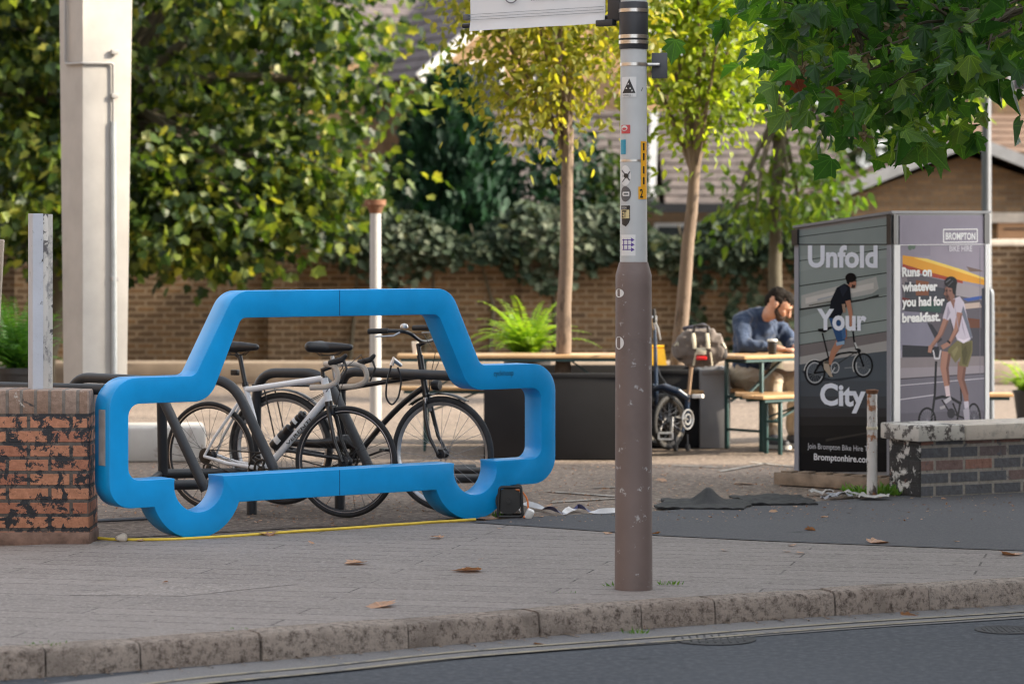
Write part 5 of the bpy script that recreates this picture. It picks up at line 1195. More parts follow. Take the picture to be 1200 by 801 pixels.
# rider
p.limb([(985, 400), (977, 413), (972.5, 427)], [9.4, 7, 3.6], (150, 108, 88)); p.limb([(990, 386), (990.5, 397)], [6, 5], (120, 84, 70))
p.poly([(965.5, 424), (971, 423.5), (974, 434), (976.5, 441.5), (973, 441), (966, 432)], (150, 140, 126)); p.limb([(966.5, 424), (972, 425)], [3, 3], (84, 78, 70))
p.poly([(971, 370), (980, 368), (990, 384), (990.5, 400), (983, 404), (980, 396)], (40, 68, 106)); p.poly([(980, 401), (990, 399), (990, 403), (981, 405)], (126, 150, 172)); p.poly([(986, 384), (991, 384), (992, 395), (988, 398)], (58, 88, 126))
p.poly([(971.5, 372), (974, 352), (981, 337), (990, 332), (996.5, 335), (998, 352), (993, 358), (988, 366), (983, 374)], (20, 24, 32)); p.poly([(984, 337), (990, 333), (994, 338), (988, 348)], (30, 35, 46))
p.limb([(994, 352), (997, 365), (998, 378)], [6, 5, 3.6], (156, 112, 92)); p.limb([(989, 356), (990, 366)], [4, 3], (140, 120, 104)); p.limb([(997, 377), (1000, 384)], [4.5, 4], (150, 106, 86))
p.poly([(996.5, 327), (1003.5, 328), (1004, 333), (1002.5, 337.5), (998.5, 337.5), (994, 334)], (150, 106, 88)); p.poly([(999, 333), (1003, 334), (1002, 337.5), (998, 337.5)], (52, 40, 38)); p.disc(997.5, 325.2, 6.4, 5.6, (16, 15, 16)); p.poly([(991, 324), (996, 325), (996, 334), (993, 332)], (18, 16, 17)); p.line([(997, 328.6), (1004, 329)], 1.3, (24, 22, 22))
tcol = (196, 202, 214)
p.text('Unfold', 947.3, 1029, 312.2, 23.5, tcol, .035); p.text('Your', 958, 1016, 385.2, 22.5, tcol, .035); p.text('City', 961.5, 1015, 473.2, 23.4, tcol, .035)
p.text('Join Brompton Bike Hire T', 946.8, 1017.6, 525.0, 6.2, (176, 178, 184), .0); p.text('Bromptonhire.com', 954.4, 1021.5, 538.2, 7.2, (196, 198, 204), .02)
p.build('poster_panel', lk)
p = Print(FL, .005); p.poly([(937, 270), (1040, 255.5), (1040, 286), (937, 286)], (118, 128, 128)); p.line([(937, 277.5), (1040, 264)], 1.0, (52, 58, 57)); p.line([(937, 286.2), (1040, 286.2)], .9, (44, 48, 50)); p.build('poster_header', lk)
# panel on the wide side
p = Print(FR)
p.poly([(1053.5, 288), (1153.5, 287), (1153.5, 420), (1053.5, 420)], (141, 134, 147)); p.poly([(1053.5, 288), (1090, 288), (1090, 300), (1053.5, 300)], (132, 126, 140))
p.poly([(1057, 318), (1153.5, 338), (1153.5, 425), (1057, 425)], (88, 84, 92)); p.poly([(1120, 330), (1153.5, 338), (1153.5, 352), (1120, 346)], (148, 141, 146))
p.poly([(1057.5, 299), (1086, 303), (1128, 316), (1153.5, 325.5), (1153.5, 334), (1128, 329), (1090, 319), (1057.5, 309)], (206, 146, 52)); p.poly([(1057.5, 309), (1090, 319), (1128, 329), (1128, 332), (1090, 324), (1057.5, 313)], (150, 62, 44)); p.poly([(1086, 303), (1128, 316), (1153.5, 325.5), (1153.5, 328), (1110, 314), (1070, 302)], (226, 186, 92))
p.limb([(1058, 318), (1064, 352), (1064, 380)], [6, 6, 6], (120, 112, 118)); p.poly([(1060, 330), (1120, 340), (1120, 368), (1060, 366)], (62, 64, 72)); p.poly([(1073, 328), (1088, 330), (1088, 346), (1073, 346)], (122, 76, 54)); p.poly([(1057, 348), (1066, 350), (1066, 356), (1057, 354)], (100, 48, 46)); p.poly([(1078, 352), (1102, 353), (1102, 366), (1078, 364)], (50, 78, 72)); p.poly([(1128, 350), (1152, 346), (1152, 350), (1134, 353)], (58, 84, 150)); p.poly([(1126, 356), (1148, 354), (1150, 360), (1130, 362)], (176, 158, 148)); p.poly([(1132, 372), (1148, 374), (1148, 384), (1132, 384)], (96, 60, 46)); p.poly([(1150, 338), (1153.5, 337), (1153.5, 420), (1150, 420)], (60, 60, 70))
p.poly([(1053.5, 364), (1080, 366), (1088, 380), (1098, 400), (1098, 412), (1053.5, 410)], (120, 118, 134)); p.poly([(1086, 378), (1092, 380), (1104, 398), (1098, 402)], (46, 48, 56)); p.poly([(1057, 404), (1100, 406), (1100, 418), (1057, 418)], (40, 42, 50)); p.poly([(1136, 384), (1153, 384), (1153, 420), (1136, 420)], (66, 64, 72))
p.poly([(1053.5, 419), (1153.5, 417), (1153.5, 428), (1053.5, 431)], (124, 116, 120)); p.poly([(1053.5, 431), (1153.5, 428), (1153.5, 437), (1053.5, 443)], (138, 131, 138)); p.line([(1053.5, 444), (1153.5, 437.5)], 1.6, (62, 60, 68)); p.poly([(1053.5, 444.5), (1153.5, 438), (1153.5, 500), (1053.5, 500)], (102, 99, 110)); p.line([(1053.5, 451.5), (1153.5, 443)], 1.0, (172, 168, 176)); p.line([(1053.5, 468), (1094, 462.5)], 1.2, (176, 172, 180)); p.line([(1148, 290), (1148, 498)], .5, (104, 100, 112)); p.poly([(1053.5, 484), (1153.5, 480), (1153.5, 500), (1053.5, 500)], (92, 89, 99))
p.poly([(1132, 312), (1148, 316), (1152, 318), (1136, 318)], (112, 94, 88)); 
for q in ((1068, 286), (1066, 290), (1070, 289)): p.disc(q[0], q[1], 2.4, 3.2, (92, 108, 96))
# printed bicycle and rider
p.ring(1086, 493, 9.6, 15, 2.4, (24, 25, 28), 180, 360); p.ring(1140.5, 490, 7.5, 17, 2.4, (26, 27, 30), 150, 380); p.disc(1141, 492, 5.5, 11, (72, 72, 82))
p.line([(1096.5, 423), (1095, 462), (1091, 493)], 2.6, (28, 29, 33)); p.limb([(1094, 467), (1104, 464.5), (1114, 466), (1126, 473)], [3.6, 3.4, 3.2, 3.2], (30, 31, 35)); p.line([(1125, 470), (1121, 494)], 2.2, (32, 32, 36)); p.line([(1103, 468), (1112, 482), (1126, 489)], 1.6, (34, 34, 38)); p.line([(1116, 472), (1122, 487), (1137, 492)], 2, (30, 30, 34)); p.line([(1093, 410), (1095, 420), (1100, 420), (1102, 410)], 1.6, (190, 188, 194)); p.line([(1125, 446), (1126, 470)], 1.8, (30, 30, 34)); p.disc(1114, 484, 4.6, 6, (44, 44, 50))
skin = (152, 112, 98); skd = (128, 92, 82)
p.limb([(1109, 412), (1106, 430), (1109, 452)], [12, 9.5, 6], skin); p.limb([(1127, 424), (1125, 442), (1131, 462), (1132.5, 472)], [10, 8, 6.4, 4.6], skd); p.limb([(1109, 452), (1110.5, 464)], [5.4, 5], (196, 178, 182)); p.poly([(1105, 469), (1113, 464), (1114.5, 468), (1108, 473)], (168, 164, 172)); p.limb([(1131.5, 470), (1132.5, 478)], [5.5, 5], (174, 168, 180)); p.poly([(1128, 480), (1135, 476), (1136, 493), (1130, 494)], (150, 146, 156)); p.line([(1101, 478), (1107, 476)], 3.4, (150, 146, 150))
p.poly([(1111, 408), (1121, 399), (1139, 399), (1139, 412), (1133.5, 430), (1123, 428), (1125, 418), (1119, 425), (1110, 412)], (104, 98, 66)); p.poly([(1126, 402), (1138, 400), (1138, 410), (1132, 428), (1127, 426)], (84, 80, 52))
p.poly([(1109, 355), (1117, 350), (1124, 347), (1129, 354), (1133, 372), (1139, 395), (1135, 399), (1128, 402), (1121, 398), (1117, 386), (1113, 372), (1106, 382), (1104, 372)], (182, 174, 188)); p.poly([(1128, 358), (1131, 366), (1139, 394), (1137, 398), (1131, 380), (1126, 366)], (98, 102, 116)); p.poly([(1121, 396), (1129, 398), (1137, 395), (1129, 402)], (206, 198, 208)); p.poly([(1113, 352), (1119, 350), (1117, 362)], skd)
p.limb([(1108, 374), (1101, 392), (1090, 407)], [6.5, 5.4, 4], skin); p.limb([(1124, 366), (1120, 386), (1112, 402)], [6.5, 5.6, 4], skin); p.limb([(1090, 405), (1088.5, 413)], [5, 4], skin); p.limb([(1112, 402), (1103, 407)], [5, 5.4], skin); p.line([(1109.5, 399), (1113, 402)], 2.4, (30, 30, 34))
p.poly([(1106.5, 337), (1113, 334), (1117, 336), (1118, 349), (1114, 353), (1110.5, 352.5), (1107, 347)], skd); p.poly([(1107, 346), (1111, 345), (1113.5, 352.5), (1110.5, 353)], (92, 66, 60)); p.disc(1113.8, 330.5, 7.3, 6.9, (24, 25, 30)); p.poly([(1114, 333), (1120.5, 333), (1119, 346), (1116, 344)], (28, 28, 33)); p.line([(1107.5, 331), (1113, 327)], 1.2, (86, 88, 98)); p.line([(1110, 335), (1116, 329)], 1.0, (70, 72, 82))
for a_, w_ in (([(1112, 414), (1109.5, 431), (1111.5, 450)], [3, 3, 2]), ([(1130, 430), (1128, 444), (1133.5, 462)], [3, 3, 2])): p.limb(a_, w_, (104, 74, 66))
for a_, w_ in (([(1110, 376), (1103.5, 392), (1092, 406)], [1.8, 1.6, 1.2]), ([(1126, 368), (1122, 387), (1114, 401)], [2, 1.8, 1.2])): p.limb(a_, w_, (116, 84, 76))
for q in ([(1117, 352), (1120, 368), (1124, 392), (1121, 380)], [(1124, 352), (1126, 372), (1131, 396), (1127, 384)], [(1110, 358), (1113, 366), (1108, 376)]): p.poly(q, (146, 138, 154))
for q in ([(1107.2, 340), (1109.8, 339.4), (1109.8, 340.8), (1107.4, 341.4)], [(1111.4, 339.6), (1114, 340.2), (1113.6, 341.4), (1111.4, 340.9)], [(1108, 347.4), (1111, 347), (1111, 348.2), (1108.2, 348.4)]): p.poly(q, (62, 44, 42))
p.poly([(1106.2, 341.5), (1105, 345.2), (1107.4, 345.6)], (142, 104, 92)); p.line([(1109.5, 350), (1108.5, 338)], .7, (30, 30, 34)); p.poly([(1126, 412), (1131, 404), (1133, 414), (1129, 426)], (72, 68, 44)); p.poly([(1114, 412), (1121, 405), (1122, 409), (1117, 419)], (122, 115, 80))
for k in range(9): a_ = math.pi * (1.05 + k * .1); p.line([(1086, 493), (1086 + math.cos(a_) * 9, 493 + math.sin(a_) * 14)], .3, (128, 126, 136))
for k in range(12): a_ = math.pi * k / 6; p.line([(1140.5, 490), (1140.5 + math.cos(a_) * 6.6, 490 + math.sin(a_) * 15)], .3, (122, 120, 130))
wt_ = (236, 233, 236)
for s_, x1_, yb in (('Runs on', 1091, 323.6), ('whatever', 1097.6, 341), ('you had for', 1106, 358.8), ('breakfast.', 1101, 377.4)): p.text(s_, 1056, x1_, yb, 10, wt_, .045)
p.text('BIKE HIRE', 1111.5, 1138.2, 294.4, 6.4, (206, 203, 210), .01)
p.build('poster_panel', lk)
p = Print(FR, .005); p.poly([(1053.5, 252.5), (1152, 252.5), (1152, 286), (1053.5, 286.5)], (136, 130, 144)); p.line([(1053.5, 287), (1153.5, 286)], .9, (210, 208, 212))
for a, b in (((1105, 268.8), (1144.5, 268.3)), ((1144.5, 268.3), (1144.5, 283.4)), ((1144.5, 283.4), (1105, 283.9)), ((1105, 283.9), (1105, 268.8))): p.line([a, b], 1.3, wt_)
p.text('BROMPTON', 1107.4, 1142.2, 280.4, 7.6, wt_, .03); p.build('poster_header', lk)
def strip(face, xa, xb, ya, yb, mat, name, th=.012, z0=.002):
    u0, v0 = face.uv(xa, yb); u1, v1 = face.uv(xb, ya); v00 = min(face.uv(xa, yb)[1], face.uv(xb, yb)[1]); mb = MB(); mb.prism([(u0, v00), (u1, v00), (u1, v1), (u0, v1)], face.o + face.n * z0, face.u, (0, 0, 1), face.n, th); return mb.build(name, mat, lk, smooth=0)
m_trimg = M('grey locker trim', (.24, .25, .29), .5, 0, .05, 3)
strip(FL, 932, 937, 287, 551, m_trimg, 'edge_trim'); strip(FL, 1040, 1044.6, 287, 556, m_trimg, 'edge_trim', .008); strip(FR, 1046.5, 1053.4, 287, 556, m_trimw, 'edge_trim', .008); strip(FR, 1153.5, 1158, 286, 552, m_trimw, 'edge_trim', .008)
strip(FL, 930.5, 937, 269, 287, m_cap, 'corner_cap', .03); strip(FL, 1040, 1045, 252, 286, m_cap, 'corner_cap', .011); strip(FR, 1045.6, 1049, 251.5, 286, m_cap, 'corner_cap', .011); strip(FR, 1152, 1158, 251, 285, m_cap, 'corner_cap', .011)
mb = MB(); mid = (P4[0] + P4[2]) / 2; mb.add([mid + (p - mid) * 1.025 + Vector((0, 0, z)) for p, z in zip(P4, ZT)] + [mid + (p - mid) * 1.025 + Vector((0, 0, z + .018)) for p, z in zip(P4, ZT)], [(3, 2, 1, 0), (4, 5, 6, 7), (0, 1, 5, 4), (1, 2, 6, 5), (2, 3, 7, 6), (3, 0, 4, 7)]); mb.build('lid', m_lock, lk, smooth=0)
# timber pallet under it
m_tim = M('weathered timber', (.24, .18, .13), .85, 0, .35, 9, .4, 40)
pal = thing('timber_pallet', 'weathered timber base under the bicycle hire locker', 'pallet', c0 + Vector((0, 0, 0)))
o_ = c0 - Ld * .06 + nL * .05 + nR * .05
for k in range(5):
    a = o_ + Rd * (k * .32); MB().bar(a + Vector((0, 0, .045)), a + Ld * (LW + .22) + Vector((0, 0, .045)), .10, .085, bevel=.004).build('bearer', m_tim, pal)
for k in range(7):
    a = o_ + Ld * (k * .14 + .05); MB().bar(a + Vector((0, 0, .094)) - Rd * .04, a + Rd * (RW + .1) + Vector((0, 0, .094)), .09, .012, bevel=.002).build('deck_board', m_tim, pal)
# short rusty post in front of the locker
q = G(1022, 582); t = thing('short_steel_post', 'short rusty white tube post in front of the hire locker', 'post', q)
r_ = 6.2 / F * q.y
MB().cyl(q, q + Vector((0, 0, ZZ(460, q.y))), r_, r_ * .95, 20).build('shaft', worn('rust stained white paint', (.60, .58, .56), (.09, .075, .065), .505, 5, .05, .7, third=(.33, .14, .06), a3=.54, s3=6, stretch=(1, 1, .45)), t)
MB().lathe([(r_ * .9, ZZ(462, q.y)), (r_ * 1.18, ZZ(459, q.y)), (r_ * 1.2, ZZ(456.5, q.y)), (r_ * .6, ZZ(456, q.y))], (q.x, q.y, 0), 18).build('rim_cap', m_rustc, t)
MB().lathe([(r_, ZZ(503, q.y)), (r_ * 1.08, ZZ(502.5, q.y)), (r_ * 1.08, ZZ(500, q.y)), (r_, ZZ(499.5, q.y))], (q.x, q.y, 0), 18).build('band', M('cream band', (.55, .50, .38), .7), t)
# low capped brick wall at the edge
m_lw = brickmat('painted grey brick', (.12, .127, .145), (.58, .24, .14), (.34, .32, .29), bw=.235, bh=.083, ms=.012, bias=-.42, paint=(.11, .115, .13), pa=.56, pe=.03, ps=6, paint2=(.30, .275, .25), p2a=.68, p2s=6)
m_lend = brickmat('black and white peeling brick', (.028, .028, .03), (.05, .045, .045), (.03, .03, .03), bw=.235, bh=.083, ms=.012, paint=(.55, .54, .52), pa=.53, pe=.03, ps=7, paint2=(.20, .075, .05), p2a=.62, p2s=6)
m_copc = worn('lichened concrete coping', (.62, .56, .49), (.42, .385, .34), .5, 14, .15, .9, third=(.10, .095, .09), a3=.66, s3=16, bump=.5)
wn0 = G(1078, 583); wdir = Vector((math.cos(R(27)), math.sin(R(27)), 0)); wnrm = Vector((wdir.y, -wdir.x, 0)); back = -wnrm
zc0, zc1 = .365, .47
lw = thing('low_wall', 'low grey brick wall with orange bare patches and a pale concrete coping', 'wall', wn0)
def slab(mb, a, L, t_, z0, z1, off=0): mb.add([a + wnrm * off + Vector((0, 0, z)) + wdir * x + back * y for z in (z0, z1) for x, y in ((0, 0), (L, 0), (L, t_), (0, t_))], [(3, 2, 1, 0), (4, 5, 6, 7), (0, 1, 5, 4), (1, 2, 6, 5), (2, 3, 7, 6), (3, 0, 4, 7)])
mb = MB(); slab(mb, wn0 + wdir * .006, 5.0, .34, -.02, zc0); mb.build('brickwork', m_lw, lw, smooth=0)
mb = MB(); slab(mb, wn0 - wdir * .004 + back * -.002, .012, .346, -.02, zc0); mb.build('painted_end', m_lend, lw, smooth=0)
xx = -.05
for k, L in enumerate((.38, .74, .8, .8, .9, .9)):
    mb = MB(); c_ = wn0 + wdir * (xx + L / 2) + back * .17 + Vector((0, 0, (zc0 + zc1) / 2 + rnd.uniform(-.003, .003))); mb.box(c_, (L - .008, .44, zc1 - zc0), rz=R(27), bevel=.012); mb.build('coping_stone', m_copc if k else worn('white flaked coping', (.10, .09, .085), (.56, .54, .50), .43, 9, .05, .85, third=(.2, .09, .06), a3=.68, s3=9), lw); xx += L
# ------------------------------------------------------------------ planters
m_pl = M('dark planter boards', (.016, .016, .018), .7, 0, .15, 4, .1, 40, spec=.25); m_plg = M('grey planter boards', (.21, .21, .22), .65, 0, .1, 4); m_soil = M('potting soil', (.05, .035, .025), .95, 0, .4, 30, .8, 60)
def planter(label, pxa, pxb, pyt, d, dep, mat, rz=0.0):
    xa, xb, h = X(pxa, d), X(pxb, d), ZZ(pyt, d); c = ((xa + xb) / 2, d + dep / 2, 0)
    t = thing('planter', label, 'planter', c); w_ = xb - xa; th = .03; mb = MB()
    for cx_, cy_, sx, sy in ((0, -dep / 2 + th / 2, w_, th), (0, dep / 2 - th / 2, w_, th), (-w_ / 2 + th / 2, 0, th, dep - 2 * th - .002), (w_ / 2 - th / 2, 0, th, dep - 2 * th - .002)): mb.box((c[0] + cx_, c[1] + cy_, h / 2), (sx, sy, h), bevel=.004)
    mb.build('box', mat, t); MB().box((c[0], c[1], h - .09), (w_ - 2 * th, dep - 2 * th, .04)).build('soil', m_soil, t)
    MB().box((c[0], c[1] - dep / 2 - .004, h - .02), (w_ - .02, .012, .035), bevel=.003).build('top_rail', mat, t); return t
planter('wide black planter box around the straight young tree', 567, 752, 437, 21.9, 1.5, m_pl)
planter('black planter box behind the parked folding bicycle', 757, 819.5, 433, 23.2, .9, m_pl)
planter('pale grey planter box between the bag and the seated man', 820.3, 856, 433, 23.1, .8, m_plg)
# ------------------------------------------------------------------ beer tables and benches
m_slat = M('varnished beer table slats', (.50, .31, .15), .45, 0, .18, 7, .15, 30, coat=.2); m_green = M('dark green table steel', (.022, .062, .062), .45, .1, .12, 10)
def trestle(name, label, cat, start, yaw, L, wd, h, group):
    t = thing(name, label, cat, start, yaw, group)
    nb = 4 if wd > .4 else 2; bwid = wd / nb
    mb = MB()
    for k in range(nb): mb.box((L / 2, -wd / 2 + bwid * (k + .5), h - .0135), (L, bwid - .006, .027), bevel=.004)
    mb.build('table_top' if wd > .4 else 'seat', m_slat, t, local=True)
    mb = MB(); 
    for sd_ in (-1, 1): mb.bar((.03, sd_ * (wd / 2 - .03), h - .04), (L - .03, sd_ * (wd / 2 - .03), h - .04), .03, .025)
    mb.build('frame', m_green, t, local=True)
    for x_, s_ in ((.22, 1), (L - .22, -1)):
        lw_ = wd / 2 - .045
        for sd_ in (-1, 1):
            MB().bar((x_, sd_ * lw_, h - .05), (x_, sd_ * lw_, 0), .035, .022, up=(1, 0, 0), bevel=.003).build('leg', m_green, t, local=True)
        MB().bar((x_, -lw_, .16 if wd > .4 else .12), (x_, lw_, .16 if wd > .4 else .12), .02, .02).build('crossbar', m_green, t, local=True); mb = MB(); mb.bar((x_, -lw_, h - .06), (x_, lw_, h - .06), .03, .02)
        mb.bar((x_ + .005, 0, h * .55), (x_ + s_ * min(.42, L * .2), 0, h - .05), .03, .014); mb.bar((x_, -lw_, h * .55), (x_, lw_, h * .55), .03, .018); mb.build('brace', m_green, t, local=True)
    return t
TY = R(38); TL = Vector((math.cos(TY), math.sin(TY), 0)); TN = Vector((TL.y, -TL.x, 0)); T0 = Vector((X(850, 22.75), 22.75, 0)) + TN * -.02
grp = 'beer garden benches and tables on the forecourt'
tb1 = trestle('beer_table', 'varnished folding table with green legs where the man in blue sits', 'table', T0, TY, 2.2, .5, .77, grp)
b1s = T0 - TN * .47; trestle('beer_bench', 'folding bench the man sits on, its end reaching the grey planter', 'bench', b1s, TY, 2.2, .25, .47, grp)
b2s = T0 + TN * .47 - TL * .12; trestle('beer_bench', 'empty folding bench on the locker side of the occupied table', 'bench', b2s, TY, 2.2, .25, .47, grp)
d = 23.0; trestle('beer_table', 'empty long folding table behind the black town bicycle and the dark planter', 'table', (X(466, d), d, 0), R(1), 2.02, .5, .77, grp)
d = 23.75; trestle('beer_bench', 'empty folding bench behind the front wheel of the black town bicycle', 'bench', (X(470, d), d, 0), R(-2), 2.2, .25, .47, grp)
d = 22.7; trestle('beer_bench', 'empty folding bench poking out beyond the locker near the capped wall', 'bench', (X(1186, d) - 2.2, d + .1, 0), R(-2), 2.2, .25, .47, grp)
# cups
m_cup = M('black paper cup', (.02, .02, .022), .6); m_lid = M('white cup lid', (.72, .71, .69), .4); m_wcup = M('white paper cup', (.70, .68, .64), .6)
p = T0 + TL * .42 + TN * .12 + Vector((0, 0, .77)); t = thing('coffee_cup', 'black takeaway coffee cup with pale lid in front of the man', 'cup', p)
MB().lathe([(.029, 0), (.031, .002), (.041, .105), (.041, .108), (.002, .108)], p, 24).build('cup', m_cup, t); MB().lathe([(.043, .105), (.0435, .112), (.039, .116), (.038, .122), (.002, .122)], p, 24).build('lid', m_lid, t)
p = Vector((X(488, 23.0), 23.0, .77)); t = thing('paper_cup', 'small white paper cup on the empty table behind the bicycles', 'cup', p); MB().lathe([(.028, 0), (.038, .1), (.036, .1), (.027, .004), (.002, .004)], p, 20).build('cup', m_wcup, t)
# ------------------------------------------------------------------ seated man
m_skin = M('skin', (.52, .29, .20), .5, 0, .08, 20, spec=.35); m_hair = M('dark hair', (.013, .010, .008), .85, 0, .3, 60, .4, 150, spec=.15); m_beard = M('dark beard', (.035, .02, .014), .9, 0, .3, 60, .4, 160)
def clothmat(name, col):
    m, t, b = nodes_of(name); c_ = mixc(t, ramp(t, noise(t, 7, 4), .3, .7), tuple(Vector(col) * .85), tuple(Vector(col) * 1.15)); t.links.new(c_, b.inputs['Base Color']); b.inputs['Roughness'].default_value = .9; b.inputs['Sheen Weight'].default_value = .2
    bumpn(t, b, noise(t, 9, 4, .6, stretch=(1, 1, .45), dist=1.2), .55, .03); return m
m_sweat = clothmat('navy sweatshirt', (.017, .036, .082)); m_trou = clothmat('beige chinos', (.43, .35, .26)); m_shoe = M('grey canvas shoe', (.10, .105, .12), .7); m_sole = M('white rubber sole', (.72, .71, .69), .6)
mp = b1s + TL * .70 + TN * .02
man = thing('person', 'bearded man in blue sweatshirt and beige trousers sitting at a table reading', 'person', mp, math.atan2(TN.y, TN.x))
ht = Matrix.Translation((.255, .01, 1.085)) @ Matrix.Rotation(R(40), 4, 'Z') @ Matrix.Rotation(R(34), 4, 'Y')    # head frame: x forward, tilted down, turned
def hd(x, y, z): return tuple(ht @ Vector((x, y, z)))
arms = {}
body = [((0, 0, .56), (.02, 0, .72), .125, .115), ((.02, 0, .72), (.09, 0, .93), .115, .13), ((.08, -.07, .99), (.08, .07, .99), .085, .085), ((.12, 0, 1.03), (.25, .01, 1.10), .062, .056)]
for sd_ in (-1, 1):
    sh, el, wr = (.10, sd_ * .18, 1.015), (.21, sd_ * .285, .835), (.435, sd_ * .10, .812); arms[sd_] = (sh, el, wr)
    body += [((.1, sd_ * .08, 1.03), sh, .075, .06), (sh, el, .052, .044), (el, wr, .042, .027)]
    hip, kn, an = (.0, sd_ * .09, .545), (.43, sd_ * .13, .535), (.40, sd_ * .125, .10); body += [(hip, kn, .085, .062), (kn, an, .058, .038), (an, (.42, sd_ * .13, .055), .038, .036), ((.38, sd_ * .13, .045), (.55, sd_ * .14, .035), .036, .028)]
    pm_ = (.475, sd_ * .075, .80); body += [(wr, pm_, .026, .027), ((.46, sd_ * .10, .80), (.50, sd_ * .085, .798), .022, .02)]
    for j, (dx, dy, L) in enumerate([(.515, -.005, .07), (.515, .016, .078), (.51, .037, .072), (.50, .057, .055)]):
        k0 = (dx, sd_ * (.055 + dy), .80); k1 = (dx + L * .55, sd_ * (.04 + dy * .95), .808); k2 = (dx + L * .95, sd_ * (.03 + dy * .9), .784); body += [(pm_, k0, .014, .0105), (k0, k1, .010, .009), (k1, k2, .009, .0075)]
    th0 = (.465, sd_ * .055, .80); th1 = (.495, sd_ * .028, .795); body += [(pm_, th0, .015, .012), (th0, th1, .0115, .010), (th1, (.522, sd_ * .018, .79), .0095, .008)]
body += [(hd(-.02, 0, .125), hd(.025, 0, .125), .092, .09), (hd(.03, 0, .07), hd(.045, 0, .05), .072, .062), (hd(.055, 0, .025), hd(.075, 0, .015), .045, .032), (hd(-.01, 0, .0), hd(-.03, 0, .08), .06, .07),
         (hd(.112, 0, .10), hd(.128, 0, .062), .011, .016), (hd(.10, -.03, .112), hd(.10, .03, .112), .018, .018), (hd(.095, -.022, .035), hd(.095, .022, .035), .014, .014)]
for sd_ in (-1, 1): body += [(hd(-.005, sd_ * .09, .10), hd(.0, sd_ * .094, .07), .018, .012), (hd(.07, sd_ * .045, .07), hd(.08, sd_ * .035, .06), .026, .022)]
organic('body', body, m_skin, man, .0075)
hair = [(hd(-.035, 0, .145), hd(.03, 0, .155), .088, .082), (hd(-.06, 0, .10), hd(-.055, 0, .07), .066, .055), (hd(.035, -.02, .178), hd(.062, -.018, .172), .04, .03), (hd(.03, .03, .175), hd(.058, .03, .17), .036, .028)]
for sd_ in (-1, 1): hair += [(hd(-.02, sd_ * .06, .13), hd(.01, sd_ * .066, .13), .036, .03), (hd(.02, sd_ * .078, .10), hd(.02, sd_ * .078, .085), .012, .01)]
organic('hair', hair, m_hair, man, .006, it=2, wr=.005, ws=(26, 60, 26))
brd = [(hd(.072, -.026, .008), hd(.072, .026, .008), .032, .032), (hd(.10, -.024, .046), hd(.10, .024, .046), .0085, .0085), (hd(.088, 0, .02), hd(.09, 0, .012), .026, .024)]
for sd_ in (-1, 1): brd += [(hd(.07, sd_ * .03, .015), hd(.028, sd_ * .064, .04), .03, .02), (hd(.028, sd_ * .066, .04), hd(.012, sd_ * .078, .075), .018, .012), (hd(.10, sd_ * .022, .045), hd(.092, sd_ * .036, .02), .009, .014)]
organic('beard', brd, m_beard, man, .006, it=2, wr=.003, ws=(70, 70, 40))
mb = MB()
for sd_ in (-1, 1): mb.tube([hd(.112, sd_ * .014, .122), hd(.116, sd_ * .032, .126), hd(.104, sd_ * .05, .118)], [.004, .0055, .003], 8)
mb.build('eyebrows', m_hair, man, local=True)
mb = MB()
for sd_ in (-1, 1): mb.tube([hd(.114, sd_ * .018, .094), hd(.115, sd_ * .032, .0925), hd(.107, sd_ * .045, .094)], [.002, .0045, .002], 8)
mb.build('eyes', m_hair, man, local=True)
swt = [((-.0, 0, .60), (.015, 0, .72), .168, .155), ((.015, 0, .72), (.08, 0, .92), .158, .165), ((.075, -.09, .985), (.075, .09, .985), .125, .125), ((.10, -.03, 1.06), (.10, .03, 1.06), .078, .078), ((.09, 0, .80), (.14, 0, .70), .10, .09), ((.13, -.0, 1.06), (.155, 0, 1.07), .074, .068)]
for sd_ in (-1, 1):
    sh, el, wr = arms[sd_]; w2 = Vector(wr).lerp(Vector(el), .12)
    swt += [((.09, sd_ * .09, 1.03), sh, .095, .084), (sh, el, .080, .066), (el, w2, .064, .040), (Vector(el) + Vector((-.01, sd_ * .005, -.012)), Vector(el).lerp(w2, .4) + Vector((0, 0, -.012)), .06, .052), (w2, Vector(w2).lerp(Vector(el), .1), .041, .043)]
    swt += [(Vector(sh).lerp(Vector(el), .35), (.07, sd_ * .12, .86), .07, .08)]
organic('sweatshirt', swt, m_sweat, man, .009, wr=.016, ws=(8, 8, 4.5))
tr = [((-.02, -.06, .56), (-.02, .06, .56), .135, .135), ((.0, 0, .55), (.02, 0, .64), .14, .13)]
for sd_ in (-1, 1): tr += [((.0, sd_ * .09, .545), (.43, sd_ * .13, .54), .108, .082), ((.43, sd_ * .13, .54), (.41, sd_ * .127, .30), .08, .074), ((.41, sd_ * .127, .30), (.39, sd_ * .125, .14), .072, .066)]
organic('trousers', tr, m_trou, man, .011, wr=.010, ws=(7, 9, 9))
for sd_ in (-1, 1):
    sh_ = organic('shoe', [((.37, sd_ * .13, .065), (.43, sd_ * .132, .065), .05, .05), ((.40, sd_ * .132, .05), (.575, sd_ * .142, .042), .046, .038), ((.39, sd_ * .13, .10), (.40, sd_ * .13, .11), .044, .046)], m_shoe, man, .009)
    mb = MB(); mb.prism(fillet([(.325, -.04), (.60, -.046), (.625, .0), (.60, .046), (.325, .04)], .03, 5), (0, sd_ * .137, .0), (1, 0, 0), (0, 1, 0), (0, 0, 1), .03); mb.build('sole', m_sole, sh_, local=True)
p_ = mp + TN * .50 + Vector((0, 0, .7705)); mb = MB(); c_, s__ = TN, TL; mb.box(p_ + Vector((0, 0, .004)), (.15, .08, .009), rz=TY + .3, bevel=.002); tag(mb.build('phone', m_blk, loc=p_), 'dark phone lying under the hands of the seated man', 'phone')

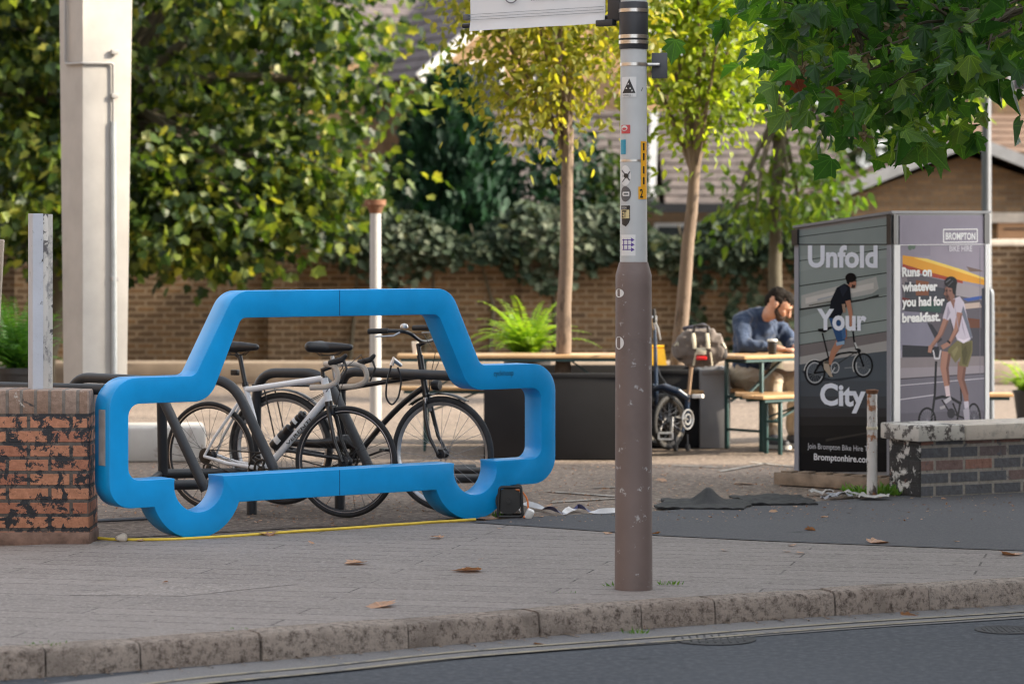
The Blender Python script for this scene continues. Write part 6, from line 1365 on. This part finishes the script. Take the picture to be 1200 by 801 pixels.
# ------------------------------------------------------------------ folding bicycle with touring bag
fd = 22.45
fb = thing('folding_bicycle', 'navy folding bicycle parked with its rear wheel tucked under the frame', 'bicycle', (X(785, fd), fd, 0))
m_navy = M('navy bicycle paint', (.012, .028, .06), .3, 0, .1, 9, coat=.3); m_alloy = M('alloy', (.5, .5, .5), .35, .8, .15, 20)
def P(px, py, dd=0.0): return W(px, py, fd + dd)
def wheel_w(parent, c, ax, Rr, tr_w):
    c = Vector(c); ax = Vector(ax).normalized(); q = Vector((0, 1, 0)).rotation_difference(ax).to_matrix().to_4x4(); mt = MAT[parent].inverted() @ Matrix.Translation(c) @ q; return wheel(parent, (0, 0, 0), Rr, tr_w, m_chain, m_spk, mt, n=20, hub=.028)
ax1 = Vector((.78, -.62, 0)); wheel_w(fb, P(784, 495), ax1, .215, .019); wheel_w(fb, P(776, 492, .42), Vector((.55, -.83, 0)), .215, .019)
mb = MB(); mb.tube([P(768, 455, .34), P(780, 453, .1), P(796, 459, -.02), P(806, 466, .0)], [.024, .026, .026, .022], 12); mb.tube([P(806, 462), P(804, 500, .02)], [.02, .018], 10); mb.tube([P(806, 478), P(800, 506, -.03), P(786, 496, -.05)], [.016, .014, .011], 10); mb.tube([P(768, 450, .36), P(769, 470, .38)], .022, 10); mb.tube([P(769, 470, .38), P(774, 492, .36)], .013, 8); mb.build('frame', m_navy, fb)
MB().tube([P(806, 470), P(814, 392, .06)], .0155, 12).build('seatpost', M('bronze seatpost', (.30, .2, .13), .35, .6), fb)
saddle_c = MAT[fb].inverted() @ P(816, 385, .06)
sa = organic('saddle', [(saddle_c + Vector((-.09, .05, 0)), saddle_c + Vector((.0, 0, 0)), .022, .035), (saddle_c + Vector((.0, 0, 0)), saddle_c + Vector((.05, -.04, .005)), .035, .045), (saddle_c + Vector((-.03, -.05, .0)), saddle_c + Vector((.08, .0, .0)), .032, .032)], M('plum black saddle', (.035, .03, .045), .5), fb, .01)
mb = MB(); mb.tube([P(769, 458, .38), P(768, 415, .40), P(767, 380, .42)], [.017, .016, .014], 10); mb.build('stem', m_navy, fb)
mb = MB(); mb.tube([P(764, 371, .18), P(765, 380, .30), P(767, 386, .42), P(768, 380, .55), P(768, 371, .66)], .011, 10); hb3 = mb.build('handlebar', m_alloy, fb)
mb = MB(); mb.tube([P(766, 362, .2), P(767, 378, .2)], .016, 10); mb.build('grip', m_hood, hb3); mb = MB(); mb.tube([P(766, 374, .2), P(771, 384, .2), P(774, 398, .2)], [.006, .007, .005], 8); mb.build('brake_lever', m_alloy, hb3)
mb = MB(); mb.torus(P(806, 491, -.06), (.8, -.6, 0), .075, .007, 32, 6); mb.torus(P(806, 491, -.05), (.8, -.6, 0), .04, .008, 24, 6); mb.bar(P(806, 491, -.08), P(792, 488, -.12), .02, .012); mb.bar(P(788, 488, -.12), P(786, 513, -.14), .022, .012, bevel=.002); mb.build('crankset', m_alloy, fb)
pe = MB(); q = P(780, 511, -.17); 
pe.bar(q + Vector((-.055, 0, .026)), q + Vector((.055, 0, .03)), .05, .012); pe.bar(q + Vector((-.055, 0, -.02)), q + Vector((.055, 0, -.02)), .05, .012); pe.bar(q + Vector((-.055, 0, -.02)), q + Vector((-.055, 0, .028)), .05, .012, up=(1, 0, 0)); pe.bar(q + Vector((.055, 0, -.02)), q + Vector((.055, 0, .03)), .05, .012, up=(1, 0, 0)); pe.build('pedal', m_alloy, fb)
mb = MB(); mb.tube([P(766, 452, .35), P(772, 455, .2), P(792, 470, -.03), P(804, 482, -.05)], .004, 5); mb.tube([P(768, 420, .40), P(774, 440, .2), P(790, 462, 0)], .004, 5); mb.build('brake_cable', m_blk, fb)
for px, dd in ((792, -.05), (806, -.02)):
    q = P(px, 524, dd); mb = MB(); mb.lathe([(.002, -.012), (.027, -.012), (.03, -.006), (.03, .006), (.027, .012), (.002, .012)], q, 20, axis=(.9, -.4, 0)); mb.build('easy_wheel', m_tyre, fb); MB().tube([q, q + Vector((.0, .06, .10))], .007, 6).build('rack_strut', m_blk, fb)
MB().bar(P(812, 464, -.02), P(824, 464, -.06), .04, .03, bevel=.004).build('rear_carrier', m_lid, fb)
# bag hung from the saddle
m_bag = clothmat('brown grey canvas', (.13, .105, .09)); m_cream = M('cream straps', (.56, .52, .40), .7, 0, .12, 20); m_bagd = M('dark bag panel', (.028, .024, .024), .8, 0, .2, 12); m_redl = M('red bicycle light lens', (.62, .02, .02), .25)
bg = thing('touring_bag', 'brown canvas saddle bag with cream straps and a red light behind the folding bicycle saddle', 'bag', P(820, 410, -.1))
inv = MAT[bg].inverted(); Q = lambda px, py, dd=0.0: inv @ P(px, py, dd - .10)
organic('bag_body', [(Q(803, 401), Q(838, 400), .075, .075), (Q(801, 412), Q(841, 412), .085, .085), (Q(797, 409), Q(799, 414), .07, .07), (Q(843, 406), Q(842, 414), .06, .065), (Q(806, 393), Q(834, 392), .05, .05), (Q(810, 420), Q(834, 420), .07, .065)], m_bag, bg, .011, wr=.010, ws=(11, 11, 8))
for px in (799, 845): organic('side_pocket', [(Q(px, 405, -.02), Q(px + (1 if px > 820 else -1), 416, -.02), .042, .048)], m_bagd, bg, .012)
for px in (813.5, 829.5):
    MB().tube([P(px - 1, 391, -.165), P(px, 400, -.195), P(px + .5, 408, -.19)], [.016, .016, .016], 6).build('strap', m_cream, bg)
    MB().tube([P(px + (2 if px < 820 else 3), 413, -.19), P(px + (-1 if px < 820 else 5), 428, -.165)], [.009, .009], 6).build('strap', m_cream, bg)
MB().tube([P(812, 392, -.15), P(814, 382, -.15), P(821, 381, -.15), P(829, 382, -.15), P(831, 392, -.15)], .012, 8).build('carry_handle', m_bagd, bg)
MB().box(P(821.5, 411.5, -.195), (.075, .012, .055), bevel=.004).build('reflective_patch', m_cream, bg)
li = MB().box(P(822, 419.5, -.20), (.085, .03, .03), bevel=.008).build('rear_light', m_redl, bg)
for px in (794, 847): MB().tube([P(px - 3, 405, -.12), P(px, 402, -.15), P(px + 3, 408, -.14)], .012, 6).build('toggle', m_cream, bg)
# yellow A-frame board behind
d = 24.2; p = Vector((X(770, d), d, 0)); t = thing('floor_sign', 'plain yellow plastic A-frame board behind the folding bicycle', 'sign', p); m_yp = M('yellow plastic', (.72, .40, .01), .4)
for sd_ in (-1, 1):
    mb = MB(); mb.prism([(-.17, .0), (.17, 0), (.06, ZZ(402, d) - .03), (-.06, ZZ(402, d) - .03)], p + Vector((0, sd_ * .18, 0)), (1, 0, 0), Vector((0, -sd_ * .19, 1)).normalized(), Vector((0, -sd_ * 1, -.19)).normalized(), .02); mb.build('panel', m_yp, t)
MB().cyl(p + Vector((-.06, 0, ZZ(402, d) - .03)), p + Vector((.06, 0, ZZ(402, d) - .03)), .015, .015, 10).build('hinge', m_yp, t)

# ------------------------------------------------------------------ cable reel, cords, mats, paper
m_or = M('orange cable', (.62, .16, .03), .5); m_bp = M('black plastic', (.014, .014, .015), .45)
q = G(598, 606); t = thing('cable_reel', 'black cable reel in a tube stand beside the car shaped rack', 'cable reel', q); ys = .07
for sd_ in (-1, 1):
    MB().tube(arcpath([q + Vector((-.075, sd_ * ys, .012)), q + Vector((-.065, sd_ * ys, .19)), q + Vector((.065, sd_ * ys, .19)), q + Vector((.075, sd_ * ys, .012)), q + Vector((-.07, sd_ * ys, .012))], .02, 4), .009, 10).build('stand', m_bp, t)
mb = MB(); mb.lathe([(.002, -.055), (.08, -.053), (.08, -.047), (.045, -.045), (.05, .045), (.08, .047), (.08, .053), (.002, .055)], q + Vector((-.01, 0, .105)), 28, axis=(0, 1, 0)); mb.build('drum', m_bp, t); MB().cyl(q + Vector((-.01, -.085, .105)), q + Vector((-.01, .085, .105)), .014, .014, 12).build('axle', m_bp, t)
MB().tube([q + Vector(v) for v in arcpath([(.0, -.03, .16), (.06, -.04, .175), (.105, -.06, .12), (.11, -.08, .03), (.08, -.1, .01)], .03, 4)], .006, 8).build('flex', m_or, t)
pl_ = q + Vector((.115, -.09, .03)); MB().box(pl_, (.045, .045, .06), rot=Euler((.3, .4, .2)).to_quaternion(), bevel=.01).build('plug', m_lid, t)
def strand(name, pts, r_, mat, label, cat, z=.006, jit=.012, group=None):
    c = [G(*p_) for p_ in pts]; c = smooth_path(resample(c, .06), 3); c = [v + Vector((rnd.uniform(-jit, jit), rnd.uniform(-jit, jit), z + abs(rnd.gauss(0, .002)))) for v in c]; c = smooth_path(c, 2)
    return tag(MB().tube(c, r_, 6).build(name, mat, loc=c[0]), label, cat, group)
strand('cord', [(113, 631.5), (124, 633), (136, 634.5), (160, 633.6), (212, 632.6), (300, 627), (420, 619), (556, 609.5)], .009, M('yellow cord', (.72, .52, .06), .6), 'thin yellow cord lying along the edge of the paving below the rack', 'cord')
def tape(name, pts, wd, m1, label):
    c = smooth_path(resample([G(*p_) for p_ in pts], .04), 2); vs = []; fs = []; n = len(c)
    for i, p_ in enumerate(c):
        tw = math.sin(i * .35) * 1.1; t_ = (c[min(i + 1, n - 1)] - c[max(i - 1, 0)]).normalized(); s_ = Vector((-t_.y, t_.x, 0)); w_ = s_ * math.cos(tw) * wd / 2 + Vector((0, 0, 1)) * math.sin(tw) * wd / 2; b_ = Vector((0, 0, .012 + abs(math.sin(tw)) * wd / 2)); vs += [p_ + b_ - w_, p_ + b_ + w_]
        if i: fs.append((2 * i - 2, 2 * i, 2 * i + 1, 2 * i - 1))
    mb = MB(); mb.add(vs, fs); mb.m = [0 if (i // 9) % 2 else 1 for i in range(len(fs))]; o = mb.build(name, m1, loc=c[0], fixn=False); return tag(o, label, 'tape')
k_blu, k_wht = M('blue tape', (.035, .04, .16), .4), M('white tape', (.68, .68, .70), .4)
tape('barrier_tape', [(612, 592), (622, 596), (642, 599), (660, 605), (676, 597), (700, 604), (726, 602)], .035, [k_blu, k_wht], 'twisted blue and white barrier tape trailing from the cable reel to the lamp post')
tape('plastic_strip', [(604, 598), (606, 590), (604, 602), (610, 606)], .05, [k_wht, k_wht], 'crumpled white plastic strip beside the cable reel')
m_matr = M('ribbed rubber mat', (.016, .017, .019), .75, 0, .25, 20, .5, 120)
def ribmat(name, label, c, L, wd, rz, hump):
    mb = MB(); vs = []; fs = []; nx, ny = 44, 22
    for j in range(ny + 1):
        for i in range(nx + 1):
            u, v = i / nx - .5, j / ny - .5; z = .012 + sum(h_ * math.exp(-((u - a) ** 2 / sa_ ** 2 + (v - b) ** 2 / sb_ ** 2)) for h_, a, b, sa_, sb_ in hump) + .003 * (j % 2) + .007 * abs(math.sin(u * 17 + v * 6) * math.sin(v * 13 - u * 5))
            ed = 1 + .07 * math.sin(v * 9 + u * 4) + .03 * math.sin(v * 31); x_, y_ = u * L * ed, v * wd; vs.append(Vector(c) + Vector((x_ * math.cos(rz) - y_ * math.sin(rz), x_ * math.sin(rz) + y_ * math.cos(rz), z)))
    for j in range(ny):
        for i in range(nx): a = j * (nx + 1) + i; fs.append((a, a + 1, a + nx + 2, a + nx + 1))
    n0 = len(vs); vs += [Vector((v.x, v.y, max(.001, v.z - .010))) for v in vs]; fs += [tuple(n0 + q_ for q_ in f[::-1]) for f in fs]
    rim_ = [i for i in range(nx + 1)] + [j * (nx + 1) + nx for j in range(1, ny + 1)] + [ny * (nx + 1) + i for i in range(nx - 1, -1, -1)] + [j * (nx + 1) for j in range(ny - 1, 0, -1)]
    fs += [(rim_[i - 1], rim_[i], n0 + rim_[i], n0 + rim_[i - 1]) for i in range(len(rim_))]
    mb.add(vs, fs); return tag(mb.build(name, m_matr, loc=c), label, 'mat')
c = G(826, 592); ribmat('rubber_mat', 'black rubber mat with one raised fold on the tarmac edge', c, .56, .62, R(-8), [(.088, .02, .15, .13, .26), (.015, -.3, 0, .2, .2)])
c = G(908, 587.5); ribmat('rubber_mat', 'flatter black rubber mat beside the folded one', c, .46, .60, R(6), [(.026, .05, .1, .2, .4), (.02, -.35, -.2, .1, .3)])
m_paper = M('weathered paper', (.42, .41, .39), .85, 0, .2, 20); m_paperg = M('grey blue paper', (.33, .34, .37), .85, 0, .3, 20)
for i, (px, py, sz, lab, mt) in enumerate([(962, 580, .14, 'crumpled white paper scrap nearest the flat rubber mat', m_paper), (984, 583.5, .15, 'grey paper scrap between the mat and the short rusty post', m_paperg), (1000, 582, .13, 'creased white paper strip below the short rusty post', m_paper), (1023, 585.5, .17, 'long white paper scrap in front of the green tuft', m_paper), (972, 586, .09, 'tiny grey paper scrap on the tarmac edge', m_paperg)]):
    c = G(px, py); mb = MB(); vs = []; fs = []; n = 7
    for j in range(n):
        for k in range(n):
            u, v = (k / (n - 1) - .5) * sz * 1.1, (j / (n - 1) - .5) * sz; vs.append(c + Vector((u + rnd.gauss(0, .006), v + rnd.gauss(0, .006), .006 + abs(rnd.gauss(0, .010)) + .02 * abs(math.sin(u * 25 + i)))))
    for j in range(n - 1):
        for k in range(n - 1): a = j * n + k; fs.append((a, a + 1, a + n + 1, a + n))
    tag(mb.add(vs, fs).build('paper_scrap', mt, loc=c), lab, 'paper', 'scraps of paper by the hire locker')
q = G(142, 634); mb = MB(); bm = bmesh.new(); bmesh.ops.create_icosphere(bm, subdivisions=3, radius=.035)
for v in bm.verts: v.co *= 1 + .25 * math.sin(v.co.x * 90) * math.cos(v.co.y * 70); v.co.z *= .7
bm.verts.index_update(); mb.add([v.co + q + Vector((0, 0, .02)) for v in bm.verts], [[v.index for v in f.verts] for f in bm.faces]); bm.free(); tag(mb.build('rubble_stone', m_stone, loc=q), 'pale lump of rubble beside the yellow cord', 'stone')
strand('metal_strip', [(113, 612.5), (150, 611), (205, 608.5)], .012, m_galv, 'thin grey metal strip on the ground beside the brick pier', 'metal strip', z=.012, jit=0)
# plants in the cracks
def tuft(label, px, py, n, h, spread, name='weed_tuft'):
    c = G(px, py); a = nr.uniform(0, 2 * math.pi, n); r_ = spread * np.sqrt(nr.random(n)); pos = np.stack([c.x + r_ * np.cos(a) * 1.6, c.y + r_ * np.sin(a) * .7, np.full(n, .0)], 1); dr = np.stack([np.cos(a) * .5, np.sin(a) * .5, np.ones(n)], 1) + nr.normal(size=(n, 3)) * .35
    o = leaf_cloud(name, pos, dr, rdir(n), h * nr.uniform(.4, 1.1, n), 'lance', L_grass, None, loc=tuple(c)); return tag(o, label, 'weed')
tuft('leafy green weed clump at the end of the low capped wall', 1030, 579, 240, .085, .15); tuft('small green weed at the foot of the lamp post', 727, 687, 26, .03, .05); tuft('small green weed just beside the lamp post base', 784, 685, 30, .028, .04)
tuft('tiny weed in the paving between kerb and lamp post', 658, 694, 16, .012, .05); tuft('green weed growing from the kerb joint at the picture corner', 48, 755, 40, .016, .08); tuft('small weed in the gutter against the kerb stones', 743, 742, 22, .03, .035); tuft('small weed where the blue rack wheel meets the cable reel', 574, 606, 40, .045, .06); tuft('weed sprouting under the black bicycle front wheel', 548, 594, 24, .06, .05); tuft('tiny weed on the paving near the kerb', 281, 737, 14, .012, .04)
# fallen leaves
def fallen(px, py, sz, label, group=None, z=.004, lift=.22):
    zb = z if py < 745 else RZ; c = G(px, py, RZ if py > 740 else 0.0)
    a = rnd.uniform(0, 6.28); o = leaf_cloud('fallen_leaf', np.array([[c.x, c.y, c.z + .007]]), np.array([[math.cos(a), math.sin(a), .03]]), np.array([[rnd.gauss(0, .2), rnd.gauss(0, .2), 1.]]), np.array([sz]), 'maple', L_fall, None, fold=lift, curl=.12, loc=tuple(c)); return tag(o, label, 'leaf', group)
L_fall = leafmat('dry fallen leaf', [lin(136, 92, 66), lin(172, 132, 102), lin(198, 162, 130)], .2, tcol=(1.3, 1.0, .7), veins=.6)
fg = 'fallen leaves'
for px, py, sz, lab in [(447, 712, .15, 'pale five pointed dry leaf on the paving nearest the kerb'), (562, 669, .15, 'long pale dry leaf on the paving between rack and kerb'), (425, 660, .12, 'pale dry leaf on the paving below the rack sill'), (1021, 637, .13, 'rust brown dry leaf on the paving below the locker'), (874, 567, .14, 'curled orange brown leaf on the forecourt beside the locker'), (947, 563, .12, 'tan dry leaf leaning against the timber base'), (314, 626, .10, 'curled brown leaf on the yellow cord under the rack'), (568, 609, .12, 'brown leaf beside the blue wheel of the rack'), (1057, 722, .08, 'small orange leaf on the road near the kerb'), (637, 756, .06, 'small orange leaf in the gutter'), (1190, 651, .12, 'dry leaf on the paving at the picture edge below the low wall'), (955, 622, .07, 'thin dry leaf on the dark crossover'), (517, 631, .08, 'small tan leaf on the paving below the rear blue wheel'), (975, 566, .09, 'brown leaf in front of the locker base'), (780, 563, .08, 'dark brown leaf on the forecourt by the lamp post')]:
    fallen(px, py, sz, lab, fg)
for i in range(44):
    px, py = rnd.uniform(0, 1200), rnd.choice([rnd.uniform(575, 640), rnd.uniform(600, 735), rnd.uniform(560, 600)])
    if px < 130 and py < 640: continue
    if py > 700 - (px - 500) * .03: continue
    fallen(px, py, rnd.uniform(.025, .06), 'tiny dry leaf fragment scattered on the ground', fg)
n = 3200; px = nr.uniform(100, 1190, n); py = nr.uniform(545, 612, n); P_ = np.array([list(G(a, b)) for a, b in zip(px, py)]); P_[:, 2] = .004
tag(leaf_cloud('leaf_litter', P_, rdir(n) * np.array([1, 1, .2]), rdir(n) * .4 + np.array([0, 0, 1.]), nr.uniform(.006, .026, n), 'ovate', L_fall, None), 'fine brown leaf litter strewn over the forecourt', 'litter', kind='stuff')

n = 900; u = nr.random(n); P_ = []
for k in range(n):
    i = rnd.randrange(len(kpath)); p_ = kpath[i]
    if not -2.6 < p_.x < 3.2: i = min(range(len(kpath)), key=lambda q: abs(kpath[q].x - rnd.uniform(-2.4, 3.0))); p_ = kpath[i]
    o_ = -abs(rnd.gauss(0, .07)) - .012; s_ = side(i); P_.append([p_.x + s_.x * o_, p_.y + s_.y * o_, RZ + .010])
tag(leaf_cloud('gutter_grit', np.array(P_), rdir(n) * np.array([1, 1, .15]), rdir(n) * .3 + np.array([0, 0, 1.]), nr.uniform(.005, .018, n), 'ovate', leafmat('gutter grit', [lin(70, 62, 56), lin(120, 100, 84), lin(150, 130, 110)], .05), None), 'fine grit and leaf crumbs lying along the gutter under the kerb', 'grit', kind='stuff')
